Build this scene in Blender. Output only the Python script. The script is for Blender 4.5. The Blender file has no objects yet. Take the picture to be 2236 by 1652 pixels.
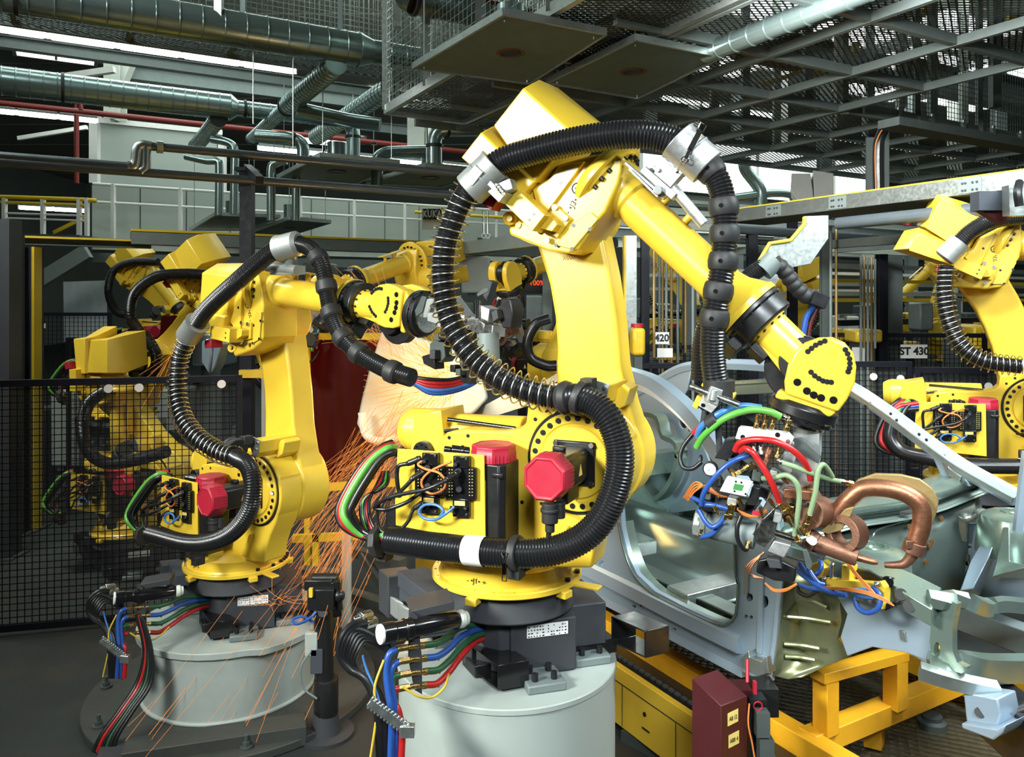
import bpy, bmesh, math, random
from mathutils import Vector, Matrix
from mathutils.geometry import tessellate_polygon
V = Vector
C = bpy.context.scene.collection
rnd = random.Random(11)
PI = math.pi
# ------------------------------------------------------------------ the camera that took the photograph
FOC, PCX, HOR, CAMZ = 1700.0, 1118.0, 655.0, 2.5
CAM = V((0, 0, CAMZ))
def ray(px, py): return V(((px - PCX) / FOC, 1.0, -(py - HOR) / FOC))
def pt(px, py, Y): return CAM + ray(px, py) * Y
def onplane(px, py, P, N):
    d = ray(px, py); return CAM + d * ((P - CAM).dot(N) / d.dot(N))
def onz(px, py, z): return onplane(px, py, V((0, 0, z)), V((0, 0, 1)))
class Frame:
    """an upright frame: x = facing direction, t = towards the viewer's side, z up"""
    def __init__(s, B, yaw):
        s.B = V(B); s.yaw = yaw
        s.M = Matrix.Translation(s.B) @ Matrix.Rotation(yaw, 4, 'Z'); s.I = s.M.inverted()
        s.n = V((math.sin(yaw), -math.cos(yaw), 0))
    def L(s, px, py, t=0.0):                       # picture point on the plane t -> local
        return s.I @ onplane(px, py, s.B + s.n * t, s.n)
    def Lz(s, px, py, z): return s.I @ onz(px, py, z)
    def poly(s, pts, t=0.0): return [s.L(x, y, t) for x, y in pts]
# ------------------------------------------------------------------ materials
MATS = {}
def mat(name, col, rough=0.5, metal=0.0, var=0.12, scale=6.0, bump=0.0, bscale=60.0, coat=0.0, rvar=0.12, emit=None, est=0.0, alpha=None, spec=0.5, dirt=0.0):
    m = bpy.data.materials.new(name); m.use_nodes = True
    nt = m.node_tree; nd = nt.nodes; lk = nt.links
    b = nd['Principled BSDF']
    b.inputs['Roughness'].default_value = rough; b.inputs['Metallic'].default_value = metal
    b.inputs['Specular IOR Level'].default_value = spec
    if coat: b.inputs['Coat Weight'].default_value = coat; b.inputs['Coat Roughness'].default_value = 0.12
    tc = nd.new('ShaderNodeTexCoord'); no = nd.new('ShaderNodeTexNoise')
    no.inputs['Scale'].default_value = scale; no.inputs['Detail'].default_value = 5; no.inputs['Roughness'].default_value = 0.6
    lk.new(tc.outputs['Object'], no.inputs['Vector'])
    mx = nd.new('ShaderNodeMix'); mx.data_type = 'RGBA'
    lo = [max(0, c * (1 - var)) for c in col]; hi = [min(1, c * (1 + var)) for c in col]
    mx.inputs[6].default_value = (*lo, 1); mx.inputs[7].default_value = (*hi, 1)
    lk.new(no.outputs['Fac'], mx.inputs[0])
    out = mx.outputs[2]
    if dirt:
        n2 = nd.new('ShaderNodeTexNoise'); n2.inputs['Scale'].default_value = scale * 2.3; n2.inputs['Detail'].default_value = 8
        lk.new(tc.outputs['Object'], n2.inputs['Vector'])
        rp = nd.new('ShaderNodeValToRGB'); rp.color_ramp.elements[0].position = 0.52; rp.color_ramp.elements[1].position = 0.78
        lk.new(n2.outputs['Fac'], rp.inputs['Fac'])
        ml = nd.new('ShaderNodeMath'); ml.operation = 'MULTIPLY'; ml.inputs[1].default_value = dirt
        lk.new(rp.outputs['Color'], ml.inputs[0])
        m3 = nd.new('ShaderNodeMix'); m3.data_type = 'RGBA'; m3.inputs[7].default_value = (0.06, 0.045, 0.03, 1)
        lk.new(ml.outputs[0], m3.inputs[0]); lk.new(out, m3.inputs[6]); out = m3.outputs[2]
    lk.new(out, b.inputs['Base Color'])
    if rvar:
        mr = nd.new('ShaderNodeMapRange'); mr.inputs[3].default_value = max(0.02, rough - rvar); mr.inputs[4].default_value = min(1, rough + rvar)
        n3 = nd.new('ShaderNodeTexNoise'); n3.inputs['Scale'].default_value = scale * 3; n3.inputs['Detail'].default_value = 3
        lk.new(tc.outputs['Object'], n3.inputs['Vector']); lk.new(n3.outputs['Fac'], mr.inputs[0]); lk.new(mr.outputs[0], b.inputs['Roughness'])
    if bump:
        bn = nd.new('ShaderNodeTexNoise'); bn.inputs['Scale'].default_value = bscale; bn.inputs['Detail'].default_value = 3
        bp = nd.new('ShaderNodeBump'); bp.inputs['Strength'].default_value = bump; bp.inputs['Distance'].default_value = 0.02
        lk.new(tc.outputs['Object'], bn.inputs['Vector']); lk.new(bn.outputs['Fac'], bp.inputs['Height']); lk.new(bp.outputs[0], b.inputs['Normal'])
    if emit: b.inputs['Emission Color'].default_value = (*emit, 1); b.inputs['Emission Strength'].default_value = est
    if alpha is not None: b.inputs['Alpha'].default_value = alpha
    MATS[name] = m; return m
def glow(name, col, st):
    m = bpy.data.materials.new(name); m.use_nodes = True; nt = m.node_tree; nt.nodes.clear()
    e = nt.nodes.new('ShaderNodeEmission'); o = nt.nodes.new('ShaderNodeOutputMaterial')
    e.inputs[0].default_value = (*col, 1); e.inputs[1].default_value = st
    nt.links.new(e.outputs[0], o.inputs[0]); MATS[name] = m; return m
mat('yellow', (0.80, 0.54, 0.045), 0.34, 0, 0.06, 3, coat=0.25, rvar=0.06, bump=0.03, bscale=180, dirt=0.10)
mat('yellow_worn', (0.76, 0.50, 0.025), 0.42, 0, 0.10, 7, coat=0.1, dirt=0.35, bump=0.04, bscale=120)
mat('yellow_orange', (0.80, 0.38, 0.015), 0.45, 0, 0.10, 4, dirt=0.22)
mat('yellow_edge', (0.72, 0.50, 0.02), 0.5)
mat('charcoal', (0.035, 0.037, 0.042), 0.6, 0, 0.2, 6, bump=0.05, bscale=150)
mat('black', (0.010, 0.010, 0.011), 0.35, 0, 0.2, 8)
mat('black_gloss', (0.008, 0.008, 0.009), 0.16, 0, 0.2, 8)
mat('hose', (0.012, 0.012, 0.013), 0.26, 0, 0.2, 5, rvar=0.08)
mat('rubber', (0.018, 0.018, 0.018), 0.55, 0, 0.2, 9)
mat('red', (0.38, 0.014, 0.034), 0.42, 0, 0.08, 5)
mat('red_dark', (0.055, 0.004, 0.006), 0.5, 0, 0.2, 5)
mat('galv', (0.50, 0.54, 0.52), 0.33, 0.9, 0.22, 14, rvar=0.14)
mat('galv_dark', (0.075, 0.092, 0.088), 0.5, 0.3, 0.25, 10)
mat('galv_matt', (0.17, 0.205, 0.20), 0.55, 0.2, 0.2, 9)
mat('duct', (0.30, 0.39, 0.385), 0.26, 0.75, 0.06, 2, rvar=0.03)
mat('steel', (0.62, 0.62, 0.60), 0.25, 1.0, 0.1, 20)
mat('chrome', (0.8, 0.8, 0.8), 0.08, 1.0, 0.05, 20, rvar=0.04)
mat('alu', (0.62, 0.63, 0.63), 0.42, 0.85, 0.12, 14, bump=0.05, bscale=200)
mat('cast_alu', (0.36, 0.38, 0.37), 0.5, 0.6, 0.15, 10, bump=0.08, bscale=160)
mat('spring', (0.62, 0.60, 0.52), 0.28, 1.0, 0.08, 20)
mat('brass', (0.60, 0.42, 0.16), 0.28, 1.0, 0.15, 30)
mat('copper', (0.33, 0.145, 0.08), 0.42, 0.85, 0.35, 12, bump=0.06, bscale=90)
mat('copper_dark', (0.22, 0.105, 0.065), 0.5, 0.7, 0.3, 12, bump=0.08, bscale=120)
mat('bronze', (0.36, 0.25, 0.10), 0.5, 0.55, 0.18, 9, bump=0.05)
mat('car_panel', (0.40, 0.51, 0.61), 0.30, 0.45, 0.05, 1.3, coat=0.15, rvar=0.04)
mat('car_panel_green', (0.34, 0.44, 0.38), 0.26, 0.8, 0.06, 1.5, rvar=0.05)
mat('car_inner', (0.19, 0.245, 0.22), 0.30, 0.75, 0.08, 1.5, rvar=.05)
mat('zinc_yellow', (0.33, 0.345, 0.19), 0.32, 0.7, 0.12, 1.6, rvar=.05)
mat('grey_paint', (0.36, 0.41, 0.385), 0.42, 0.0, 0.10, 2.0, bump=0.02, bscale=160, dirt=0.16)
mat('grey_box', (0.055, 0.062, 0.075), 0.8, spec=.15)
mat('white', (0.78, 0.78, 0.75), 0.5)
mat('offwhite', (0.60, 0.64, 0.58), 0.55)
mat('booth_grey', (0.34, 0.38, 0.35), 0.55, 0, 0.05, 1.0)
mat('roof_panel', (0.36, 0.38, 0.32), 0.7, 0, 0.15, 1.2, dirt=0.2)
mat('blue_hose', (0.02, 0.075, 0.30), 0.32)
mat('blue_light', (0.05, 0.17, 0.45), 0.3)
mat('green_hose', (0.10, 0.36, 0.05), 0.3)
mat('green_dark', (0.02, 0.085, 0.035), 0.4)
mat('green_grey', (0.22, 0.32, 0.17), 0.42)
mat('red_hose', (0.42, 0.015, 0.015), 0.3)
mat('orange_cable', (0.60, 0.18, 0.04), 0.42)
mat('yellow_cable', (0.60, 0.42, 0.04), 0.42)
mat('red_pipe', (0.20, 0.018, 0.012), 0.45)
mat('pipe_dark', (0.14, 0.17, 0.19), 0.34, 0.5, 0.2, 6)
mat('post_black', (0.010, 0.011, 0.018), 0.42, 0, spec=.3)
mat('wire_black', (0.006, 0.006, 0.007), 0.65, spec=.15)
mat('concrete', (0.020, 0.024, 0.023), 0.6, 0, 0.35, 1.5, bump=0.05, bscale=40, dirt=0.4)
mat('rust_paint', (0.04, 0.043, 0.038), 0.6, 0, 0.3, 4, dirt=0.5)
mat('copper_rust', (0.14, 0.065, 0.02), 0.6, 0.3, 0.4, 18)
mat('label_white', (0.8, 0.8, 0.78), 0.5, var=0.03)
mat('ink', (0.015, 0.015, 0.015), 0.6)
mat('label_yellow', (0.78, 0.58, 0.16), 0.55)
mat('lcd_green', (0.05, 0.22, 0.06), 0.3)
mat('dark_far', (0.05, 0.06, 0.06), 0.6)
mat('wall_far', (0.30, 0.34, 0.31), 0.7, 0, 0.15, 0.4)
mat('roof_dark', (0.12, 0.13, 0.115), 0.7, 0, 0.2, 0.8)
glow('tube_light', (0.93, 1.0, 0.95), 9.0)
glow('skylight', (0.95, 1.0, 1.0), 5.0)
glow('led_red', (1.0, 0.05, 0.01), 3.0)
glow('led_green', (0.1, 0.8, 0.2), 0.7)
glow('spark', (1.0, 0.34, 0.08), 1.1)
glow('spark_hot', (1.0, 0.38, 0.06), 1.6)
glow('arc', (1.0, 0.86, 0.6), 60.0)
def clear_sheet(name, tint, fac, rough=0.08):
    m = bpy.data.materials.new(name); m.use_nodes = True; nt = m.node_tree; nd = nt.nodes; lk = nt.links; nd.clear()
    o = nd.new('ShaderNodeOutputMaterial'); mx = nd.new('ShaderNodeMixShader'); tr = nd.new('ShaderNodeBsdfTransparent'); gl = nd.new('ShaderNodeBsdfPrincipled')
    gl.inputs['Base Color'].default_value = (*tint, 1); gl.inputs['Roughness'].default_value = rough
    no = nd.new('ShaderNodeTexNoise'); no.inputs['Scale'].default_value = 2.5; mr = nd.new('ShaderNodeMapRange')
    mr.inputs[3].default_value = fac * 0.5; mr.inputs[4].default_value = fac * 1.5
    lk.new(no.outputs['Fac'], mr.inputs[0]); lk.new(mr.outputs[0], mx.inputs[0])
    lk.new(tr.outputs[0], mx.inputs[1]); lk.new(gl.outputs[0], mx.inputs[2]); lk.new(mx.outputs[0], o.inputs[0]); MATS[name] = m
clear_sheet('clear_film', (0.5, 0.55, 0.55), 0.035)
clear_sheet('milky_film', (0.62, 0.70, 0.72), 0.45, 0.2)
def curtain_mat():
    m = bpy.data.materials.new('curtain'); m.use_nodes = True; nt = m.node_tree; nd = nt.nodes; lk = nt.links
    b = nd['Principled BSDF']; b.inputs['Base Color'].default_value = (0.07, 0.002, 0.003, 1); b.inputs['Roughness'].default_value = 0.3
    tl = nd.new('ShaderNodeBsdfTranslucent'); tl.inputs[0].default_value = (0.22, 0.003, 0.003, 1)
    mx = nd.new('ShaderNodeMixShader'); mx.inputs[0].default_value = 0.45
    wv = nd.new('ShaderNodeTexNoise'); wv.inputs['Scale'].default_value = 7; bp = nd.new('ShaderNodeBump'); bp.inputs['Strength'].default_value = 0.3
    tc = nd.new('ShaderNodeTexCoord'); lk.new(tc.outputs['Object'], wv.inputs['Vector']); lk.new(wv.outputs['Fac'], bp.inputs['Height']); lk.new(bp.outputs[0], b.inputs['Normal'])
    lk.new(b.outputs[0], mx.inputs[1]); lk.new(tl.outputs[0], mx.inputs[2]); lk.new(mx.outputs[0], nd['Material Output'].inputs[0]); MATS['curtain'] = m
curtain_mat()
def checker_plate():
    m = mat('checker_plate', (0.10, 0.088, 0.055), 0.4, 0.55, 0.35, 3, dirt=0.3); nt = m.node_tree; nd = nt.nodes; lk = nt.links
    tc = nd.new('ShaderNodeTexCoord'); mp = nd.new('ShaderNodeMapping'); mp.inputs['Scale'].default_value = (22, 22, 22); mp.inputs['Rotation'].default_value = (0, 0, 0.4)
    vo = nd.new('ShaderNodeTexVoronoi'); vo.inputs['Randomness'].default_value = 0.15; vo.inputs['Scale'].default_value = 1.0
    bp = nd.new('ShaderNodeBump'); bp.inputs['Strength'].default_value = 0.9; bp.inputs['Distance'].default_value = 0.02; bp.invert = True
    lk.new(tc.outputs['Object'], mp.inputs[0]); lk.new(mp.outputs[0], vo.inputs['Vector']); lk.new(vo.outputs['Distance'], bp.inputs['Height'])
    lk.new(bp.outputs[0], nd['Principled BSDF'].inputs['Normal'])
checker_plate()
def hood_mat():
    m = mat('hood_sheet', (0.088, 0.130, 0.132), 0.5, 0.15, 0.25, 1.6)
hood_mat()
# ------------------------------------------------------------------ mesh building
WM = {}                                             # world matrix of every root
def catmull(pts, per=8, closed=False):
    P = [V(p) for p in pts]; n = len(P)
    if n < 3: return P
    out = []
    for i in range(n if closed else n - 1):
        a = P[(i - 1) % n] if (closed or i > 0) else P[0] * 2 - P[1]
        b = P[i]; c = P[(i + 1) % n]
        d = P[(i + 2) % n] if (closed or i + 2 < n) else P[-1] * 2 - P[-2]
        for k in range(per):
            t = k / per
            out.append(0.5 * ((2 * b) + (c - a) * t + (2 * a - 5 * b + 4 * c - d) * t * t + (3 * b - a - 3 * c + d) * t ** 3))
    if not closed: out.append(P[-1])
    return out
def resample(P, step):
    L = [0.0]
    for a, b in zip(P, P[1:]): L.append(L[-1] + (b - a).length)
    n = max(2, int(round(L[-1] / step))); out = []; j = 0
    for i in range(n + 1):
        s = L[-1] * i / n
        while j < len(L) - 2 and L[j + 1] < s: j += 1
        u = (s - L[j]) / max(1e-9, L[j + 1] - L[j]); out.append(P[j].lerp(P[j + 1], min(1, max(0, u))))
    return out
def frames(P):
    T = []
    for i in range(len(P)):
        t = P[min(i + 1, len(P) - 1)] - P[max(i - 1, 0)]
        T.append(t.normalized() if t.length > 1e-9 else (T[-1] if T else V((0, 0, 1))))
    u = T[0].orthogonal().normalized(); out = []
    for i, t in enumerate(T):
        u = (u - t * u.dot(t)); u = u.normalized() if u.length > 1e-6 else t.orthogonal().normalized()
        out.append((t, u, t.cross(u)))
    return out
def rotaxis(axis):
    z = V(axis).normalized(); x = z.orthogonal().normalized(); y = z.cross(x)
    return Matrix((x, y, z)).transposed()
class MB:
    def __init__(s): s.bm = bmesh.new(); s.mi = 0; s.M = None
    def _v(s, p): return s.bm.verts.new(s.M @ V(p) if s.M else V(p))
    def _f(s, vs):
        try: f = s.bm.faces.new(vs); f.material_index = s.mi; return f
        except ValueError: return None
    def m(s, i): s.mi = i; return s
    def loft(s, rings, closed=True, caps=True):
        R = [[s._v(p) for p in r] for r in rings]; n = len(R[0])
        for a, b in zip(R, R[1:]):
            for i in range(n if closed else n - 1):
                j = (i + 1) % n; s._f((a[i], a[j], b[j], b[i]))
        if caps and closed: s._f(R[0][::-1]); s._f(R[-1])
        return s
    def prism(s, poly, off):
        P = [V(p) for p in poly]; off = V(off)
        return s.loft([P, [p + off for p in P]])
    def holed(s, outer, holes, off):                # a plate with holes, extruded by off
        off = V(off); loops = [[V(p) for p in outer]] + [[V(p) for p in h] for h in holes]
        tris = tessellate_polygon(loops); flat = [p for l in loops for p in l]
        A = [s._v(p) for p in flat]; B = [s._v(p + off) for p in flat]
        for t in tris: s._f([A[i] for i in t]); s._f([B[i] for i in reversed(t)])
        k = 0
        for l in loops:
            n = len(l)
            for i in range(n): j = (i + 1) % n; s._f((A[k + i], A[k + j], B[k + j], B[k + i]))
            k += n
        return s
    def box(s, c, size, R=None, taper=1.0):
        c = V(c); hx, hy, hz = size[0] / 2, size[1] / 2, size[2] / 2; R = R or Matrix.Identity(3)
        q = [(-1, -1), (1, -1), (1, 1), (-1, 1)]
        return s.loft([[c + R @ V((x * hx, y * hy, -hz)) for x, y in q], [c + R @ V((x * hx * taper, y * hy * taper, hz)) for x, y in q]])
    def beam(s, a, b, w, h, up=(0, 0, 1)):          # box from a to b, w wide, h high
        a, b = V(a), V(b); t = (b - a).normalized(); u = V(up); sd = t.cross(u)
        if sd.length < 1e-4: sd = t.cross(V((1, 0, 0)))
        sd.normalize(); u = sd.cross(t)
        q = [sd * (w / 2) * x + u * (h / 2) * y for x, y in ((-1, -1), (1, -1), (1, 1), (-1, 1))]
        return s.loft([[a + k for k in q], [b + k for k in q]])
    def ibeam(s, a, b, w, h, th=0.012, up=(0, 0, 1)):
        a, b = V(a), V(b); t = (b - a).normalized(); sd = t.cross(V(up))
        if sd.length < 1e-4: sd = t.cross(V((1, 0, 0)))
        u = sd.normalized().cross(t)
        s.beam(a + u * (h / 2 - th / 2), b + u * (h / 2 - th / 2), w, th, u); s.beam(a - u * (h / 2 - th / 2), b - u * (h / 2 - th / 2), w, th, u)
        return s.beam(a, b, th, h - 2 * th, u)
    def cyl(s, a, b, r, r2=None, n=24, caps=True):
        a, b = V(a), V(b); r2 = r if r2 is None else r2; R = rotaxis(b - a)
        ring = [V((math.cos(2 * PI * i / n), math.sin(2 * PI * i / n), 0)) for i in range(n)]
        return s.loft([[a + R @ (k * r) for k in ring], [b + R @ (k * r2) for k in ring]], caps=caps)
    def lathe(s, o, axis, prof, n=32, caps=True, ph=0.0):
        o = V(o); R = rotaxis(axis); ax = V(axis).normalized()
        return s.loft([[o + ax * h + R @ V((r * math.cos(2 * PI * i / n + ph), r * math.sin(2 * PI * i / n + ph), 0)) for i in range(n)] for r, h in prof], caps=caps)
    def tube(s, P, r, n=8, caps=True, rf=None):
        P = [V(p) for p in P]; F = frames(P); rings = []
        for i, (p, (t, u, w)) in enumerate(zip(P, F)):
            rr = rf(i, len(P)) if rf else r
            rings.append([p + (u * math.cos(2 * PI * k / n) + w * math.sin(2 * PI * k / n)) * rr for k in range(n)])
        return s.loft(rings, caps=caps)
    def ring(s, o, axis, R, r, n=32, k=8):
        o = V(o); M = rotaxis(axis)
        P = [o + M @ V((R * math.cos(2 * PI * i / n), R * math.sin(2 * PI * i / n), 0)) for i in range(n)]
        ax = V(axis).normalized(); rg = []
        for p in P:
            d = (p - o).normalized(); rg.append([s._v(p + d * r * math.cos(2 * PI * j / k) + ax * r * math.sin(2 * PI * j / k)) for j in range(k)])
        for i in range(n):
            a, b = rg[i], rg[(i + 1) % n]
            for j in range(k): s._f((a[j], a[(j + 1) % k], b[(j + 1) % k], b[j]))
        return s
    def corrugated(s, pts, r, pitch=0.011, n=18, depth=0.10, per=10):
        P = resample(catmull(pts, per), pitch / 4)
        return s.tube(P, r, n, rf=lambda i, N: r * (1 - depth * (0, 0.35, 1, 0.35)[i % 4]))
    def helix(s, pts, R, r, pitch, n=6, seg=20, per=10):
        P = resample(catmull(pts, per), pitch / seg); F = frames(P)
        Q = [p + (u * math.cos(2 * PI * i / seg) + w * math.sin(2 * PI * i / seg)) * R for i, (p, (t, u, w)) in enumerate(zip(P, F))]
        return s.tube(Q, r, n)
    def sphere(s, c, r, n=16, m=10, sc=(1, 1, 1)):
        c = V(c); rings = []
        for i in range(1, m):
            a = PI * i / m
            rings.append([c + V((r * sc[0] * math.sin(a) * math.cos(2 * PI * k / n), r * sc[1] * math.sin(a) * math.sin(2 * PI * k / n), r * sc[2] * math.cos(a))) for k in range(n)])
        return s.loft(rings)
    def quad(s, a, b, c, d): s._f([s._v(p) for p in (a, b, c, d)]); return s
    def build(s, name, mats, parent=None, bev=0.0, seg=2, smooth=35, local=False, thick=0.0):
        bmesh.ops.recalc_face_normals(s.bm, faces=s.bm.faces)
        me = bpy.data.meshes.new(name); s.bm.to_mesh(me); s.bm.free()
        for k in ([mats] if isinstance(mats, str) else mats): me.materials.append(MATS[k])
        if smooth:
            me.shade_smooth(); me.set_sharp_from_angle(angle=math.radians(smooth))
        else: me.shade_flat()
        o = bpy.data.objects.new(name, me); C.objects.link(o)
        if parent:
            o.parent = parent
            if not local: me.transform(root_matrix(parent).inverted())
        else:
            xs = [v.co for v in me.vertices]
            if xs:
                c = V(((min(v.x for v in xs) + max(v.x for v in xs)) / 2, (min(v.y for v in xs) + max(v.y for v in xs)) / 2, min(v.z for v in xs)))
                me.transform(Matrix.Translation(-c)); o.location = c; WM[o.name] = Matrix.Translation(c)
        if thick: md = o.modifiers.new('thickness', 'SOLIDIFY'); md.thickness = thick; md.offset = 0
        if bev: md = o.modifiers.new('edges', 'BEVEL'); md.width = bev; md.segments = seg; md.limit_method = 'ANGLE'; md.angle_limit = math.radians(38); md.harden_normals = False
        return o
def root_matrix(o):
    while o.parent: o = o.parent
    return WM.get(o.name, Matrix.Identity(4))
def tag(o, label=None, cat=None, group=None, kind=None):
    if label: o['label'] = label
    if cat: o['category'] = cat
    if group: o['group'] = group
    if kind: o['kind'] = kind
    return o
def thing(name, label, cat, loc=(0, 0, 0), yaw=0.0, group=None):
    o = bpy.data.objects.new(name, None); C.objects.link(o); o.empty_display_size = 0.1
    o.location = loc; o.rotation_euler = (0, 0, yaw)
    WM[o.name] = Matrix.Translation(V(loc)) @ Matrix.Rotation(yaw, 4, 'Z')
    return tag(o, label, cat, group)
def struct(o): o['kind'] = 'structure'; return o
def kids(o): return list(o.children)
def dup(o, M, label, group=None, name=None):
    """copy of a thing with its parts and sub-parts, moved by M"""
    r = o.copy(); C.objects.link(r); W = M @ WM.get(o.name, Matrix.Translation(o.location)); WM[r.name] = W
    r.matrix_world = W; r['label'] = label
    if group: r['group'] = group
    for ch in kids(o):
        c = ch.copy(); C.objects.link(c); c.parent = r
        for g in kids(ch): d = g.copy(); C.objects.link(d); d.parent = c
    return r
def text(s, size, M, m, parent, name='lettering', local=False, depth=0.0006, sx=1.0, bold=0.0):
    cu = bpy.data.curves.new('t', 'FONT'); cu.body = s; cu.size = size; cu.extrude = depth; cu.offset = bold; cu.align_x = 'CENTER'; cu.align_y = 'CENTER'
    ob = bpy.data.objects.new('t', cu); C.objects.link(ob); dg = bpy.context.evaluated_depsgraph_get()
    me = bpy.data.meshes.new_from_object(ob.evaluated_get(dg)); bpy.data.objects.remove(ob); bpy.data.curves.remove(cu)
    me.name = name; me.materials.clear(); me.materials.append(MATS[m]); me.transform(Matrix.Diagonal((sx, 1, 1, 1)))
    W = M if local else root_matrix(parent).inverted() @ M
    me.transform(W); o = bpy.data.objects.new(name, me); C.objects.link(o); o.parent = parent; return o
def facing(c, right, up):
    """matrix for flat lettering at c, reading along right, upright along up"""
    x = V(right).normalized(); y = V(up); y = (y - x * y.dot(x)).normalized(); z = x.cross(y)
    M = Matrix((x, y, z)).transposed().to_4x4(); M.translation = V(c); return M
# ------------------------------------------------------------------ the welding robots
ROB = V((-0.022, 3.4, 0)); RYAW = math.radians(-25)
RF = Frame(ROB, RYAW); BF = Frame(ROB, math.radians(16)); B2R = Matrix.Rotation(math.radians(41), 4, 'Z')
def S(s, t, z): return V((s, -t, z))
ROBOT = thing('welding_robot', 'largest yellow welding robot, holding its copper spot welder over the car shell', 'robot', ROB, RYAW, 'yellow welding robots')
LINK = []                                            # (part, link) of the model robot
def rp(mb, name, mats, link, parent=None, bev=0.004, **k):
    o = mb.build(name, mats, parent or ROBOT, bev=bev, local=True, **k); o['_l'] = link; LINK.append(o); return o
def bolt_mesh(r, h):
    b = MB(); b.cyl((0, 0, 0), (0, 0, h), r, n=12); b.cyl((0, 0, h), (0, 0, h + 0.0005), r * 0.5, n=6)
    bmesh.ops.recalc_face_normals(b.bm, faces=b.bm.faces); me = bpy.data.meshes.new('bolt'); b.bm.to_mesh(me); b.bm.free(); return me
BOLT = {}
def bolts(parent, places, axis, r, h, m='black', name='bolt'):
    k = (round(r, 4), round(h, 4), m)
    if k not in BOLT: BOLT[k] = bolt_mesh(r, h); BOLT[k].materials.append(MATS[m])
    R = rotaxis(axis).to_4x4()
    for p in places:
        o = bpy.data.objects.new(name, BOLT[k]); C.objects.link(o); o.parent = parent; o.matrix_local = Matrix.Translation(V(p)) @ R
def circ(c, axis, r, n, a0=0.0, a1=2 * PI):
    R = rotaxis(axis); return [V(c) + R @ V((r * math.cos(a0 + (a1 - a0) * i / n), r * math.sin(a0 + (a1 - a0) * i / n), 0)) for i in range(n)]
NY = V((0, -1, 0)); UZ = V((0, 0, 1))               # towards viewer, up (robot local)
ZTOP = 0.96                                          # pedestal top under the main robot
j2 = RF.L(1257, 1008, 0.11); J2 = V((j2.x, 0, j2.z))
j3 = RF.L(1275, 470, -0.1); J3 = V((j3.x, 0, j3.z))
def at(v, t): return V((v.x, -t, v.z))
# --- base
m = MB(); o8 = [(math.cos(PI / 8 + PI / 4 * i) * 0.235, math.sin(PI / 8 + PI / 4 * i) * 0.235) for i in range(8)]
m.loft([[B2R @ V((x, y, ZTOP + 0.02)) for x, y in o8], [B2R @ V((x, y, 1.17)) for x, y in o8], [B2R @ V((x * .88, y * .88, 1.24)) for x, y in o8]])
m.lathe((0, 0, 1.20), UZ, [(0.30, 0), (0.285, 0.05), (0.275, 0.10)], 40)
BASE = rp(m, 'base', 'charcoal', 'base', bev=0.008)
def bl(s, t, z): return B2R @ S(s, t, z)
def bbox(m, s0, s1, t0, t1, z0, z1):
    q = [(s0, t0), (s1, t0), (s1, t1), (s0, t1)]; return m.loft([[bl(a, b, z0) for a, b in q], [bl(a, b, z1) for a, b in q]])
m = MB(); bbox(m, -0.05, 0.235, 0.05, 0.235, ZTOP + 0.005, 1.185); bbox(m, -0.11, -0.045, 0.08, 0.20, ZTOP + 0.03, 1.15); bbox(m, 0.10, 0.40, -0.25, 0.16, ZTOP + 0.06, 1.20)
cov = rp(m, 'base_cover', 'charcoal', 'base', bev=0.006)
lab = MB(); a = [bl(0.018, 0.237, 1.172), bl(0.196, 0.237, 1.172), bl(0.196, 0.237, 1.120), bl(0.018, 0.237, 1.120)]
lab.loft([a, [p + B2R @ V((0, -0.0012, 0)) for p in a]]); lab.m(1)
for r in range(4):
    z = 1.164 - r * 0.0125
    for k in range(13):
        x = 0.023 + k * 0.0122 + (0.012 if k > 5 else 0)
        if rnd.random() < 0.8: bbox(lab, x, x + rnd.uniform(.004, .009), 0.2382, 0.2386, z - 0.004, z + 0.001)
rp(lab, 'name_plate', ['label_white', 'ink'], 'base', cov, bev=0, smooth=0)
def corner_box(m, p, a, w, h):                        # box from a corner: a and w horizontal, h up
    p, a, w = V(p), V(a), V(w); q = [p, p + a, p + a + w, p + w]; q = [RF.I @ k for k in q]; m.loft([q, [k + V((0, 0, h)) for k in q]])
m = MB(); corner_box(m, (-.364, 3.277, 1.20), (.13, .05, 0), (-.16, .267, 0), .07); corner_box(m, (-.40, 3.35, 1.04), (.22, .08, 0), (-.15, .25, 0), .165)
rear = rp(m, 'rear_terminal_box', 'grey_box', 'base', bev=0.004)
m = MB(); corner_box(m, (-.56, 3.52, 1.06), (.12, .04, 0), (-.06, .10, 0), .19); rp(m, 'side_terminal_box', 'charcoal', 'base', bev=0.004)
m = MB()
for k in range(2): corner_box(m, (-.465 - k * .045, 3.34 + k * .075, 1.10), (.04, -.03, 0), (-.035, .055, 0), .085)
rp(m, 'connector_housing', 'cast_alu', 'base', bev=0.006)
for (s0, t0) in ((0.24, 0.14), (-0.02, 0.30), (-0.30, -0.2), (0.2, -0.3)):
    m = MB(); bbox(m, s0, s0 + 0.16, t0 - .08, t0 + 0.08, ZTOP, ZTOP + 0.035); f = rp(m, 'foot_plate', 'galv_matt', 'base', bev=0.006)
    bolts(f, [bl(s0 + a, t0 + b, ZTOP + .034) for a in (.04, .12) for b in (-.03, .04)], UZ, 0.013, 0.03, 'black')
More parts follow.
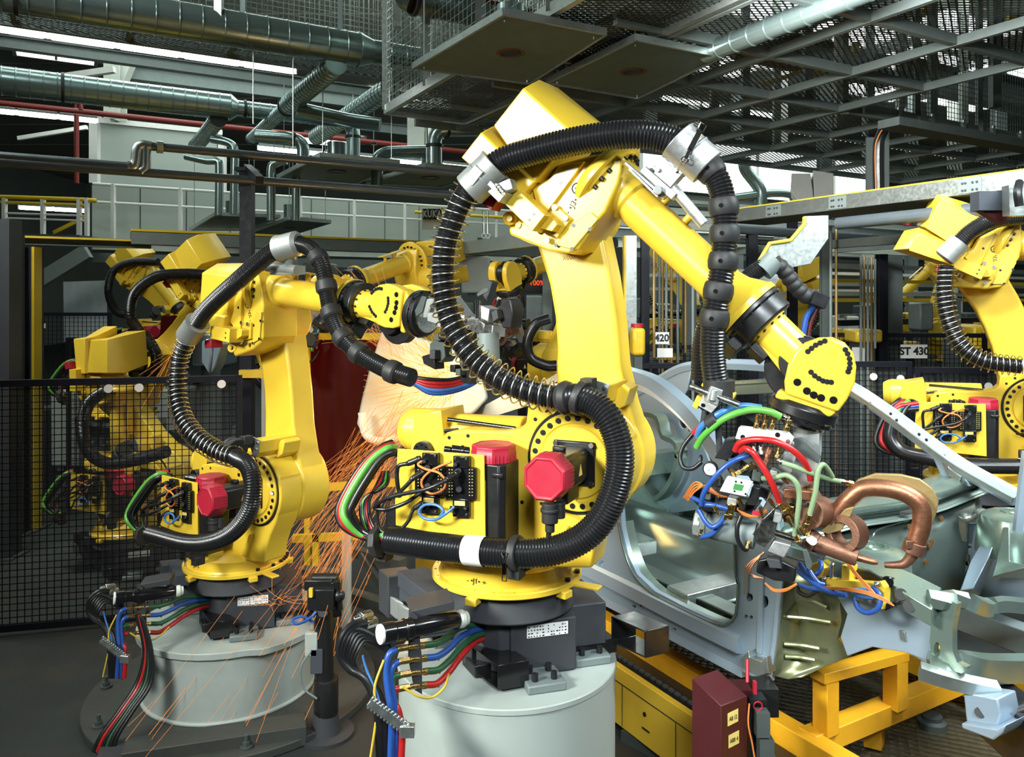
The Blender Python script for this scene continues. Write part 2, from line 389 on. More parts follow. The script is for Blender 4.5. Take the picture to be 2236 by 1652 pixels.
def fork_pocket(p, ax, w, h, th=0.007):               # rectangular tube, open at both ends of ax
    p, ax, w = V(p), V(ax), V(w); e = w.normalized() * th; z = V((0, 0, th)); H = V((0, 0, h))
    out = [p, p + w, p + w + H, p + H]; inn = [p + e + z, p + w - e + z, p + w - e + H - z, p + e + H - z]; I = RF.I; m = MB()
    m.loft([[I @ (q + ax) for q in inn], [I @ q for q in inn], [I @ q for q in out], [I @ (q + ax) for q in out], [I @ (q + ax) for q in inn]], caps=False)
    return rp(m, 'fork_pocket', 'black_gloss', 'base', bev=0.003)
fork_pocket((-.0536, 3.04, .975), (.122, .044, 0), (-.117, .18, 0), .10); fork_pocket((.556, 3.25, 1.005), (.112, .055, 0), (-.123, .155, 0), .114)
m = MB(); corner_box(m, (.20, 3.30, .965), (.26, .10, 0), (-.06, .12, 0), .06); rp(m, 'fork_pocket_bracket', 'black', 'base'); m = MB(); corner_box(m, (-.15, 3.16, .965), (.12, .05, 0), (-.06, .12, 0), .05); rp(m, 'fork_pocket_bracket', 'black', 'base')
# --- turntable
m = MB(); m.lathe((0, 0, 1.30), UZ, [(0.285, 0), (0.29, 0.012), (0.322, 0.012), (0.326, 0.016), (0.326, 0.034), (0.322, 0.038), (0.298, 0.038), (0.290, 0.046), (0.285, 0.10)], 72)
TT = rp(m, 'turntable', 'yellow', 'turret', bev=0)
bolts(TT, circ((0, 0, 1.338), UZ, 0.311, 24), UZ, 0.006, 0.002, 'yellow_worn')
bolts(TT, circ((0, 0, 1.338), UZ, 0.31, 5, -2.4 + .35, -0.6 + .35)[3:] + circ((0, 0, 1.338), UZ, 0.309, 8, -0.35, .6)[:5], UZ, 0.012, 0.014, 'black')
m = MB()
for a in (-1.57, -0.30, 0.9):
    R = Matrix.Rotation(a, 3, 'Z'); m.box(R @ V((0.318, 0, 1.30)), (0.05, 0.05, 0.03), R); rp(m, 'stop_lug', 'yellow', 'turret', TT); m = MB()
m.box(Matrix.Rotation(-0.05, 3, 'Z') @ V((0.37, 0, 1.318)), (0.13, 0.05, 0.012), Matrix.Rotation(-0.05, 3, 'Z'))
rp(m, 'stop_bar', 'yellow', 'turret', TT)
text('- •J1• +', 0.030, facing((Matrix.Rotation(0.0, 3, 'Z') @ V((0, -0.291, 1.367))), V((1, 0, 0)), UZ), 'ink', TT, local=True)
# --- turret casting
def P(pts, t): return RF.poly(pts, t)
T1 = [(962, 1000), (962, 958), (975, 944), (1010, 938), (1100, 941), (1135, 936), (1148, 922), (1152, 886), (1190, 878), (1250, 876), (1320, 900), (1368, 960), (1374, 1040), (1352, 1105), (1322, 1150), (1300, 1196), (1292, 1240), (960, 1240)]
m = MB(); m.prism(P(T1, 0.10), (0, 0.16, 0)); m.lathe((0, 0, 1.34), UZ, [(0.285, 0), (0.27, 0.06), (0.22, 0.10)], 40)
m.cyl(at(J2, 0.10), at(J2, -0.06), 0.228, n=56)
gus = P([(1230, 1150), (1240, 1150), (1215, 1225), (1190, 1225)], 0.13); m.prism(gus, (0, 0.05, 0))
TUR = rp(m, 'turret', 'yellow', 'turret', bev=0.010)
m = MB(); m.m(0).cyl(at(J2, .098), at(J2, .103), 0.214, n=64); m.m(1).lathe(at(J2, .10), NY, [(0.200, 0), (0.200, 0.012), (0.196, 0.016), (0.158, 0.016), (0.152, 0.010), (0.150, 0.010), (0.143, 0.022), (0.12, 0.024)], 64)
FL = rp(m, 'shoulder_flange', ['black', 'yellow'], 'turret', bev=0)
bolts(FL, [p for p in circ(at(J2, .116), NY, 0.178, 26)], NY, 0.0115, 0.004, 'black')
# shoulder motor
m = MB(); q = 0.088
m.prism([at(J2 + V((x * q, 0, z * q)), .120) for x, z in ((-1, -1), (1, -1), (1, 1), (-1, 1))], NY * 0.016); q = 0.066
oc = [(-1, -.75), (-.75, -1), (.75, -1), (1, -.75), (1, .75), (.75, 1), (-.75, 1), (-1, .75)]
m.prism([at(J2 + V((x * q, 0, z * q)), .136) for x, z in oc], NY * 0.225)
m.box(at(J2 + V((0, 0, -.10)), .20), (0.05, 0.13, 0.07)); m.box(at(J2 + V((-.02, 0, .075)), .24), (0.05, 0.03, 0.02))
MOT = rp(m, 'shoulder_motor', 'black', 'turret', bev=0.006)
bolts(MOT, [at(J2 + V((x * .076, 0, z * .076)), .136) for x in (-1, 1) for z in (-1, 1)], NY, 0.010, 0.008, 'steel')
def octcap(c, axis, r, h, ph=PI / 8):
    m = MB(); m.lathe(c, axis, [(r, 0), (r, h * .55), (r * .97, h * .62), (r * .97, h * .9), (r * .90, h), (r * .82, h), (r * .80, h * .97)], 8, ph=ph)
    n = 40; R = rotaxis(axis)
    for i in range(8):
        for k in range(4):
            a = ph + 2 * PI * i / 8 + PI / 8; tdir = R @ V((-math.sin(a), math.cos(a), 0)); o = V(c) + R @ V((math.cos(a), math.sin(a), 0)) * (r * .925) + tdir * ((k - 1.5) * r * .17) + V(axis).normalized() * h * .2
            m.beam(o - V(axis).normalized() * h * .2, o + V(axis).normalized() * h * .3, r * .035, r * .035)
    return m
rp(octcap(at(J2, .352), NY, 0.091, 0.095), 'motor_cap', 'red', 'turret', MOT, bev=0.003)
m = MB(); tri = [at(J2 + V((.0, 0, .0)), 0)]
wz = J2.z - 0.005
m.prism([V((J2.x + .0667, -.235 - a, wz + b)) for a, b in ((-.018, -.018), (.018, -.018), (0, .026))], (0.001, 0, 0))
rp(m, 'warning_triangle', 'label_yellow', 'turret', MOT, bev=0)
m = MB(); z0 = J2.z - .10
m.cyl(S(J2.x - .0, .385, z0), S(J2.x, .385, z0 - .075), 0.031, n=20); m.cyl(S(J2.x, .385, z0 - .02), S(J2.x, .385, z0 - .035), 0.036, n=20); m.cyl(S(J2.x, .385, z0 - .07), S(J2.x, .385, z0 - .11), 0.018, n=16); m.cyl(S(J2.x + .028, .36, z0), S(J2.x + .028, .36, z0 - .06), 0.022, n=16)
rp(m, 'motor_plug', 'rubber', 'turret', MOT)
m = MB(); m.tube(catmull([S(J2.x, .385, z0 - .11), S(J2.x - .01, .38, z0 - .15), S(J2.x - .03, .33, z0 - .13), S(J2.x - .05, .25, z0 - .06), S(J2.x - .13, .16, z0 - .07)]), 0.007)
rp(m, 'motor_lead', 'black', 'turret', bev=0)
m = MB(); a = RF.L(1345, 1012, 0.122); m.box(a, (0.028, 0.001, 0.014)); pl = rp(m, 'motor_tag', 'label_white', 'turret', FL, bev=0)
# base rotation motor (upright, behind the connector panel)
mc = RF.L(1078, 1080, 0.20); mt = RF.L(1078, 1004, .20).z
m = MB(); m.prism([V((mc.x + x * .085, mc.y + y * .085, mt - .35)) for x, y in oc], UZ * .35); m.box(V((mc.x + .06, mc.y - .088, mt - .04)), (0.05, 0.012, 0.02))
M1 = rp(m, 'rotation_motor', 'black', 'turret', bev=0.006)
rp(octcap(V((mc.x, mc.y, mt)), UZ, 0.094, 0.068), 'motor_cap', 'red', 'turret', M1, bev=0.003)
m = MB(); a = RF.L(1025, 987, .20); b = RF.L(985, 982, .24); m.cyl(a, b, 0.022, n=20); m.cyl(b, b + (b - a).normalized() * .03, .014); m.cyl(a.lerp(b, .3), a.lerp(b, .5), .026)
rp(m, 'motor_plug', 'black_gloss', 'turret', M1)
# balancer cylinder behind
m = MB(); ba = RF.L(905, 938, -.10); bb = RF.L(1150, 950, -.10)
m.cyl(ba, ba.lerp(bb, .28), 0.105, n=40); m.cyl(ba.lerp(bb, .26), bb, 0.085, n=40); m.cyl(ba.lerp(bb, -.08), ba, 0.08, 0.105, n=40)
m.prism(P([(905, 905), (962, 895), (972, 985), (940, 1000), (895, 990)], .03), (0, 0.22, 0))
BAL = rp(m, 'balancer_cylinder', 'yellow', 'turret', bev=0.006)
m = MB(); a, b = RF.L(978, 915, .02), RF.L(1125, 935, .02); m.cyl(a, b, 0.009); a, b = RF.L(972, 941, .02), RF.L(1000, 938, .02); m.cyl(a, b, 0.009)
rp(m, 'tie_rod', 'black_gloss', 'turret', BAL, bev=0)
bolts(TUR, P([(981, 955), (1022, 951), (1193, 896), (1169, 915), (1140, 1096)], .10), NY, 0.008, 0.002, 'black')
m = MB(); a = RF.L(924, 985, .05); m.cyl(a + V((0, .06, 0)), a + V((0, -.015, 0)), .046, n=32); e = rp(m, 'end_cap', 'black', 'turret', bev=.003); bolts(e, circ(a + V((0, -.015, 0)), NY, .033, 8), NY, .006, .002, 'black_gloss')
# connector panel
pp = [(868, 979), (1057, 993), (1060, 1184), (860, 1146)]
m = MB(); m.prism(P(pp, .30), (0, 0.006, 0)); PAN = rp(m, 'connector_panel', 'yellow', 'turret', bev=0.002)
m = MB(); a = P([(1040, 1050), (1058, 1050), (1058, 1180), (1040, 1180)], .295); m.prism(a, (0, 0.14, 0)); m.prism(P([(862, 1100), (880, 1100), (880, 1140), (862, 1140)], .295), (0, .2, 0)); rp(m, 'panel_bracket', 'yellow', 'turret', bev=.003)
def io_module(cx, cy):
    def q(dx, dy, t): return RF.L(cx + dx, cy + dy, t)
    def bx(m, x0, y0, x1, y1, t0, t1): m.prism([q(x0, y0, t1), q(x1, y0 + (x1 - x0) * .05, t1), q(x1, y1 + (x1 - x0) * .05, t1), q(x0, y1, t1)], (0, t1 - t0, 0))
    m = MB(); bx(m, -33, -32, 32, 38, .306, .325); bx(m, -17, -55, 17, -28, .306, .332); bx(m, -18, 38, 18, 78, .306, .326)
    o = rp(m, 'io_module', 'black_gloss', 'turret', bev=.003)
    m = MB(); bx(m, -14, 43, 9, 53, .326, .327); rp(m, 'display_window', 'label_yellow', 'turret', o, bev=0)
    m = MB()
    for r in range(9):
        for c in (-26, -20, 18, 24):
            bx(m, c, -26 + r * 7, c + 2, -24 + r * 7, .325, .3255)
    rp(m, 'lettering', 'label_yellow', 'turret', o, bev=0, smooth=0)
    bolts(o, [q(x, y, t) for x, y, t in ((-12, -50, .332), (12, -48, .332), (-14, 72, .326), (12, 74, .326))], NY, .005, .002, 'steel')
    m = MB()
    for x, y in ((-5, -22), (-4, 18)):
        m.cyl(q(x, y, .325), q(x, y, .345), .013, n=20)
    m.cyl(q(-12, -36, .332), q(-12, -36, .35), .009, n=16); m.cyl(q(10, 60, .326), q(10, 60, .34), .007)
    rp(m, 'round_socket', 'black', 'turret', o, bev=.002); return o
io_module(1006, 1050); io_module(938, 1043)
def cable(pts, r, m_, name='cable', link='turret', parent=None, n=10, per=8):
    b = MB(); b.tube(catmull([RF.L(x, y, t) for x, y, t in pts], per), r, n); return rp(b, name, m_, link, parent, bev=0, smooth=60)
def plug(a, b, r, m_='black', link='turret', name='cable_plug'):
    A, B = RF.L(*a), RF.L(*b); m = MB(); m.cyl(A, B, r, n=16); m.cyl(A.lerp(B, .15), A.lerp(B, .35), r * 1.18, n=16); m.cyl(B, B + (B - A) * .25, r, r * .55, n=16); return rp(m, name, m_, link)
cable([(985, 1008, .35), (960, 1018, .355), (935, 1032, .36), (921, 1050, .36), (926, 1068, .355), (945, 1078, .355), (968, 1068, .36), (973, 1050, .36), (958, 1032, .365), (930, 1024, .36), (913, 1014, .355), (922, 1006, .345)], .0052, 'orange_cable')
cable([(992, 1106, .345), (972, 1122, .36), (950, 1134, .36), (925, 1130, .36), (915, 1116, .36), (928, 1102, .355), (952, 1102, .355), (968, 1114, .36), (962, 1126, .36)], .006, 'blue_light')
cable([(1002, 1032, .345), (965, 1053, .40), (930, 1068, .42), (880, 1078, .42), (840, 1090, .42), (818, 1108, .41), (840, 1112, .40), (858, 1108, .40), (890, 1095, .38), (918, 1075, .34)], .0085, 'black')
plug((1003, 1031, .34), (975, 1048, .39), .014)
cable([(930, 1026, .335), (905, 1042, .37), (885, 1062, .38), (868, 1078, .38), (850, 1090, .38)], .0085, 'black'); plug((930, 1026, .33), (902, 1044, .37), .013)
cable([(915, 1003, .34), (893, 1011, .35), (872, 1016, .36), (867, 1030, .36), (868, 1055, .36), (873, 1085, .35)], .009, 'black'); plug((920, 1000, .335), (892, 1011, .35), .013)
cable([(925, 1098, .34), (903, 1112, .36), (893, 1135, .37), (875, 1155, .38), (852, 1165, .40), (830, 1155, .40), (824, 1125, .40), (828, 1100, .40)], .0075, 'black'); plug((925, 1096, .335), (904, 1110, .36), .011)
cable([(990, 1110, .345), (982, 1108, .35)], .008, 'black')
for k, (c, r) in enumerate((('black', .015), ('red_hose', .0155), ('green_hose', .0155), ('black', .014), ('blue_light', .012), ('black', .014), ('black', .013))):
    e = k * 5.5; t = .28 + (k % 3) * .028
    cable([(845, 1180 - (k % 3) * 6, .40), (795, 1172 - k * 2, .40), (752 + e * .5, 1150 - e, t + .10), (738 + e * 1.2, 1115 - e * .7, t + .09), (762 + e * 1.3, 1060 - e * .4, t + .05), (800 + e * 1.1, 1005 - e * .1, t), (835 + e * .9, 975 + e * .4, t - .04), (856 + e * .6, 966 + e, t - .09)], r, c, 'loop_cable', n=12)
for k in range(5):
    cable([(840, 1182, .38), (812 - k * 3, 1140 + k * 6, .36), (806 - k * 4, 1095, .32), (822 + k * 5, 1060, .27), (836 + k * 3, 1030, .20)], .008, ('black', 'red_hose', 'black', 'green_hose', 'black')[k], 'loop_cable')
m = MB(); a = RF.L(820, 1184, .40); b = RF.L(838, 1182, .40); m.lathe(a, b - a, [(.062, 0), (.066, .004), (.066, .030), (.062, .034), (.03, .034)], 8); m.box((a + b) / 2 + V((0.01, 0.02, -.062)), (.05, .06, .03)); rp(m, 'hose_clamp', 'rubber', 'turret')
m = MB(); m.prism(P([(842, 1105), (866, 1105), (866, 1150), (842, 1150)], .30), (0, .05, 0)); rp(m, 'terminal_block', 'black', 'turret')
# lower dress hose
HL = [(1228, 870, .28), (1262, 868, .30), (1300, 884, .31), (1334, 922, .32), (1353, 985, .32), (1348, 1050, .33), (1322, 1120, .35), (1278, 1170, .37), (1215, 1200, .39), (1140, 1208, .41), (1050, 1203, .42), (950, 1192, .42), (850, 1179, .41)]
m = MB(); m.corrugated([RF.L(*p) for p in HL], .054, .0125, 20); rp(m, 'dress_hose', 'hose', 'turret', bev=0, smooth=25)
def hoseclamp(p, q_, r, link, lug=(0, .0, -.06), w=.032):
    a = RF.L(*p); d = (RF.L(*q_) - a).normalized(); m = MB(); m.lathe(a - d * w / 2, d, [(r * .9, 0), (r * 1.22, .0), (r * 1.25, .003), (r * 1.25, w - .003), (r * 1.22, w), (r * .9, w)], 12); m.box(a + V(lug), (.05, .06, .05)); o = rp(m, 'hose_clamp', 'rubber', link, bev=.004)
    return o, a, d
o, a, d = hoseclamp((1128, 1208, .41), (1100, 1206, .41), .054, 'turret', (0, .0, -.065))
m = MB(); c = a + V((-.02, -.066, -.03)); m.tube([c + V((-.016, 0, .05)), c + V((.016, 0, .05)), c + V((0, 0, .015)), c + V((-.016, 0, .05))], .0025, 6); m.box(c + V((0, 0, -.01)), (.016, .006, .04)); m.tube([c + V((-.008, 0, -.03)), c + V((-.008, 0, -.055)), c + V((.008, 0, -.055)), c + V((.008, 0, -.03))], .0025, 6); rp(m, 'toggle_latch', 'chrome', 'turret', o, bev=0)
m = MB(); a0, a1 = RF.L(1060, 1204, .42), RF.L(1018, 1200, .42); m.cyl(a0, a1, .0565, n=28, caps=False); rp(m, 'hose_label', 'label_white', 'turret', bev=0)
m = MB(); g = RF.L(1135, 1250, .40); m.prism(P([(1105, 1245), (1165, 1225), (1165, 1240), (1125, 1262)], .38), (0, .10, 0)); rp(m, 'clamp_bracket', 'yellow', 'turret')
# --- lower arm
AL = [(1162, 505), (1180, 560), (1199, 620), (1211, 690), (1216, 760), (1214, 840), (1208, 890), (1178, 940), (1160, 1000), (1166, 1050)]
AR = [(1352, 1085), (1392, 1010), (1388, 930), (1372, 880), (1354, 800), (1346, 700), (1331, 600), (1312, 510), (1300, 455), (1230, 430)]
m = MB(); front = P(AL + AR, -.06); bk = [p + V((0, .17, 0)) for p in front]
cen = sum(front, V()) / len(front); ins = [p + (cen - p) * .0 for p in front]
m.loft([front, bk]); jb = at(J2, -.055); m.cyl(jb, at(J2, -.26), .238, n=56); m.cyl(at(J2, -.26), at(J2, -.29), .20, .17, n=56)
m.cyl(at(J3, -.05), at(J3, -.25), .125, n=48)
ARM = rp(m, 'lower_arm', 'yellow', 'arm', bev=0.016, seg=3)
m = MB(); m.prism(P([(1330, 862), (1362, 838), (1376, 848), (1364, 886), (1336, 900)], .06), (0, .12, 0)); rp(m, 'stop_block', 'yellow', 'arm', ARM)
m = MB(); m.prism(P([(1283, 826), (1330, 838), (1322, 880), (1300, 905), (1276, 855)], .20), (0, .006, 0)); bk = rp(m, 'hose_bracket', 'galv', 'arm', bev=.001)
bolts(bk, P([(1292, 836), (1320, 846), (1312, 868)], .20), NY, .008, .008, 'steel')
m = MB(); m.prism(P([(1285, 835), (1328, 842), (1322, 880), (1300, 900)], .195), (0, .26, 0)); rp(m, 'bracket_arm', 'yellow', 'arm')
hoseclamp((1268, 868, .30), (1288, 876, .305), .054, 'arm', (.01, .06, .045))
m = MB(); a = RF.L(1240, 868, .285); m.lathe(RF.L(1222, 868, .28), RF.L(1262, 868, .30) - RF.L(1222, 868, .28), [(.045, 0), (.058, .008), (.066, .03), (.058, .052), (.045, .06)], 28); rp(m, 'hose_ball', 'rubber', 'arm', bev=0)
text('X000', .026, facing(RF.L(1240, 562, -.058) + V((0, -.004, 0)), (1, 0, .1), UZ), 'yellow_worn', ARM, 'embossed_number', True)
# upper dress hose with spring
HS = [(1022, 415, .30), (1000, 455, .30), (976, 520, .31), (967, 580, .31), (970, 640, .31), (984, 700, .31), (1010, 750, .31), (1052, 798, .30), (1110, 836, .30), (1170, 858, .29), (1228, 870, .28)]
m = MB(); m.corrugated([RF.L(*p) for p in HS], .047, .0125, 18); SH = rp(m, 'spring_hose', 'hose', 'arm', bev=0, smooth=25)
m = MB(); m.helix([RF.L(*p) for p in HS], .064, .0032, .037, 6, 22); rp(m, 'coil_spring', 'spring', 'arm', SH, bev=0, smooth=60)
# --- elbow housing, counterweight cover, forearm
EP = [(1149, 428), (1163, 407), (1198, 388), (1221, 358), (1290, 338), (1345, 332), (1362, 345), (1350, 400), (1322, 462), (1310, 475), (1262, 545), (1240, 553), (1196, 547), (1112, 512), (1110, 497), (1138, 488), (1150, 470), (1120, 445)]
m = MB(); f = P(EP, .13); m.loft([f, [p + V((0, .25, 0)) for p in f]])
ELB = rp(m, 'elbow_housing', 'yellow', 'elbow', bev=.010)
m = MB(); m.prism(P([(1163, 413), (1196, 394), (1226, 362), (1276, 352), (1180, 482)], .150), (0, .03, 0)); m.prism(P([(1251, 487), (1290, 462), (1306, 478), (1250, 545), (1214, 535)], .142), (0, .02, 0))
m.prism(P([(1212, 446), (1247, 478), (1216, 520), (1180, 500)], .148), (0, .03, 0))
cp = rp(m, 'cover_plate', 'yellow', 'elbow', bev=.003)
bolts(cp, P([(1252, 492), (1288, 500), (1249, 543), (1214, 535)], .142) + P([(1224, 399)], .15), NY, .008, .002, 'black')
bolts(cp, P([(1213, 453), (1236, 476), (1196, 524), (1172, 502)], .148), NY, .012, .012, 'steel')
m = MB(); c = RF.L(1260, 411, .131); m.ring(c, NY, .021, .003, 24, 6); m.prism([c + V((x, -.002, z)) for x, z in ((-.012, .0), (0, .006), (.012, 0), (0, -.006))], (0, -.001, 0)); rp(m, 'index_mark', 'ink', 'elbow', ELB, bev=0)
dx = (RF.L(1275, 410, .13) - RF.L(1245, 455, .13))
text('- •J3• +', .034, facing(RF.L(1253, 443, .1318), dx, V((-dx.z, 0, dx.x))), 'ink', ELB, 'lettering', True)
m = MB(); m.prism(P([(1089, 432), (1116, 400), (1190, 469), (1162, 505)], .25), (0, .10, 0)); m.prism(P([(1185, 475), (1207, 474), (1217, 490), (1205, 505), (1170, 497)], .20), (0, .07, 0))
br = rp(m, 'hose_bracket', 'yellow', 'elbow', bev=.003); bolts(br, P([(1166, 468), (1156, 480)], .25), NY, .006, .001, 'black')
bolts(ELB, P([(1113, 477), (1132, 492)], .131), NY, .013, .004, 'yellow_worn')
m = MB(); m.prism(P([(1098, 475), (1120, 470), (1145, 490), (1120, 505)], .10), (0, .12, 0)); m.cyl(RF.L(1113, 477, .10), RF.L(1113, 477, .125), .03); rp(m, 'lifting_lug', 'yellow', 'elbow', ELB)
m = MB(); m.loft([P([(1142, 192), (1255, 294), (1163, 401), (1077, 274)], .17), P([(1177, 173), (1311, 273), (1215, 400), (1110, 285)], .05), P([(1218, 191), (1331, 283), (1245, 395), (1145, 285)], -.22)])
m.loft([P([(1050, 289), (1165, 398), (1125, 445), (1006, 344)], .19), P([(1077, 274), (1192, 384), (1155, 440), (1035, 345)], .10), P([(1100, 290), (1200, 384), (1160, 435), (1050, 350)], -.18)])
CW = rp(m, 'motor_cover', 'yellow', 'elbow', bev=.006)
m = MB(); a = RF.L(1075, 440, .20); m.box(a, (.07, .08, .05), Matrix.Rotation(.6, 3, 'Y')); rp(m, 'side_motor_cap', 'red', 'elbow')
A0 = RF.L(1318, 382, 0); A1 = RF.L(1760, 793, 0); AX = (A1 - A0).normalized(); LA = (A1 - A0).length
def fa(px, py):                                       # distance along the forearm axis of the point seen at px,py
    return (RF.L(px, py, 0) - A0).dot(AX)
s1 = fa(1378, 438); s2 = fa(1590, 636); s3 = fa(1640, 682); s4 = fa(1735, 770)
m = MB(); m.lathe(A0, AX, [(.150, -.02), (.172, .0), (.178, .012), (.178, .030), (.172, .034)], 56); rp(m, 'forearm_flange', 'yellow', 'elbow', bev=0)
FLG = LINK[-1]
m = MB(); m.lathe(A0, AX, [(.150, .034), (.150, .046), (.118, .05), (.100, .075), (.094, s1 - .03), (.094, s1), (.083, s1 + .012), (.083, s2 - .02), (.092, s2 + .02), (.128, s3 - .035), (.135, s3 - .028), (.135, s3 - .006)], 56)
FA = rp(m, 'forearm', 'yellow', 'elbow', bev=0)
bolts(FLG, circ(A0 + AX * .046, AX, .136, 20), AX, .010, .016, 'black')
m = MB(); pf = RF.L(1640, 560, .0); up = V((AX.z, 0, -AX.x)); up = up if up.z > 0 else -up
for u in (.20, .42): m.cyl(A0 + AX * (s1 + u * (s2 - s1)) + up * .075, A0 + AX * (s1 + u * (s2 - s1)) + up * .125, .016, n=16)
m.beam(A0 + AX * (s1 - .02) + up * .128, A0 + AX * (s1 + .52 * (s2 - s1)) + up * .128, .07, .008, up)
rail = rp(m, 'forearm_rail', 'yellow', 'elbow', bev=.002)
bolts(FA, [A0 + AX * (s2 + .01) + NY * .095], NY, .012, .006, 'black')
m = MB(); m.lathe(A0, AX, [(.130, s3 - .006), (.130, s3 + .012), (.122, s3 + .014), (.122, s3 + .075), (.115, s3 + .080)], 56)
m.box(A0 + AX * (s3 + .045) - up * .125 + NY * .02, (.09, .10, .05), rotaxis(AX)); WR = rp(m, 'wrist_ring', 'black', 'elbow', bev=.003)
bolts(WR, circ(A0 + AX * (s3 + .012), AX, .126, 18), AX, .005, .005, 'black_gloss'); bolts(WR, [A0 + AX * (s3 + .05) - up * .125 + NY * .07], NY, .010, .006, 'steel')
# --- wrist
m = MB(); m.lathe(A0, AX, [(.09, s3 + .08), (.078, s3 + .09), (.074, s4), (.074, s4 + .06)], 40); m.prism([A0 + AX * a + up * b - NY * .05 for a, b in ((s3 + .10, -.06), (s4 + .05, -.085), (s4 + .08, .02), (s3 + .1, .02))], NY * .10)
WRI = rp(m, 'wrist', 'yellow', 'elbow', bev=.005)
m = MB(); m.box(A0 + AX * (s3 + .125) - up * .085 + NY * .03, (.05, .05, .07), rotaxis(AX)); rp(m, 'wrist_plug', 'black', 'elbow', WRI)
bolts(WRI, circ(A0 + AX * (s3 + .085), AX, .085, 14), AX, .006, .006, 'black')
WP = [(1712, 832), (1720, 796), (1735, 767), (1757, 748), (1785, 738), (1815, 737), (1843, 749), (1862, 772), (1869, 803), (1866, 838), (1850, 872), (1830, 900), (1822, 897), (1714, 860)]
j5 = RF.L(1797, 808, .08); J5 = V((j5.x, 0, j5.z))
m = MB(); f = P(WP, .105); m.loft([f, [p + V((0, .075, 0)) for p in f]]); f2 = P([(1700, 850), (1830, 898), (1812, 912), (1690, 868)], .09); m.prism(f2, (0, .18, 0)); m.prism(P(WP, -.05), (0, .05, 0))
WPL = rp(m, 'wrist_fork', 'yellow', 'wrist', bev=.010, seg=3)
bolts(WPL, P([(1764, 767), (1772, 760), (1781, 753), (1791, 748), (1801, 744), (1846, 763), (1851, 772), (1855, 783), (1856, 793), (1855, 803), (1852, 811), (1771, 812), (1779, 820), (1788, 826), (1797, 831), (1806, 833), (1815, 834)], .105), NY, .0095, .0025, 'black')
bolts(WPL, P([(1741, 834), (1762, 853), (1777, 862), (1793, 868), (1820, 873)], .105), NY, .0135, .003, 'black_gloss'); bolts(WPL, P([(1815, 771)], .105), NY, .011, .001, 'yellow_worn')
m = MB(); a = RF.L(1745, 806, .03); m.cyl(a, a + V((0, .05, 0)), .125, n=40); m.cyl(V((J5.x, -.08, J5.z)), V((J5.x, .09, J5.z)), .085, n=40); m.cyl(RF.L(1757, 790, .06), RF.L(1757, 790, -.02), .09, n=40); rp(m, 'wrist_joint_disc', 'black', 'wrist', bev=.004)
F0 = RF.L(1757, 884, .0); F1 = RF.L(1744, 925, .0); FX = (F1 - F0).normalized()
m = MB(); m.lathe(F0, FX, [(.105, -.015), (.122, 0), (.122, .035), (.112, .038), (.112, .058), (.095, .062)], 48)
TF = rp(m, 'tool_flange', 'black', 'wrist', bev=.003); bolts(TF, circ(F0 + FX * .0355, FX, .1185, 12), FX, .006, .004, 'black_gloss')
m = MB(); m.lathe(F0, FX, [(.09, .062), (.09, .075), (.06, .078)], 40); rp(m, 'adapter_disc', 'steel', 'wrist', TF, bev=.002)
# --- dress hose over the elbow and down the forearm (only on the big robot)
MAIN_ONLY_FROM = len(LINK)
def cast_clamp(a, b, r, link, flare=1.08):
    A, B = RF.L(*a), RF.L(*b); L = (B - A).length; m = MB()
    m.lathe(A, B - A, [(r * .8, 0), (r * .98, 0), (r, .006), (r, L * .85), (r * flare, L), (r * .85, L)], 36); m.lathe(A, B - A, [(r, L * .46), (r * 1.05, L * .47), (r * 1.05, L * .53), (r, L * .54)], 36, caps=False); return m, A, B
m, A_, B_ = cast_clamp((1024, 416, .30), (1083, 360, .28), .073, 'elbow'); m.box(A_.lerp(B_, .5) + NY * .07, (.05, .012, .07), Matrix.Rotation(.75, 3, 'Y'))
m.box(A_.lerp(B_, .55) + V((.06, .01, -.06)), (.10, .07, .05), Matrix.Rotation(.75, 3, 'Y')); cc = rp(m, 'hose_coupling', 'cast_alu', 'elbow', bev=.003)
m = MB(); c = RF.L(1078, 408, .37)
for k in range(3): m.ring(c + V((.02 + k * .008, 0, -.01 * k)), (1, -.3, .8), .018, .0022, 20, 6)
m.box(c, (.05, .008, .018), Matrix.Rotation(.75, 3, 'Y')); rp(m, 'toggle_latch', 'chrome', 'elbow', cc, bev=.001)
m = MB(); m.prism(P([(1085, 400), (1113, 388), (1120, 412), (1090, 428)], .30), (0, .05, 0)); rp(m, 'clamp_base', 'cast_alu', 'elbow', cc)
HU = [(1078, 364, .28), (1105, 348, .275), (1150, 334, .27), (1215, 317, .26), (1290, 302, .25), (1370, 293, .24), (1430, 297, .22), (1482, 312, .20)]
m = MB(); m.corrugated([RF.L(*p) for p in HU], .056, .0135, 20); rp(m, 'upper_dress_hose', 'hose', 'elbow', bev=0, smooth=25)
m, A_, B_ = cast_clamp((1545, 366, .18), (1478, 306, .20), .075, 'elbow'); c2 = A_.lerp(B_, .62); m.cyl(c2, RF.L(1482, 362, .14), .036, .026, n=20); m.box(RF.L(1482, 366, .13), (.07, .06, .03), Matrix.Rotation(.75, 3, 'Y')); cc = rp(m, 'hose_coupling', 'alu', 'elbow', bev=.003)
m = MB(); c = RF.L(1512, 318, .28); d = RF.L(1520, 300, .27) - RF.L(1494, 348, .27); d.normalize(); sd = V((-d.z, 0, d.x))
m.tube([c + d * .05 + sd * .012, c + d * .085 + sd * .012, c + d * .085 - sd * .012, c + d * .05 - sd * .012], .003, 6); m.beam(c - d * .02, c + d * .06, .02, .008, NY); m.beam(c - d * .05, c - d * .01, .012, .008, NY); m.ring(c - d * .055, NY, .012, .003, 12, 6); rp(m, 'toggle_latch', 'chrome', 'elbow', cc, bev=0)
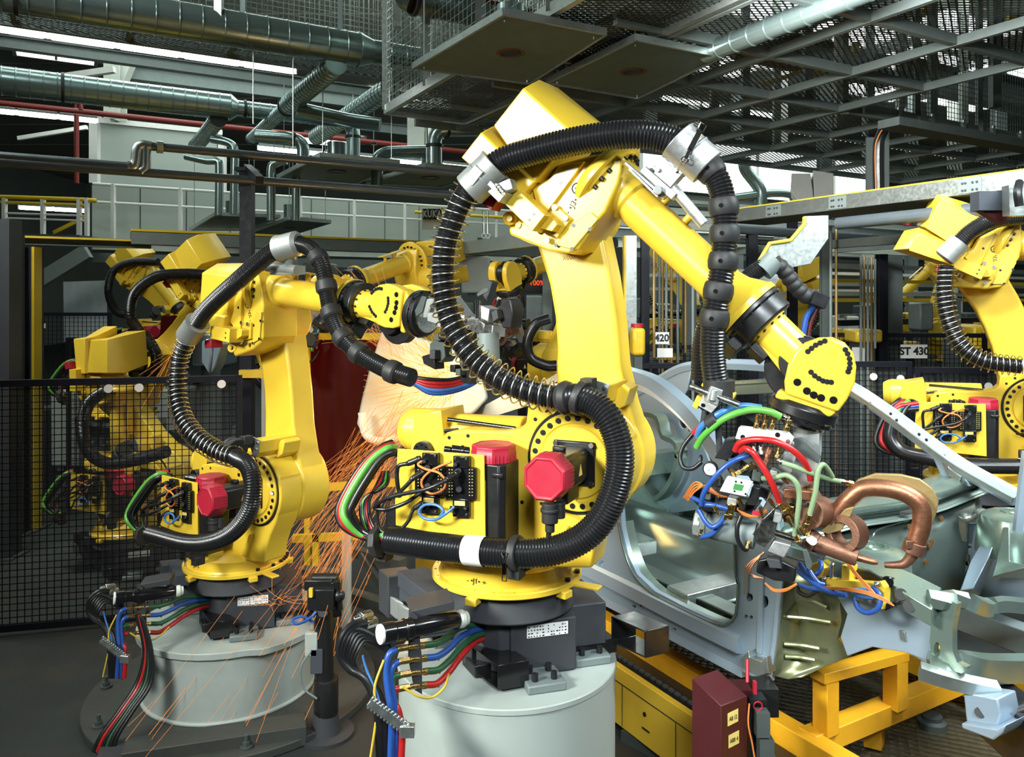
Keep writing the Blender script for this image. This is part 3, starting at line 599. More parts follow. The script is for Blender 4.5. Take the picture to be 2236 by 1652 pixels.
m = MB(); a, b = RF.L(1412, 378, .10), RF.L(1460, 425, .10); m.cyl(a, b, .030, n=24); m.cyl(RF.L(1465, 405, .12), RF.L(1537, 490, .10), .021, n=20); m.box(RF.L(1440, 400, .12), (.17, .05, .03), Matrix.Rotation(.75, 3, 'Y')); m.box(RF.L(1400, 385, .12), (.16, .05, .012), Matrix.Rotation(.75, 3, 'Y'))
m.box(RF.L(1462, 380, .13), (.09, .05, .07), Matrix.Rotation(.75, 3, 'Y')); m.cyl(RF.L(1436, 415, .15), RF.L(1436, 415, .17), .018)
sl = rp(m, 'hose_slide', 'alu', 'elbow', bev=.003)
m = MB(); m.beam(RF.L(1380, 372, .12), RF.L(1442, 432, .12), .09, .008, up); rp(m, 'slide_plate', 'steel', 'elbow', sl, bev=.001); bolts(sl, P([(1436, 371), (1428, 360), (1475, 372)], .16), NY, .009, .01, 'steel')
HD = [(1543, 362, .18), (1566, 392, .18), (1579, 440, .18), (1582, 510, .18), (1578, 580, .185), (1567, 645, .19), (1558, 710, .19), (1556, 770, .18), (1561, 820, .17), (1569, 852, .16)]
m = MB(); m.corrugated([RF.L(*p) for p in HD], .0470, .0125, 20); DH = rp(m, 'down_hose', 'hose', 'elbow', bev=0, smooth=25)
HDs = resample(catmull([RF.L(*p) for p in HD], 10), .01)
for (x, y, t) in ((1553, 372, .18), (1578, 449, .18), (1581, 511, .18), (1577, 572, .185), (1567, 634, .19), (1558, 697, .19)):
    p = RF.L(x, y, t); i = min(range(len(HDs)), key=lambda i: (HDs[i] - p).length); d = (HDs[min(i + 3, len(HDs) - 1)] - HDs[max(0, i - 3)]).normalized()
    m = MB(); m.lathe(HDs[i] - d * .034, d, [(.044, 0), (.049, .003), (.053, .012), (.0555, .034), (.053, .056), (.049, .065), (.044, .068)], 28); m.m(1).cyl(HDs[i] + NY * .053, HDs[i] + NY * .057, .008, n=10)
    rp(m, 'hose_ball', ['rubber', 'black_gloss'], 'elbow', DH, bev=0)
m = MB(); a, b = RF.L(1578, 648, -.10), RF.L(1530, 690, -.10); m.corrugated([RF.L(1595, 640, -.14), RF.L(1545, 700, -.14), RF.L(1530, 760, -.13), RF.L(1528, 830, -.12)], .036, .0125, 14); rp(m, 'rear_hose', 'hose', 'elbow', bev=0, smooth=25)
MAIN_ONLY = set(o.name for o in LINK[MAIN_ONLY_FROM:])
def mlink(link, lean, elb, wr, byaw):
    I = Matrix.Identity(4)
    if link == 'turret': return I
    if link == 'base': return Matrix.Rotation(byaw, 4, 'Z')
    Ma = Matrix.Translation(J2) @ Matrix.Rotation(lean, 4, 'Y') @ Matrix.Translation(-J2)
    if link == 'arm': return Ma
    Mb = Matrix.Translation(Ma @ J3) @ Matrix.Rotation(elb, 4, 'Y') @ Matrix.Translation(-J3)
    if link == 'elbow': return Mb
    return Matrix.Translation(Mb @ J5) @ Matrix.Rotation(elb + wr, 4, 'Y') @ Matrix.Translation(-J5)
def robot(label, B, yaw, lean=0, elb=0, wr=0, byaw=0, skip=(), paint=None, bolts_too=True, hide_links=()):
    r = thing('welding_robot', label, 'robot', B, yaw, 'yellow welding robots')
    for p in LINK:
        if p.parent != ROBOT or p.name in MAIN_ONLY or p.name.split('.')[0] in skip or p['_l'] in hide_links: continue
        c = p.copy(); C.objects.link(c); c.parent = r; c.matrix_parent_inverse = Matrix.Identity(4); c.matrix_basis = mlink(p['_l'], lean, elb, wr, byaw)
        for g in list(p.children):
            if g.name.startswith('bolt') and not bolts_too: continue
            d = g.copy(); C.objects.link(d); d.parent = c
    return r
# ------------------------------------------------------------------ spot welding gun on the big robot
GUN = thing('spot_welding_gun', 'copper jawed spot welding gun of the largest robot, tangled in coloured hoses', 'welding gun', RF.M @ RF.L(1744, 925, 0), RYAW)
def gw(x, y, t): return RF.M @ RF.L(x, y, t)
NW = RF.n                                            # towards the viewer, world
def gp(name, m_, f, parent=None, bev=.003, **k):
    m = MB(); f(m); return m.build(name, m_, parent or GUN, bev=bev, **k)
def gpoly(pts, t): return [gw(x, y, t) for x, y in pts]
def gprism(name, m_, pts, t, d, parent=None, bev=.003): return gp(name, m_, lambda m: m.prism(gpoly(pts, t), -NW * d), parent, bev)
def ghose(pts, r, m_, name='hose', parent=None, n=12): return gp(name, m_, lambda m: m.tube(catmull([gw(*p) for p in pts], 8), r, n), parent, 0, smooth=60)
def gbolts(parent, pts, t, r, h, m_='black'):
    k = (round(r, 4), round(h, 4), m_)
    if k not in BOLT: BOLT[k] = bolt_mesh(r, h); BOLT[k].materials.append(MATS[m_])
    I = root_matrix(parent).inverted(); R = rotaxis(NW).to_4x4()
    for p in pts:
        o = bpy.data.objects.new('bolt', BOLT[k]); C.objects.link(o); o.parent = parent; o.matrix_local = I @ Matrix.Translation(gw(p[0], p[1], t)) @ R
body = gprism('gun_body', 'alu', [(1728, 962), (1790, 1000), (1782, 1050), (1720, 1085), (1690, 1130), (1668, 1192), (1634, 1178), (1660, 1120), (1690, 1060), (1704, 1000)], .06, .10, None, .004)
gprism('side_plate', 'galv_dark', [(1731, 958), (1750, 955), (1793, 995), (1786, 1012), (1740, 985)], .13, .012, body, .002)
gprism('side_plate', 'cast_alu', [(1712, 985), (1740, 990), (1730, 1030), (1700, 1070), (1680, 1060)], .11, .04, body)
gprism('adapter_block', 'cast_alu', [(1735, 920), (1790, 940), (1790, 1000), (1728, 968)], .05, .12, body)
mani = gprism('water_manifold', 'white', [(1613, 932), (1720, 946), (1732, 959), (1726, 971), (1605, 958)], .17, .05)
gbolts(mani, [(1622, 954), (1698, 949)], .17, .009, .001, 'black_gloss'); gbolts(mani, [(1721, 963)], .17, .008, .004, 'steel')
def fitting(a, b, r=.010, mm='brass', parent=None):
    A, B = gw(*a), gw(*b); d = B - A
    gp('hose_fitting', mm, lambda m: (m.cyl(A, A + d * .4, r, n=6), m.cyl(A + d * .35, A + d * .7, r * .8, n=12), m.cyl(A + d * .65, B, r * 1.1, n=6)), parent, bev=.001)
for x in (1650, 1667, 1684): fitting((x, 936, .15), (x + 8, 905, .15), parent=mani)
fitting((1716, 940, .15), (1724, 915, .15), .012, parent=mani); fitting((1724, 915, .15), (1708, 908, .15), .011, 'steel', mani)
for x, y in ((1632, 975), (1647, 979), (1662, 982)): fitting((x - 2, y - 12, .16), (x, y + 10, .17), .010, 'steel', mani)
fitting((1682, 976, .16), (1668, 1015, .17), .014, 'copper', mani); fitting((1704, 975, .16), (1695, 1000, .17), .010, 'brass', mani)
fitting((1636, 1016, .16), (1607, 1034, .17), .009, 'brass')
mo = gprism('valve_motor', 'galv_dark', [(1598, 975), (1640, 985), (1660, 1020), (1640, 1040), (1595, 1035), (1580, 1012)], .12, .09); gprism('valve_cover', 'black', [(1582, 960), (1605, 958), (1608, 985), (1590, 1005), (1560, 1000)], .14, .07, mo)
vb = gprism('valve_block', 'white', [(1587, 1041), (1643, 1054), (1629, 1084), (1571, 1072)], .20, .03, None, .002); gprism('display', 'lcd_green', [(1604, 1055), (1625, 1059), (1620, 1072), (1600, 1068)], .2015, .001, vb, 0)
gbolts(vb, [(1607, 1051), (1619, 1053), (1604, 1072), (1628, 1078)], .2, .004, .001)
gprism('black_valve', 'black', [(1642, 1062), (1660, 1066), (1652, 1105), (1630, 1102)], .18, .05); gprism('black_valve', 'charcoal', [(1560, 1080), (1640, 1098), (1660, 1100), (1640, 1125), (1560, 1108)], .12, .07)
gprism('solenoid_block', 'black', [(1520, 1060), (1560, 1070), (1575, 1110), (1540, 1120), (1510, 1090)], .10, .06)
gprism('red_tag', 'red', [(1644, 1114), (1664, 1118), (1662, 1126), (1641, 1122)], .17, .004, None, 0)
g = gw(1550, 1024, .20)
ga = gp('pressure_gauge', 'black', lambda m: m.lathe(g, NW, [(.024, -.025), (.027, -.02), (.027, .0), (.024, .003), (.022, -.001)], 28)); gp('gauge_face', 'label_white', lambda m: m.cyl(g - NW * .001, g + NW * .0005, .0215, n=28), ga, 0)
gp('gauge_needle', 'ink', lambda m: m.beam(g + NW * .001 + V((-.008, 0, -.006)), g + NW * .001 + V((.012, 0, .007)), .002, .0008), ga, 0)
# actuator
a, b = gw(1522, 1138, .06), gw(1650, 1168, .06)
act = gp('servo_cylinder', 'galv_matt', lambda m: (m.lathe(a, b - a, [(.044, 0), (.056, .008), (.056, .04), (.052, .042), (.052, (b - a).length)], 40)), None, .002)
gp('cylinder_end_cap', 'cast_alu', lambda m: m.lathe(a - (b - a).normalized() * .01, b - a, [(.040, 0), (.060, .006), (.060, .030)], 8), act)
gprism('end_block', 'steel', [(1634, 1178), (1666, 1132), (1696, 1102), (1707, 1104), (1690, 1172), (1670, 1196)], .11, .10, None, .003)
gprism('guide_block', 'alu', [(1676, 1203), (1690, 1180), (1728, 1190), (1712, 1218)], .10, .08, None, .003)
gp('piston_rod', 'chrome', lambda m: m.cyl(gw(1690, 1163, .09), gw(1745, 1180, .09), .014, n=24), None, 0)
gp('guide_rod', 'chrome', lambda m: m.cyl(gw(1702, 1210, .08), gw(1762, 1226, .08), .006, n=16), None, 0)
# copper parts
cb = gprism('copper_block', 'copper', [(1718, 1058), (1775, 1067), (1792, 1096), (1780, 1150), (1712, 1140), (1700, 1100)], .06, .10)
gprism('copper_clamp', 'copper', [(1712, 1066), (1776, 1074), (1772, 1094), (1710, 1086)], .10, .04, cb)
gbolts(cb, [(1724, 1092), (1735, 1094), (1748, 1097), (1758, 1099)], .10, .008, .012, 'steel')
def coil(x, y, r0, r1, t, w, a0=0, a1=2 * PI, mm='copper_dark'):
    c = gw(x, y, t); ax = (NW + V((-.6, .05, .12))).normalized(); R = rotaxis(ax); n = 44
    def f(m):
        rg = []
        for i in range(n + 1):
            q = a0 + (a1 - a0) * i / n; d = R @ V((math.cos(q), math.sin(q), 0))
            rg.append([c + d * r1 - ax * w / 2, c + d * r1 + ax * w / 2, c + d * r0 + ax * w / 2, c + d * r0 - ax * w / 2])
        m.loft(rg)
    return gp('flexible_shunt', mm, f, None, .002)
coil(1782, 1118, .006, .054, .05, .10); coil(1848, 1163, .038, .066, .03, .075)
for x, y, w, h, t, mm in ((1604, 1010, 26, 20, .16, 'charcoal'), (1655, 1035, 20, 26, .15, 'galv_dark'), (1668, 1072, 24, 22, .14, 'black'), (1600, 1092, 22, 14, .16, 'alu'), (1622, 1104, 14, 18, .17, 'black'), (1690, 1040, 16, 30, .12, 'cast_alu'), (1560, 1050, 20, 18, .12, 'black'), (1545, 1080, 18, 16, .14, 'galv_dark'), (1700, 1128, 18, 22, .13, 'cast_alu'), (1727, 1112, 14, 18, .13, 'brass')):
    gprism('valve_part', mm, [(x - w / 2, y - h / 2), (x + w / 2, y - h / 2 + w * .25), (x + w / 2 - h * .2, y + h / 2 + w * .25), (x - w / 2 - h * .2, y + h / 2)], t, .05)
for x, y, dx, dy in ((1596, 1025, 8, 14), (1612, 1088, 6, 14), (1640, 1010, 10, 12), (1660, 1108, 4, 14), (1680, 1090, 8, 12), (1706, 1040, 10, 10), (1720, 1128, 6, 14), (1745, 1150, 8, 12), (1560, 1104, 6, 12), (1535, 1062, 8, 10)):
    A, B_ = gw(x, y, .18), gw(x + dx, y + dy, .17); gp('hose_fitting', 'brass', lambda m: (m.cyl(A, B_, .008, n=6), m.cyl(B_, B_ + (B_ - A) * .5, .005, n=10)), None, 0)
HORN = [(1812, 1140, .02), (1832, 1115, .02), (1856, 1087, .02), (1888, 1066, .02), (1937, 1066, .02), (1982, 1080, .02), (2010, 1106, .02), (2012, 1145, .02), (2003, 1175, .02), (1996, 1196, .02)]
hn = gp('copper_horn', 'copper', lambda m: m.tube(catmull([gw(*p) for p in HORN], 8), .031, 24), None, 0, smooth=50)
gp('horn_collar', 'copper_dark', lambda m: (m.cyl(gw(2000, 1182, .02), gw(1991, 1206, .02), .036, n=24), m.box(gw(1985, 1188, .05), (.03, .02, .03))), hn, .003)
tip = [(1996, 1200, .02), (1990, 1214, .02), (1975, 1230, .02), (1955, 1233, .02), (1931, 1233, .02)]
gp('upper_electrode', 'copper_dark', lambda m: m.tube(catmull([gw(*p) for p in tip], 6), .02, 18, rf=lambda i, n: .022 - .013 * i / n), hn, 0, smooth=50)
gprism('bronze_backing_plate', 'bronze', [(1838, 1082), (1874, 1047), (1912, 1034), (1967, 1036), (2009, 1046), (2038, 1068), (2050, 1094), (2044, 1124), (2022, 1180), (2000, 1184), (2016, 1125), (2000, 1085), (1940, 1060), (1890, 1070), (1855, 1095)], .0, .02, hn, .003)
gprism('bronze_web', 'bronze', [(1866, 1106), (1858, 1126), (1838, 1158), (1808, 1166), (1790, 1160), (1815, 1140), (1845, 1110)], .05, .02, hn, .003)
le = gp('electrode_holder', 'copper_dark', lambda m: (m.cyl(gw(1778, 1182, .06), gw(1872, 1217, .06), .031, n=32), m.cyl(gw(1762, 1172, .06), gw(1782, 1184, .06), .036, n=24)), None, .003)
gp('lower_electrode', 'copper', lambda m: m.lathe(gw(1870, 1216, .06), gw(1906, 1226, .06) - gw(1870, 1216, .06), [(.013, 0), (.011, .05), (.009, .062), (.005, .070)], 18), le, 0)
gp('white_plug', 'white', lambda m: m.cyl(gw(1768, 1176, .10), gw(1776, 1182, .125), .015, n=16), le, .002)
gprism('yoke_bar', 'charcoal', [(1742, 1190), (1760, 1180), (1805, 1210), (1795, 1224)], .06, .05)
gprism('link_plate', 'galv_dark', [(1752, 1200), (1762, 1198), (1775, 1232), (1770, 1246), (1760, 1240)], .12, .006)
vc = gprism('sensor_cluster', 'black', [(1655, 1222), (1690, 1215), (1740, 1240), (1735, 1272), (1690, 1268), (1650, 1250)], .06, .08, None, .006); gprism('sensor_cluster', 'charcoal', [(1672, 1218), (1702, 1222), (1708, 1242), (1680, 1240)], .10, .04, vc)
# hoses
ghose([(1705, 909, .17), (1680, 898, .18), (1643, 894, .19), (1607, 902, .20), (1578, 916, .20), (1556, 933, .19), (1534, 954, .17), (1521, 976, .15)], .0125, 'green_hose')
ghose([(1662, 890, .14), (1625, 886, .16), (1592, 893, .17), (1567, 905, .18), (1534, 929, .17), (1522, 950, .15)], .0125, 'blue_light')
ghose([(1560, 905, .16), (1543, 922, .16), (1513, 946, .15)], .011, 'red_hose')
ghose([(1605, 984, .18), (1614, 968, .19), (1636, 960, .20), (1665, 959, .21), (1695, 964, .21), (1727, 980, .20), (1752, 1003, .18), (1766, 1028, .15), (1770, 1047, .13)], .0115, 'red_hose')
ghose([(1616, 985, .18), (1628, 979, .20), (1642, 986, .21), (1656, 1004, .21), (1673, 1031, .21), (1688, 1060, .20), (1702, 1095, .17)], .0115, 'red_hose')
ghose([(1634, 994, .17), (1607, 1003, .19), (1578, 1023, .20), (1553, 1051, .20), (1536, 1078, .19), (1531, 1102, .17)], .0095, 'blue_hose')
ghose([(1513, 947, .12), (1492, 974, .13), (1485, 1001, .14), (1493, 1020, .15), (1513, 1022, .16), (1532, 1008, .16)], .0085, 'black')
gp('hose_strap', 'rubber', lambda m: m.cyl(gw(1548, 926, .17), gw(1568, 912, .18), .030, n=20), None, .003)
ghose([(1705, 1009, .17), (1734, 1018, .17), (1770, 1032, .15), (1807, 1045, .09), (1836, 1051, .04)], .009, 'green_grey'); fitting((1832, 1050, .045), (1862, 1056, .02), .010, 'brass'); fitting((1696, 1004, .17), (1708, 1010, .17), .010, 'steel')
ghose([(1665, 1044, .16), (1689, 1043, .18), (1716, 1037, .18), (1736, 1050, .18), (1745, 1076, .17), (1742, 1120, .16), (1735, 1168, .14)], .0095, 'green_grey')
ghose([(1768, 1122, .14), (1780, 1076, .15), (1786, 1030, .15), (1796, 1014, .14), (1807, 1024, .11), (1817, 1040, .08)], .0095, 'green_grey')
fitting((1736, 1165, .14), (1745, 1184, .12), .012); fitting((1768, 1122, .14), (1758, 1150, .13), .012); fitting((1758, 1150, .13), (1765, 1166, .11), .011); fitting((1702, 1096, .17), (1716, 1118, .14), .011)
ghose([(1531, 1100, .16), (1560, 1103, .17), (1588, 1110, .16)], .009, 'blue_hose'); ghose([(1505, 1083, .12), (1540, 1098, .15), (1585, 1108, .15)], .009, 'blue_hose')
ghose([(1524, 1110, .14), (1540, 1138, .15), (1556, 1150, .15), (1575, 1138, .15), (1590, 1112, .15)], .009, 'blue_hose'); ghose([(1530, 1172, .10), (1555, 1165, .12), (1578, 1140, .13)], .009, 'blue_hose')
fitting((1528, 1172, .10), (1533, 1152, .11), .009); fitting((1592, 1100, .16), (1583, 1132, .15), .009); fitting((1602, 1100, .16), (1594, 1132, .15), .009)
ghose([(1618, 1126, .13), (1610, 1150, .14), (1612, 1180, .14), (1628, 1200, .12), (1634, 1184, .11)], .0085, 'black'); fitting((1630, 1198, .12), (1636, 1180, .11), .009)
for k in range(3): ghose([(1610, 1108 + k * 2, .15), (1630, 1122 + k * 2, .16), (1655, 1127 - k, .16), (1675, 1116 - k * 2, .15)], .0035, 'orange_cable', 'signal_cable', n=6)
for k in range(4): ghose([(1502 - k * 3, 1092 - k * 2, .12), (1520, 1070 - k * 6, .15), (1545 + k * 3, 1060 + k * 5, .16), (1570 + k * 6, 1085, .15)], .0035, 'orange_cable', 'signal_cable', n=6)
for k in range(3): ghose([(1668, 1205, .10), (1640 + k * 5, 1225, .11), (1630 + k * 3, 1242 + k * 2, .11), (1645, 1255 + k * 2, .10), (1668, 1262, .10)], .0035, 'copper', 'signal_cable', n=6)
for k in range(2): ghose([(1670, 1272, .06), (1690, 1286 + k * 3, .06), (1715, 1286 + k * 3, .06), (1740, 1274 + k, .05)], .004, 'orange_cable', 'signal_cable', n=6)
# bracket that carries the hose end above the gun
hb = gprism('hose_end_plate', 'alu', [(1547, 834), (1596, 854), (1553, 902), (1524, 886)], .19, .012, None, .002); gbolts(hb, [(1557, 842), (1586, 855), (1535, 884)], .19, .007, .004, 'black_gloss')
gprism('yellow_block', 'yellow', [(1537, 830), (1550, 836), (1543, 848), (1530, 842)], .185, .04, hb); gprism('yellow_block', 'yellow', [(1522, 862), (1534, 867), (1522, 894), (1511, 887)], .185, .04, hb); gprism('yellow_block', 'yellow', [(1597, 854), (1606, 860), (1600, 874), (1588, 868)], .185, .04, hb)
gp('hose_end_bar', 'steel', lambda m: m.cyl(gw(1507, 843, .215), gw(1614, 884, .215), .0125, n=20), hb, 0)
gp('bar_clamp', 'cast_alu', lambda m: (m.box(gw(1558, 863, .215), (.045, .035, .06), Matrix.Rotation(.35, 3, 'Y')), m.cyl(gw(1560, 850, .24), gw(1556, 874, .24), .012)), hb)
gp('hose_end_sleeve', 'rubber', lambda m: m.cyl(gw(1569, 828, .165), gw(1571, 872, .165), .058, .055, n=28), hb)
gp('support_strut', 'charcoal', lambda m: (m.cyl(gw(1540, 895, .16), gw(1530, 960, .14), .012), m.cyl(gw(1566, 895, .16), gw(1572, 990, .12), .012), m.beam(gw(1600, 880, .10), gw(1700, 950, .05), .03, .03)), hb)
# ------------------------------------------------------------------ pedestals and supply manifold
m = MB(); B = ROB
m.lathe(B, UZ, [(.468, 0), (.468, ZTOP - .025), (.474, ZTOP - .022), (.474, ZTOP - .004), (.470, ZTOP)], 96)
tag(m.build('robot_pedestal', 'grey_paint', smooth=30), 'round grey painted steel pedestal under the largest robot', 'pedestal')
UM = thing('supply_manifold', 'media panel with brass fittings, black air filter and hoses beside the largest pedestal', 'hose panel', ROB, math.radians(16), 'robot media panels')
def uw(x, y, t): return BF.M @ BF.L(x, y, t)
def up_(name, m_, f, parent=None, bev=.002, **k):
    m = MB(); f(m); return m.build(name, m_, parent or UM, bev=bev, **k)
NB = BF.n
a, b = uw(832, 1384, .46), uw(1000, 1352, .36); d = (b - a).normalized(); L = (b - a).length
fl = up_('air_filter', 'black_gloss', lambda m: m.lathe(a, d, [(.030, 0), (.037, .003), (.037, .05), (.034, .052), (.034, .09), (.040, .092), (.040, .12), (.033, .122), (.036, L * .55), (.036, L * .95), (.028, L)], 28))
up_('filter_cap', 'label_white', lambda m: m.cyl(a - d * .006, a + d * .002, .0345, n=28), fl, 0); up_('filter_knob', 'offwhite', lambda m: m.lathe(b, d, [(.030, 0), (.034, .004), (.034, .022), (.026, .028), (.026, .04)], 12), fl)
pa = [(893, 1332), (912, 1345), (922, 1440), (922, 1516), (905, 1506), (892, 1440)]
pl = up_('manifold_plate', 'charcoal', lambda m: m.prism([uw(x, y, .42) for x, y in pa], -NB * .012)); up_('support_bracket', 'charcoal', lambda m: m.prism([uw(x, y, .40) for x, y in ((895, 1335), (992, 1312), (992, 1330), (905, 1350))], -NB * .14))
cols = ['blue_hose', 'blue_hose', 'green_dark', 'red_hose']
for k, (x, y) in enumerate(((866, 1416), (870, 1444), (872, 1473), (870, 1503))):
    up_('brass_fitting', 'brass', lambda m: (m.cyl(uw(x, y, .44), uw(x + 24, y - 4, .43), .013, n=6), m.cyl(uw(x + 24, y - 4, .43), uw(x + 60, y - 8, .40), .010, n=14), m.cyl(uw(x + 52, y - 7, .40), uw(x + 62, y - 8, .40), .014, n=6)), pl, .001); up_('hose_ferrule', 'brass', lambda m: m.cyl(uw(x + 85, y - 10, .37), uw(x + 88, y - 11, .37), .0135, n=14), pl, 0)
    e = k * 7
    up_('hose', cols[k] if k else 'green_dark', lambda m: m.tube(catmull([uw(x + 60, y - 8, .40), uw(x + 86, y - 12, .38), uw(x + 112, y - 26 - k * 4, .34), uw(x + 135, y - 45 - k * 8, .28), uw(x + 165, y - 52 - k * 16, .20), uw(x + 200, y - 55 - k * 20, .12)]), .0125, 12), None, 0)
LH = [('blue_hose', [(866, 1417, .44), (850, 1428, .45), (843, 1460, .46), (848, 1510, .48), (855, 1560, .50), (853, 1660, .52)]), ('blue_hose', [(870, 1445, .44), (858, 1454, .45), (852, 1480, .46), (860, 1530, .48), (866, 1580, .50), (862, 1660, .51)]),
      ('green_dark', [(872, 1474, .44), (858, 1480, .45), (856, 1510, .46), (866, 1560, .49), (872, 1610, .50), (868, 1660, .50)]), ('red_hose', [(870, 1504, .45), (856, 1508, .46), (857, 1528, .47), (870, 1552, .49), (878, 1598, .51), (876, 1660, .52)])]
for c, ptsl in LH: up_('hose', c, lambda m: m.tube(catmull([uw(*p) for p in ptsl]), .0125, 12), None, 0)
for k in range(7):
    o = k * 5
    q = [(800 + o * .5, 1354 + o, .40), (771 + o, 1361 + o * 1.2, .42), (747 + o, 1388 + o * 1.3, .44), (741 + o * 1.1, 1430 + o * .8, .44), (763 + o, 1462 + o * .5, .45), (794 + o * .9, 1482 + o * .6, .46), (816 + o * .7, 1526 + o * .3, .48), (824 + o * .6, 1580, .50), (828 + o * .5, 1660, .50)]
    if k > 1: q[0] = (845 + o * .3, 1395 + o, .42)
    up_('supply_cable', 'black', lambda m: m.tube(catmull([uw(*p) for p in q]), .0115 if k < 3 else .0095, 10), None, 0)
for k in range(2):
    x, y = 786 + k * 10, 1348 + k * 14; up_('cable_gland', 'steel', lambda m: (m.cyl(uw(x, y, .40), uw(x + 22, y - 6, .36), .020, n=8), m.cyl(uw(x - 14, y + 6, .41), uw(x, y, .40), .012)), None, .002)
for c, q in (('yellow_cable', [(980, 1472, .36), (970, 1500, .42), (945, 1521, .44), (915, 1520, .46), (880, 1500, .46)]), ('yellow_cable', [(838, 1440, .46), (818, 1500, .48), (822, 1560, .50), (808, 1660, .52)]), ('blue_light', [(792, 1430, .44), (800, 1460, .45), (830, 1540, .49), (833, 1660, .50)])):
    up_('signal_cable', c, lambda m: m.tube(catmull([uw(*p) for p in q]), .0045, 8), None, 0)
def comb(m):
    a, b = uw(806, 1531, .54), uw(890, 1594, .56); m.beam(a, b, .028, .012, NB)
    for k in range(12):
        p = a.lerp(b, (k + .5) / 12); m.cyl(p + V((0, 0, .006)), p + V((0.012, 0, .022)), .006, n=8); m.cyl(p - V((0, 0, .006)), p - V((0.01, 0, .020)), .006, n=8)
    m.box(b, (.05, .03, .04))
up_('cable_clamp_bar', 'galv', comb)
# ------------------------------------------------------------------ the unpainted car shell
CF = Frame(onz(1640, 1480, 0.75).xy.to_3d(), math.atan2(-.8695, .494))   # x = car front, t = towards the viewer (outboard), z up
CZ0 = 0.75
CAR = thing('car_body_shell', 'unpainted silver grey car body shell with open door frames on the yellow skid', 'car body', CF.B + V((0, 0, CZ0)), CF.yaw)
WM[CAR.name] = Matrix.Translation(CF.B + V((0, 0, CZ0))) @ Matrix.Rotation(CF.yaw, 4, 'Z')
def cw(u, v, w): return CF.M @ V((u, v, CZ0 + w))     # u forward, v across to the far side, w up from the sill
def cpx(x, y, v): return CF.M @ CF.L(x, y, -v)
QC = CF.M.to_3x3() @ V((0, 1, 0)); UC = CF.M.to_3x3() @ V((1, 0, 0))
def cp_(name, m_, f, parent=None, bev=.006, **k):
    m = MB(); f(m); return m.build(name, m_, parent or CAR, bev=bev, **k)
def cpoly(pts, v): return [cpx(x, y, v) for x, y in pts]
def cprism(name, m_, pts, v, d, parent=None, bev=.006): return cp_(name, m_, lambda m: m.prism(cpoly(pts, v), QC * d), parent, bev)
def chol(name, m_, pts, holes, v, d, parent=None, bev=.0): return cp_(name, m_, lambda m: m.holed(cpoly(pts, v), [cpoly(h, v) for h in holes], QC * d), parent, bev)
def ell(x, y, rx, ry, n=14, rot=0.0): return [(x + rx * math.cos(2 * PI * i / n) * math.cos(rot) - ry * math.sin(2 * PI * i / n) * math.sin(rot), y + rx * math.cos(2 * PI * i / n) * math.sin(rot) + ry * math.sin(2 * PI * i / n) * math.cos(rot)) for i in range(n)]
def cband(name, m_, path, prof, parent=None, bev=0.0):   # sheet profile swept along world points: prof = [(inward, up)]
    P_ = resample(catmull(path, 8), .05)
    def f(m):
        rg = []
        for p, (t, _, _) in zip(P_, frames(P_)):
            q = (QC - t * QC.dot(t)).normalized(); u = q.cross(t); u = -u if u.z < 0 else u
            rg.append([p + q * a + u * b for a, b in prof])
        m.loft(rg)
    return cp_(name, m_, f, parent, bev, smooth=30)
# near side: sill and hinge pillar outer panel with the door opening cut out
outer = [(1140, 1168), (1140, 1240), (1230, 1262), (1306, 1303), (1380, 1340), (1464, 1384), (1545, 1426), (1622, 1466), (1660, 1484), (1681, 1488), (1688, 1400), (1700, 1312), (1702, 1262), (1698, 1190), (1690, 1130), (1640, 1080), (1607, 1120), (1607, 1190), (1609, 1270), (1605, 1335), (1596, 1352), (1580, 1358), (1554, 1352), (1494, 1324), (1430, 1290), (1391, 1253), (1373, 1213), (1364, 1177), (1358, 1150), (1352, 1060), (1338, 1040), (1310, 1060), (1300, 1110), (1270, 1150), (1200, 1165)]
holes = [ell(1296, 1242, 5, 6), ell(1313, 1229, 5, 6), ell(1472, 1374, 4, 4), ell(1384, 1324, 5, 4), ell(1400, 1321, 3, 3), ell(1531, 1378, 2.5, 2.5), ell(1614, 1356 + 60, 3, 3), ell(1637, 1304, 7, 9), ell(1671, 1313, 7, 13), ell(1629, 1345, 4, 4), ell(1640, 1347, 4, 4)]
SIDE = chol('body_side', 'car_panel', outer, holes, 0.0, .03)
cp_('body_side_inner', 'car_inner', lambda m: m.prism([p + QC * .07 for p in cpoly([(1622, 1190), (1700, 1200), (1690, 1400), (1680, 1470), (1622, 1450), (1300, 1285), (1300, 1255), (1375, 1240), (1430, 1310), (1560, 1370), (1612, 1365)], 0)], QC * .02), SIDE, 0)
rim = [cpx(x, y, .0) for x, y in [(1609, 1180), (1611, 1270), (1606, 1338), (1595, 1354), (1578, 1360), (1552, 1354), (1492, 1326), (1428, 1292), (1389, 1254), (1371, 1214), (1361, 1177), (1354, 1140)]]
cband('door_flange', 'car_panel_green', rim, [(-.012, -.014), (.10, -.016), (.10, -.006), (-.012, -.004)], SIDE)
sil = [cpx(x, y, -.02) for x, y in [(1200, 1205), (1306, 1256), (1390, 1298), (1464, 1336), (1545, 1376), (1612, 1408)]]
cband('sill_rib', 'car_panel', sil, [(-.012, -.035), (.03, -.05), (.03, .05), (-.004, .03)], SIDE)
sil = [cpx(x, y, .0) for x, y in [(1225, 1258), (1306, 1301), (1380, 1338), (1464, 1382), (1545, 1424), (1622, 1464)]]
cband('sill_flange', 'car_panel', sil, [(-.010, -.03), (.06, -.03), (.06, .012), (.0, .012)], SIDE)
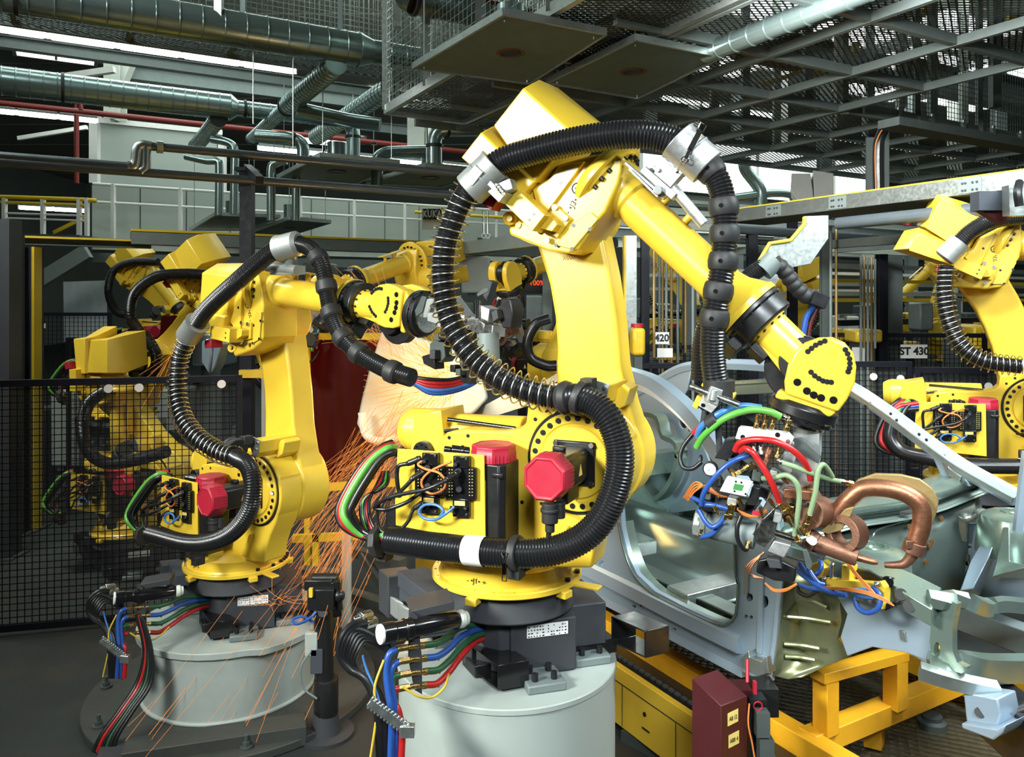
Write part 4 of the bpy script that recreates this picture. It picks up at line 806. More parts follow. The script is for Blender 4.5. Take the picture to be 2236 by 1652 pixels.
cprism('pillar_rib', 'car_panel', [(1655, 1210), (1668, 1212), (1662, 1430), (1650, 1425)], -.012, .02, SIDE); cprism('hinge_reinforcement', 'galv', [(1625, 1235), (1634, 1236), (1632, 1300), (1622, 1296)], -.012, .012, SIDE, .002)
cprism('pillar_flange', 'car_panel', [(1697, 1262), (1706, 1262), (1694, 1400), (1682, 1486), (1672, 1500), (1672, 1486), (1686, 1396)], -.02, .012, SIDE, .002)
cprism('jack_bracket', 'galv', [(1617, 1438), (1634, 1420), (1636, 1434), (1662, 1444), (1674, 1432), (1678, 1470), (1655, 1476), (1620, 1458)], -.05, .05, SIDE, .003)
# near A-pillar and roof rail
ap = [cpx(x, y, .22) for x, y in [(1180, 850), (1250, 812), (1310, 800), (1374, 816)]] + [cpx(1424, 833, .20), cpx(1466, 862, .17), cpx(1510, 903, .13), cpx(1555, 960, .09), cpx(1600, 1030, .04), cpx(1645, 1100, .02), cpx(1690, 1150, .01)]
cband('roof_rail_and_windscreen_pillar', 'car_panel', ap, [(-.05, -.03), (-.03, .03), (.04, .035), (.06, .0), (.05, -.035), (.0, -.045)])
cband('pillar_weld_flange', 'label_white', [p + QC * .0 + V((0, 0, -.045)) for p in ap[2:-2]], [(-.01, -.035), (.015, -.035), (.015, .0), (-.01, .0)], SIDE)
# rear quarter near side (behind the robot)
chol('rear_quarter', 'car_panel', [(1030, 900), (1100, 862), (1180, 842), (1260, 830), (1345, 860), (1345, 1060), (1300, 1090), (1240, 1140), (1120, 1150), (1040, 1060)], [[(1090, 905), (1170, 880), (1250, 870), (1290, 900), (1290, 1000), (1200, 1010), (1100, 990)]], .06, .03)
# far side: roof rail + windscreen pillar + cowl end + waist rail
fr = [cpx(x, y, 1.30) for x, y in [(1372, 868), (1408, 846), (1443, 826), (1478, 806), (1515, 796), (1594, 793), (1700, 799), (1790, 816), (1862, 848), (1935, 896), (2010, 952), (2090, 1010), (2170, 1056), (2225, 1086)]]
FAR = cband('far_roof_rail_and_windscreen_pillar', 'car_panel', fr, [(-.03, -.042), (-.045, .0), (-.02, .026), (.03, .03), (.03, -.04)])
cband('pillar_channel', 'galv', [p - QC * .055 + V((0, 0, -.005)) for p in fr[8:]], [(-.006, -.012), (-.006, .012), (.006, .012), (.006, -.012)], FAR)
for x, y in ((1890, 886), (1945, 903), (1958, 917), (2007, 948), (2023, 960), (1900, 880)): cp_('access_hole', 'ink', lambda m: m.cyl(cpx(x, y, 1.255), cpx(x, y, 1.255) - QC * .001, .009, n=14), FAR, 0)
cprism('pillar_gusset', 'car_panel', [(1990, 950), (2060, 1000), (2110, 1045), (2120, 1062), (2055, 1062), (2050, 1030), (2032, 990)], 1.28, .03, FAR)
cprism('gusset_pressing', 'galv', [(2058, 990), (2066, 992), (2072, 1020), (2085, 1030), (2100, 1040), (2094, 1050), (2070, 1040), (2058, 1015)], 1.265, .012, FAR, .003)
cprism('far_quarter', 'car_panel', [(1358, 862), (1392, 845), (1450, 822), (1510, 806), (1500, 850), (1470, 900), (1435, 960), (1400, 965), (1360, 900)], 1.28, .02, FAR)
cp_('far_waist_rail', 'car_panel_green', lambda m: (m.beam(cpx(1590, 852, 1.32), cpx(1850, 838, 1.32), .03, .07), m.beam(cpx(1590, 836, 1.31), cpx(1850, 822, 1.31), .03, .03)), FAR)
# inner far body side
chol('far_inner_panel', 'car_panel', [(1372, 900), (1400, 880), (1440, 872), (1480, 900), (1530, 960), (1560, 1040), (1540, 1110), (1380, 1130), (1370, 1000)], [ell(1492, 918, 11, 18), ell(1393, 1000, 26, 40), ell(1448, 880, 4, 4), ell(1505, 940, 3, 3), ell(1530, 1000, 5, 8)], 1.22, .02)
cp_('wheel_house', 'galv_matt', lambda m: m.lathe(cpx(1388, 1000, 1.20), QC * -1, [(.19, 0), (.16, .03), (.12, -.02), (.06, -.05), (.01, -.05)], 36, caps=False), None, 0)
cband('far_arch_flange', 'car_panel_green', [cpx(x, y, 1.10) for x, y in [(1395, 900), (1440, 910), (1452, 950), (1480, 965), (1485, 1000), (1470, 1050), (1440, 1085), (1390, 1090)]], [(-.04, -.02), (.05, -.02), (.05, .02), (-.04, .015)])
# floor, tunnel, cross members, far sill
cp_('floor_pan', 'car_inner', lambda m: m.loft([[cw(-3.2, v, .10 + h), cw(.10, v, .10 + h)] for v, h in ((.10, 0), (.30, 0), (.32, .012), (.56, .012), (.60, .16), (.66, .21), (.78, .21), (.84, .16), (.88, .012), (1.35, 0), (1.42, .0))], closed=False), None, 0, thick=.004)
for u, s in ((-.62, .10), (-1.45, .12)): cp_('seat_crossmember', 'galv', lambda m: m.loft([[cw(u - s, v, .10), cw(u - s * .8, v, .19), cw(u + s * .8, v, .19), cw(u + s, v, .10)] for v in (.10, .60)]))
cp_('seat_crossmember', 'car_panel_green', lambda m: m.loft([[cw(-.75, v, .10), cw(-.72, v, .22), cw(-.50, v, .22), cw(-.47, v, .10)] for v in (.88, 1.40)]))
cm = cp_('floor_sidemember', 'car_inner', lambda m: m.beam(cw(-1.3, .22, .13), cw(.0, .22, .13), .12, .07))
for k in range(5): cp_('access_hole', 'ink', lambda m: m.loft([[cw(-1.0 + k * .24 + .06 * math.cos(a), .158, .135 + .022 * math.sin(a)) for a in [2 * PI * i / 12 for i in range(12)]], [cw(-1.0 + k * .24 + .06 * math.cos(a), .1575, .135 + .022 * math.sin(a)) for a in [2 * PI * i / 12 for i in range(12)]]]), cm, 0)
tb = cp_('tunnel_bracket', 'galv_matt', lambda m: m.loft([[cw(a, b, .14) for a, b in ((-.42, .36), (-.22, .36), (-.22, .50), (-.42, .50))], [cw(a, b, .27) for a, b in ((-.40, .37), (-.24, .37), (-.24, .49), (-.40, .49))]]), None, .006)
cp_('far_inner_sill', 'car_panel_green', lambda m: m.loft([[cw(-3.0, v, w), cw(.25, v, w)] for v, w in ((1.36, .08), (1.34, .22), (1.36, .30), (1.44, .32), (1.46, .08))], closed=False), None, 0, thick=.006)
cp_('parcel_beam', 'car_panel_green', lambda m: m.beam(cw(-1.9, .1, .55), cw(-1.9, 1.4, .55), .12, .16)); cp_('rear_bulkhead', 'car_panel_green', lambda m: m.prism([cw(-1.98, .08, .1), cw(-1.98, 1.42, .1), cw(-2.0, 1.35, .62), cw(-2.0, .15, .62)], UC * .02)); cp_('boot_floor', 'galv', lambda m: m.prism([cw(-3.2, .1, .34), cw(-2.0, .1, .34), cw(-2.0, 1.4, .34), cw(-3.2, 1.4, .34)], V((0, 0, .02))))
# bulkhead, cowl, strut towers
cwl = resample(catmull([cpx(1690, 1156, .04), cpx(1780, 1134, .22), cpx(1869, 1112, .45), cpx(1976, 1097, .80), cpx(2051, 1078, 1.06), cpx(2110, 1056, 1.28), cpx(2152, 1040, 1.42)], 8), .05)
def sheet(name, m_, prof, parent=None): return cp_(name, m_, lambda m: m.loft([[p + UC * a + V((0, 0, b)) for a, b in prof] for p in cwl], closed=False), parent, 0, thick=.005)
cow = sheet('cowl', 'car_panel_green', [(-.22, -.02), (-.16, .015), (-.05, .02), (.0, .008), (.01, -.022)]); sheet('cowl_channel', 'car_inner', [(.01, -.022), (-.03, -.045), (-.03, -.06), (.02, -.065)], cow); sheet('bulkhead_lip', 'car_panel_green', [(.02, -.065), (.025, -.075), (-.04, -.085)], cow)
dash = cp_('bulkhead', 'car_inner', lambda m: m.loft([[p + UC * -.04 + V((0, 0, -.085)), p + UC * .0 + V((0, 0, -.24)), V((p.x, p.y, CZ0 + .22)) - UC * .02, V((p.x, p.y, CZ0 + .06)) - UC * .10] for p in cwl], closed=False), None, 0, thick=.006)
for x, y, v in ((1985, 1150, .80), (2055, 1132, 1.05), (2030, 1190, .95), (2022, 1227, .9), (2034, 1182, .97)): cp_('burnt_hole', 'copper_rust', lambda m: m.lathe(cpx(x, y, v), UC, [(.014, -.004), (.016, .004), (.006, .005)], 9), dash, 0)
cp_('bulkhead_bead', 'car_panel_green', lambda m: m.tube(catmull([cpx(x, y, v) for x, y, v in ((1905, 1200, .60), (1908, 1165, .60), (1930, 1150, .68), (1985, 1135, .84))], 6), .006, 8), dash, 0)
cp_('vent_opening', 'ink', lambda m: m.prism([cpx(x, y, v) for x, y, v in ((1962, 1116, .74), (1990, 1110, .80), (1994, 1120, .80), (1964, 1128, .74))], UC * .004), cow, 0)
def tower(c, r):
    return cp_('strut_tower', 'car_panel_green', lambda m: (m.lathe(c, UZ, [(r * 1.5, -.20), (r * 1.42, -.06), (r * 1.28, -.02), (r * .9, 0), (r * .62, .004), (r * .55, -.004), (r * .5, .006), (r * .46, .006), (r * .44, -.01), (.01, -.01)], 36)), None, 0)
tower(cpx(1905, 1192, .36), .11); tower(cpx(2215, 1118, 1.20), .11)
# near front wing apron: wheel arch, upper rail, lower rail
wa = cp_('wheel_arch', 'zinc_yellow', lambda m: m.loft([[cw(.06 + .02 * k, v, w) for v, w in ((.02, -.10 + .0 * k), (.02, .05), (.03, .25), (.06, .40), (.12, .47))] if False else [cpx(x, y, v) for x, y, v in row] for k, row in enumerate((
    [(1700, 1300, .02), (1700, 1250, .04), (1740, 1230, .08)], [(1700, 1380, .03), (1735, 1300, .10), (1790, 1262, .10)], [(1692, 1440, .02), (1745, 1370, .16), (1830, 1300, .14)], [(1688, 1474, .0), (1755, 1420, .17), (1838, 1355, .18)], [(1720, 1482, .04), (1775, 1452, .18), (1828, 1395, .20)], [(1750, 1478, .08), (1800, 1455, .18), (1860, 1430, .22)]))], closed=False), None, 0, thick=.006, smooth=60)
for a, b in (((1712, 1345), (1815, 1358)), ((1712, 1405), (1790, 1415)), ((1714, 1432), (1780, 1440)), ((1745, 1302), (1805, 1325))): cp_('pressed_bead', 'zinc_yellow', lambda m: m.tube(catmull([cpx(a[0], a[1], .05), cpx((a[0] + b[0]) / 2, (a[1] + b[1]) / 2 - 2, .10), cpx(b[0], b[1], .13)], 6), .010, 8), wa, 0)
cp_('apron_panel', 'car_panel', lambda m: m.prism(cpoly([(1700, 1215), (1800, 1225), (1880, 1222), (1960, 1250), (2036, 1310), (2040, 1448), (1980, 1425), (1905, 1412), (1850, 1432), (1835, 1390), (1850, 1340), (1820, 1290), (1750, 1250), (1700, 1260)], .14), QC * .012), None, .003)
cp_('apron_upper_rail', 'car_panel_green', lambda m: m.loft([[cpx(x, y, v) for x, y, v in row] for row in ([(1690, 1180, .05), (1710, 1170, .14), (1720, 1205, .14), (1695, 1230, .04)], [(1820, 1222, .03), (1846, 1204, .16), (1852, 1236, .16), (1822, 1262, .04)], [(1900, 1244, .03), (1925, 1222, .17), (1935, 1258, .17), (1905, 1290, .04)], [(1970, 1290, .03), (1995, 1252, .18), (2005, 1290, .18), (1975, 1335, .04)], [(2035, 1330, .03), (2056, 1282, .18), (2062, 1312, .18), (2036, 1370, .04)])]), None, .004)
for x, y in ((1968, 1297), (1985, 1322)): cp_('access_hole', 'ink', lambda m: m.cyl(cpx(x, y, .028), cpx(x, y, .026), .022, n=16), None, 0)
cp_('front_side_member', 'car_panel', lambda m: m.loft([[cpx(x, y, v) for x, y, v in row] for row in ([(1850, 1345, .20), (1850, 1345, .34), (1850, 1425, .34), (1850, 1425, .20)], [(1905, 1338, .18), (1905, 1338, .34), (1900, 1405, .34), (1900, 1405, .18)], [(1960, 1345, .16), (1960, 1345, .34), (1960, 1410, .34), (1960, 1410, .16)], [(2030, 1375, .15), (2030, 1375, .34), (2034, 1455, .34), (2034, 1455, .15)])]), None, .006)
cprism('side_bracket', 'galv', [(1962, 1375), (1975, 1378), (1978, 1402), (1966, 1396)], .13, .02, None, .002)
# front: radiator support, tie bar and bumper bracket
cp_('radiator_support', 'car_panel_green', lambda m: m.holed(cpoly([(2016, 1310), (2046, 1298), (2090, 1318), (2086, 1340), (2080, 1370), (2080, 1420), (2090, 1446), (2110, 1456), (2100, 1470), (2036, 1452), (2030, 1400), (2034, 1340)], .10), [cpoly(ell(2046, 1418, 7, 17), .10)], QC * .03), None, 0)
tie = [cpx(2030, 1308, .05), cpx(2070, 1316, .10), cpx(2110, 1322, .2), cpx(2150, 1334, .35), cpx(2200, 1330, .5), cpx(2300, 1342, .8)]
cband('upper_tie_bar', 'car_panel_green', tie, [(-.01, -.028), (-.012, .012), (.03, .024), (.05, .012), (.045, -.028)])
low = [cpx(2030, 1456, .05), cpx(2090, 1470, .12), cpx(2160, 1482, .3), cpx(2260, 1480, .6)]
cband('lower_tie_bar', 'car_panel_green', low, [(-.015, -.025), (-.015, .012), (.07, .028), (.09, -.015)])
cband('bumper_flange', 'galv', [cpx(2008, 1468, .0), cpx(2060, 1485, .05), cpx(2120, 1500, .12), cpx(2180, 1512, .2)], [(-.01, -.025), (-.01, .025), (.03, .03), (.03, -.02)])
fb = cprism('crash_box', 'car_panel', [(2103, 1512), (2178, 1524), (2185, 1560), (2176, 1588), (2110, 1580)], .12, .12); cp_('access_hole', 'ink', lambda m: m.cyl(cpx(2140, 1555, .119), cpx(2140, 1555, .117), .018, n=16), fb, 0)
cprism('tow_bracket', 'car_panel', [(2098, 1578), (2175, 1592), (2196, 1582), (2188, 1600), (2168, 1616), (2100, 1590)], .08, .16)
# far front apron seen across the engine bay
FAP = chol('far_apron', 'car_panel', [(2056, 1160), (2075, 1142), (2150, 1142), (2165, 1150), (2236, 1130), (2330, 1150), (2330, 1330), (2170, 1330), (2110, 1300), (2056, 1280)], [ell(2083, 1178, 8, 12), ell(2108, 1205, 4, 4), ell(2118, 1195, 4, 4), ell(2075, 1236, 4, 4)], 1.30, .015)
cband('apron_bead', 'galv', [cpx(x, y, 1.29) for x, y in [(2060, 1240), (2075, 1247), (2110, 1247), (2112, 1210)]], [(-.006, -.008), (-.006, .008), (.006, .008), (.006, -.008)], FAP); cprism('apron_box', 'car_inner', [(2060, 1165), (2075, 1168), (2075, 1196), (2060, 1200)], 1.26, .04, FAP)
cp_('apron_bracket', 'galv', lambda m: (m.tube(catmull([cpx(x, y, v) for x, y, v in ((2096, 1122, 1.2), (2116, 1130, 1.2), (2140, 1120, 1.2), (2158, 1126, 1.2))], 6), .022, 10, rf=lambda i, n: .016 + .010 * abs(math.sin(i * .35))), m.beam(cpx(2100, 1128, 1.2), cpx(2104, 1180, 1.25), .03, .008)), FAP, 0)
cp_('front_strut', 'car_panel', lambda m: m.loft([[cpx(x, y, v) for x, y, v in row] for row in ([(2150, 1170, 1.1), (2180, 1160, 1.1), (2185, 1180, 1.2)], [(2118, 1225, 1.0), (2160, 1215, 1.0), (2165, 1235, 1.2)], [(2095, 1290, .9), (2125, 1285, .9), (2140, 1300, 1.2)])]), None, .006); cp_('front_strut', 'car_panel_green', lambda m: m.loft([[cpx(x, y, v) for x, y, v in row] for row in ([(2190, 1150, .9), (2205, 1150, .9), (2205, 1165, 1.1)], [(2175, 1230, .85), (2205, 1225, .85), (2215, 1240, 1.1)], [(2165, 1260, .8), (2250, 1235, .8), (2250, 1265, 1.1)])]), None, .006)
cp_('far_side_member', 'galv_matt', lambda m: m.beam(cw(.2, 1.12, .18), cw(1.3, 1.12, .16), .10, .12))
# clamp with valves on the near apron
CLP = thing('clamping_unit', 'small yellow pneumatic clamp with blue hoses and orange wires on the front wing rail', 'clamp', cpx(1880, 1290, .05), CF.yaw)
def kp(name, m_, pts, v, d, bev=.003): return cp_(name, m_, lambda m: m.prism(cpoly(pts, v), QC * d), CLP, bev)
kp('clamp_arm', 'yellow', [(1800, 1262), (1905, 1272), (1923, 1268), (1931, 1282), (1930, 1330), (1915, 1330), (1911, 1296), (1847, 1290), (1800, 1282)], -.03, .04); kp('clamp_block', 'yellow', [(1838, 1232), (1856, 1236), (1854, 1270), (1836, 1266)], -.02, .05); kp('clamp_body', 'black', [(1850, 1240), (1900, 1250), (1935, 1268), (1930, 1290), (1860, 1276)], .02, .06); kp('clamp_hub', 'yellow', [(1758, 1238), (1785, 1226), (1800, 1240), (1790, 1262), (1762, 1262)], .0, .04); kp('valve', 'black', [(1928, 1318), (1958, 1312), (1958, 1322), (1932, 1334)], -.02, .03)
kp('valve_island', 'blue_light', [(1862, 1284), (1905, 1286), (1908, 1308), (1866, 1306)], -.06, .03); cp_('roller', 'black_gloss', lambda m: m.cyl(cpx(1938, 1270, .0), cpx(1938, 1270, .05), .022, n=20), CLP)
cp_('pin', 'steel', lambda m: (m.cyl(cpx(1818, 1228, -.02), cpx(1816, 1262, -.02), .010), m.cyl(cpx(1800, 1258, -.03), cpx(1800, 1282, -.03), .012), m.cyl(cpx(1914, 1270, -.04), cpx(1914, 1278, -.04), .012)), CLP)
def khose(pts, r, m_, n=10): cp_('hose', m_, lambda m: m.tube(catmull([cpx(*p) for p in pts], 7), r, n), CLP, 0, smooth=60)
khose([(1712, 1214, -.06), (1735, 1240, -.08), (1770, 1268, -.09), (1810, 1292, -.09), (1848, 1299, -.08)], .010, 'blue_hose'); khose([(1740, 1222, -.05), (1762, 1250, -.07), (1780, 1254, -.06), (1793, 1238, -.04), (1790, 1222, -.02)], .010, 'blue_hose'); khose([(1757, 1210, -.05), (1765, 1240, -.08), (1785, 1270, -.08), (1800, 1276, -.06)], .010, 'blue_hose')
khose([(1866, 1305, -.06), (1875, 1328, -.07), (1896, 1337, -.07), (1918, 1326, -.07), (1921, 1300, -.06), (1905, 1282, -.05)], .010, 'blue_hose'); khose([(1740, 1275, -.04), (1745, 1292, -.06), (1765, 1300, -.06), (1785, 1290, -.05)], .009, 'black'); khose([(1745, 1276, -.05), (1770, 1284, -.06), (1800, 1286, -.06)], .009, 'blue_hose')
for k in range(4): khose([(1848 + k * 2, 1228, -.04), (1868 + k * 2, 1255, -.07), (1893 + k * 2, 1282, -.08), (1912 + k * 2, 1304, -.08)], .003, 'orange_cable', 6)
for k in range(3): khose([(1795, 1281 + k * 2, -.07), (1840, 1283 + k * 2, -.09), (1890, 1290 + k * 3, -.09), (1930, 1305 + k * 3, -.07), (1952, 1322, -.05)], .003, 'orange_cable', 6)
for x, y in ((1862, 1290), (1872, 1308), (1898, 1312)): cp_('fitting', 'steel', lambda m: m.cyl(cpx(x, y, -.065), cpx(x + 8, y + 2, -.07), .008, n=8), CLP, 0)
# ------------------------------------------------------------------ the hall around the cell
VD = V((.8695, .494, 0)); UD = V((-.494, .8695, 0))  # the two building directions (along the hall / away)
ORD = ['first', 'second', 'third', 'fourth', 'fifth', 'sixth', 'seventh', 'eighth', 'ninth', 'tenth', 'eleventh', 'twelfth', 'thirteenth', 'fourteenth', 'fifteenth', 'sixteenth', 'seventeenth', 'eighteenth', 'nineteenth', 'twentieth']
def hit(P, D, px):                                   # point of the line P + kD seen in picture column px
    P = V(P); c = (px - PCX) / FOC; return P + D * ((c * P.y - P.x) / (D.x - c * D.y))
def seg(px, py, Y, D, px2): P = pt(px, py, Y); return P, hit(P, D, px2)
def one(name, label, cat, m_, f, group=None, bev=0.0, smooth=35, thick=0.0):
    m = MB(); f(m); return tag(m.build(name, m_, bev=bev, smooth=smooth, thick=thick), label, cat, group)
def part(root, name, m_, f, bev=0.0, smooth=35, thick=0.0):
    m = MB(); f(m); return m.build(name, m_, root, bev=bev, smooth=smooth, thick=thick)
# --- room
def plane(name, m_, c, sx, sy, h=.1):
    m = MB(); m.box(c, (sx, sy, h)); return struct(m.build(name, m_))
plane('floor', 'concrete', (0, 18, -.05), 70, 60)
plane('wall_back', 'wall_far', (0, 47.5, 5), 70, .2, 10.2); plane('wall_left', 'wall_far', (-26, 22, 5), .2, 52, 10.2); plane('wall_right', 'wall_far', (32, 22, 5), .2, 52, 10.2)
m = MB()
for k in range(26): y = -5 + k * 2.02; m.box((3, y + 1, 9.6 + (.03 if k % 2 else 0)), (62, 2.0, .08))
struct(m.build('ceiling', 'roof_panel'))
# skylights and lamps up in the roof
def skylight(c, sx, sy, label):
    t = thing('skylight', label, 'skylight', c, math.atan2(.494, .8695), 'roof skylights')
    R = Matrix.Rotation(math.atan2(.494, .8695), 3, 'Z')
    part(t, 'pane', 'skylight', lambda m: m.box(c, (sx, sy, .04), R)); part(t, 'frame', 'white', lambda m: m.holed([V(c) + R @ V((x * (sx / 2 + .1), y * (sy / 2 + .1), -.1)) for x, y in ((-1, -1), (1, -1), (1, 1), (-1, 1))], [[V(c) + R @ V((x * sx / 2, y * sy / 2, -.1)) for x, y in ((-1, -1), (1, -1), (1, 1), (-1, 1))]], V((0, 0, .2)))); part(t, 'glazing_bar', 'white', lambda m: m.box(V(c) + R @ V((0, 0, -.04)), (.06, sy, .08), R))
skylight(onz(122, 112, 9.45), 1.9, 1.2, 'bright skylight in the roof above the upper left pipes'); skylight(onz(860, 216, 9.45), 2.2, 1.3, 'slatted skylight seen under the silver ducts')
skylight(onz(720, 305, 9.45), 2.5, 1.6, 'distant skylight behind the hanging exhaust hoods')
for k, (x, y) in enumerate(sorted(((1690, 120), (1850, 60), (2080, 60), (2180, 150), (1750, 20), (2010, 130), (1560, 130), (1930, 190), (2120, 215)))):
    skylight(onz(x, y, 9.45), 3.2, 1.7, f'{ORD[k]} skylight from the left glimpsed through the walkway grating')
def tube_row(px, py, Y, px2, n, label, r=.02, lamp=0):
    A, B = seg(px, py, Y, VD, px2); L = (B - A).length / n
    for k in range(n):
        a = A.lerp(B, (k + .03) / n); b = A.lerp(B, (k + .97) / n)
        t = thing('tube_lamp', f'{ORD[k]} tube from the left in the lit row {label}', 'lamp', a, 0, 'fluorescent tubes ' + label)
        part(t, 'tube', 'tube_light', lambda m: m.cyl(a, b, r, n=10)); part(t, 'batten', 'galv_matt', lambda m: m.beam(a + V((0, 0, .06)), b + V((0, 0, .06)), .08, .06))
        [part(t, 'end_socket', 'white', lambda m: m.box(q, (.04, .04, .10))) for q in (a, b)]
tube_row(-60, 53, 9.0, 648, 5, 'under the top left duct', .05)
tube_row(-60, 236, 13.0, 215, 3, 'beside the red pipe on the left', .05)
tube_row(1440, 212, 11.5, 1690, 3, 'above the walkway grating', .035)
tube_row(1720, 284, 13, 2236, 4, 'behind the right hand grating fence', .04)
tube_row(560, 322, 15, 1080, 4, 'behind the hanging hoods', .05); tube_row(40, 452, 16, 190, 2, 'behind the yellow railing', .05)
def beam(label, px, py, Y, D, px2, w, h, m_='galv_matt', name='roof_beam', group=None):
    A, B = seg(px, py, Y, D, px2); return one(name, label, 'beam', m_, lambda m: m.ibeam(A, B, w, h), group)
beam('long green grey roof beam below the lit tubes at upper left', -80, 80, 10, VD, 900, .14, .16)
beam('roof beam across the ceiling panels above the white container', 230, 150, 15, VD, 800, .2, .3); beam('lower roof beam over the white container', 180, 205, 17, VD, 900, .2, .25)
def truss(px, y0, y1, Y, label):
    t = thing('roof_column', label, 'column', pt(px, y1, Y)); part(t, 'shaft', 'offwhite', lambda m: m.ibeam(pt(px, y1, Y), pt(px, y0, Y), .3, .3, .03, (0, 1, 0))); part(t, 'haunch', 'offwhite', lambda m: m.prism([pt(px - 5, y0, Y), pt(px + 42, y0, Y), pt(px + 12, y0 + 70, Y), pt(px, y1, Y), pt(px - 12, y1, Y)], V((0, .2, 0))))
truss(252, 120, 262, 14.8, 'pale steel roof column above the white container'); truss(910, 225, 330, 14, 'white roof column between the hoods and the mesh cage'); truss(952, 218, 300, 16, 'thin pale roof column beside the mesh cage')
one('roof_brace', 'white diagonal roof brace at upper left', 'beam', 'white', lambda m: m.beam(pt(125, 170, 13), pt(250, 152, 13), .1, .1)); one('roof_brace', 'pale diagonal brace left of the white container', 'beam', 'offwhite', lambda m: m.beam(pt(40, 302, 14), pt(190, 278, 14), .07, .07))
# red sprinkler pipes
rp_ = pt(0, 225, 13); rq = hit(rp_, VD, 1020)
t = thing('sprinkler_pipe', 'long red sprinkler pipe behind the lower silver duct', 'pipe', rp_); part(t, 'main_pipe', 'red_pipe', lambda m: m.cyl(rp_, rq, .05)); part(t, 'drop_pipe', 'red_pipe', lambda m: (m.cyl(pt(167, 250, 13), pt(167, 400, 13), .04), m.tube(catmull([pt(166, 236, 13), pt(168, 226, 13), pt(175, 226, 13), pt(177, 240, 13)]), .035)))
a = pt(1020, 0, 7.3); b = hit(a, VD, 1412)
one('sprinkler_pipe', 'red pipe behind the wire mesh above the square hoods', 'pipe', 'red_pipe', lambda m: m.cyl(a - VD, b, .045)); a2 = pt(1600, 120, 9); one('sprinkler_pipe', 'red pipe above the walkway grating on the right', 'pipe', 'red_pipe', lambda m: m.cyl(a2, hit(a2, VD, 1752), .05)); one('gas_pipe', 'thin yellow pipe above the walkway grating', 'pipe', 'yellow_cable', lambda m: m.cyl(pt(1660, 186, 9.5), pt(1752, 156, 9.5), .03))
# --- silver ducts
def spiral(m, a, b, r, pitch=.12, ridge=.007, n=30):
    L = (b - a).length; d = (b - a).normalized(); prof = [(r, 0)]; k = pitch
    while k < L - .02: prof += [(r, k - .008), (r + ridge, k - .003), (r + ridge, k + .003), (r, k + .008)]; k += pitch
    prof.append((r, L)); m.lathe(a, d, prof, n)
def duct(label, root, segs, mat_='duct'):
    t = thing('air_duct', label, 'duct', root)
    for s in segs:
        if s[0] == 's': part(t, 'spiral_pipe', mat_, lambda m: spiral(m, s[1], s[2], s[3], s[4] if len(s) > 4 else .12), smooth=50)
        elif s[0] == 'r': part(t, 'reducer', mat_, lambda m: m.lathe(s[1], s[2] - s[1], [(s[3], 0), (s[3] + .008, .004), (s[3], .02), (s[4], (s[2] - s[1]).length)], 30), smooth=50)
        elif s[0] == 'e': part(t, 'elbow', mat_, lambda m: m.tube(catmull(s[1], 6), s[2], 22), smooth=50)
        elif s[0] == 'c': part(t, 'rubber_clamp', 'rubber', lambda m: m.lathe(s[1], s[2], [(s[3] * .96, -.02), (s[3] + .012, -.016), (s[3] + .012, .016), (s[3] * .96, .02)], 30))
        elif s[0] == 'h': part(t, 'hanger_chain', 'galv', lambda m: m.cyl(s[1], s[1] + V((0, 0, s[2])), .006, n=6))
    return t
P0 = pt(700, 95, 8.0); e0 = hit(P0, VD, -60); e1 = hit(P0, VD, 780); e2 = hit(P0, VD, 812); e3 = hit(P0, VD, 975)
br0 = pt(735, 138, 8.05); br1 = hit(br0, UD, 628); br2 = hit(br0, UD, 548)
duct('thickest silver spiral duct, running across the top left with a slanting branch', P0, [('s', e0, e1, .172, .20), ('r', e1, e2, .178, .128), ('s', e2, e3, .128, .18), ('s', br0, br1, .115, .10), ('r', br1, br1 + UD * .12, .115, .085), ('s', br1 + UD * .1, br2, .082, .09), ('c', br1, UD, .115), ('c', br2 - UD * .05, UD, .082), ('h', hit(P0, VD, 553) - V((0, 0, .9)), 1.0), ('h', hit(P0, VD, 640) - V((0, 0, 1.1)), 1.2), ('c', hit(P0, VD, 35), VD, .172)])
P1 = pt(400, 222, 10); f0 = hit(P1, VD, -60); f1 = hit(P1, VD, 500); f2 = hit(P1, VD, 518); f3 = hit(P1, VD, 735)
g0 = pt(478, 258, 10.2); g1 = hit(g0, UD, 428)
duct('silver duct below the lit tubes with a short slanting branch', P1, [('s', f0, f1, .168, .14), ('r', f1, f2, .172, .11), ('s', f2, f3, .105, .14), ('c', hit(P1, VD, 137), VD, .168), ('c', hit(P1, VD, 534), VD, .108), ('s', g0, g1, .10, .10), ('c', g0, UD, .10), ('c', g1, UD, .10), ('e', [f3, f3 + VD * .12, f3 + VD * .2 + V((0, 0, -.06)), f3 + VD * .24 + V((0, 0, -.18)), f3 + VD * .24 + V((0, 0, -.5))], .10), ('c', f3 + VD * .24 + V((0, 0, -.22)), UZ, .10)])
P2 = pt(852, 192, 9.5); h1 = hit(P2, UD, 690)
duct('slanting silver duct behind the thick branch', P2, [('s', P2, h1, .125, .12)])
def bend_duct(label, pts, r, extra=()):
    Q = catmull(pts, 6); return duct(label, pts[0], [('e', pts, r)] + list(extra))
k0 = pt(1075, 272, 9.0)
bend_duct('silver pipe bending down beside the elbow of the largest robot', [pt(1090, 281, 9), pt(1010, 282, 9), pt(965, 284, 9), pt(950, 300, 9), pt(949, 330, 9), pt(949, 358, 9)], .085, [('c', pt(949, 318, 9), UZ, .088), ('c', pt(975, 283, 9), VD, .088)])
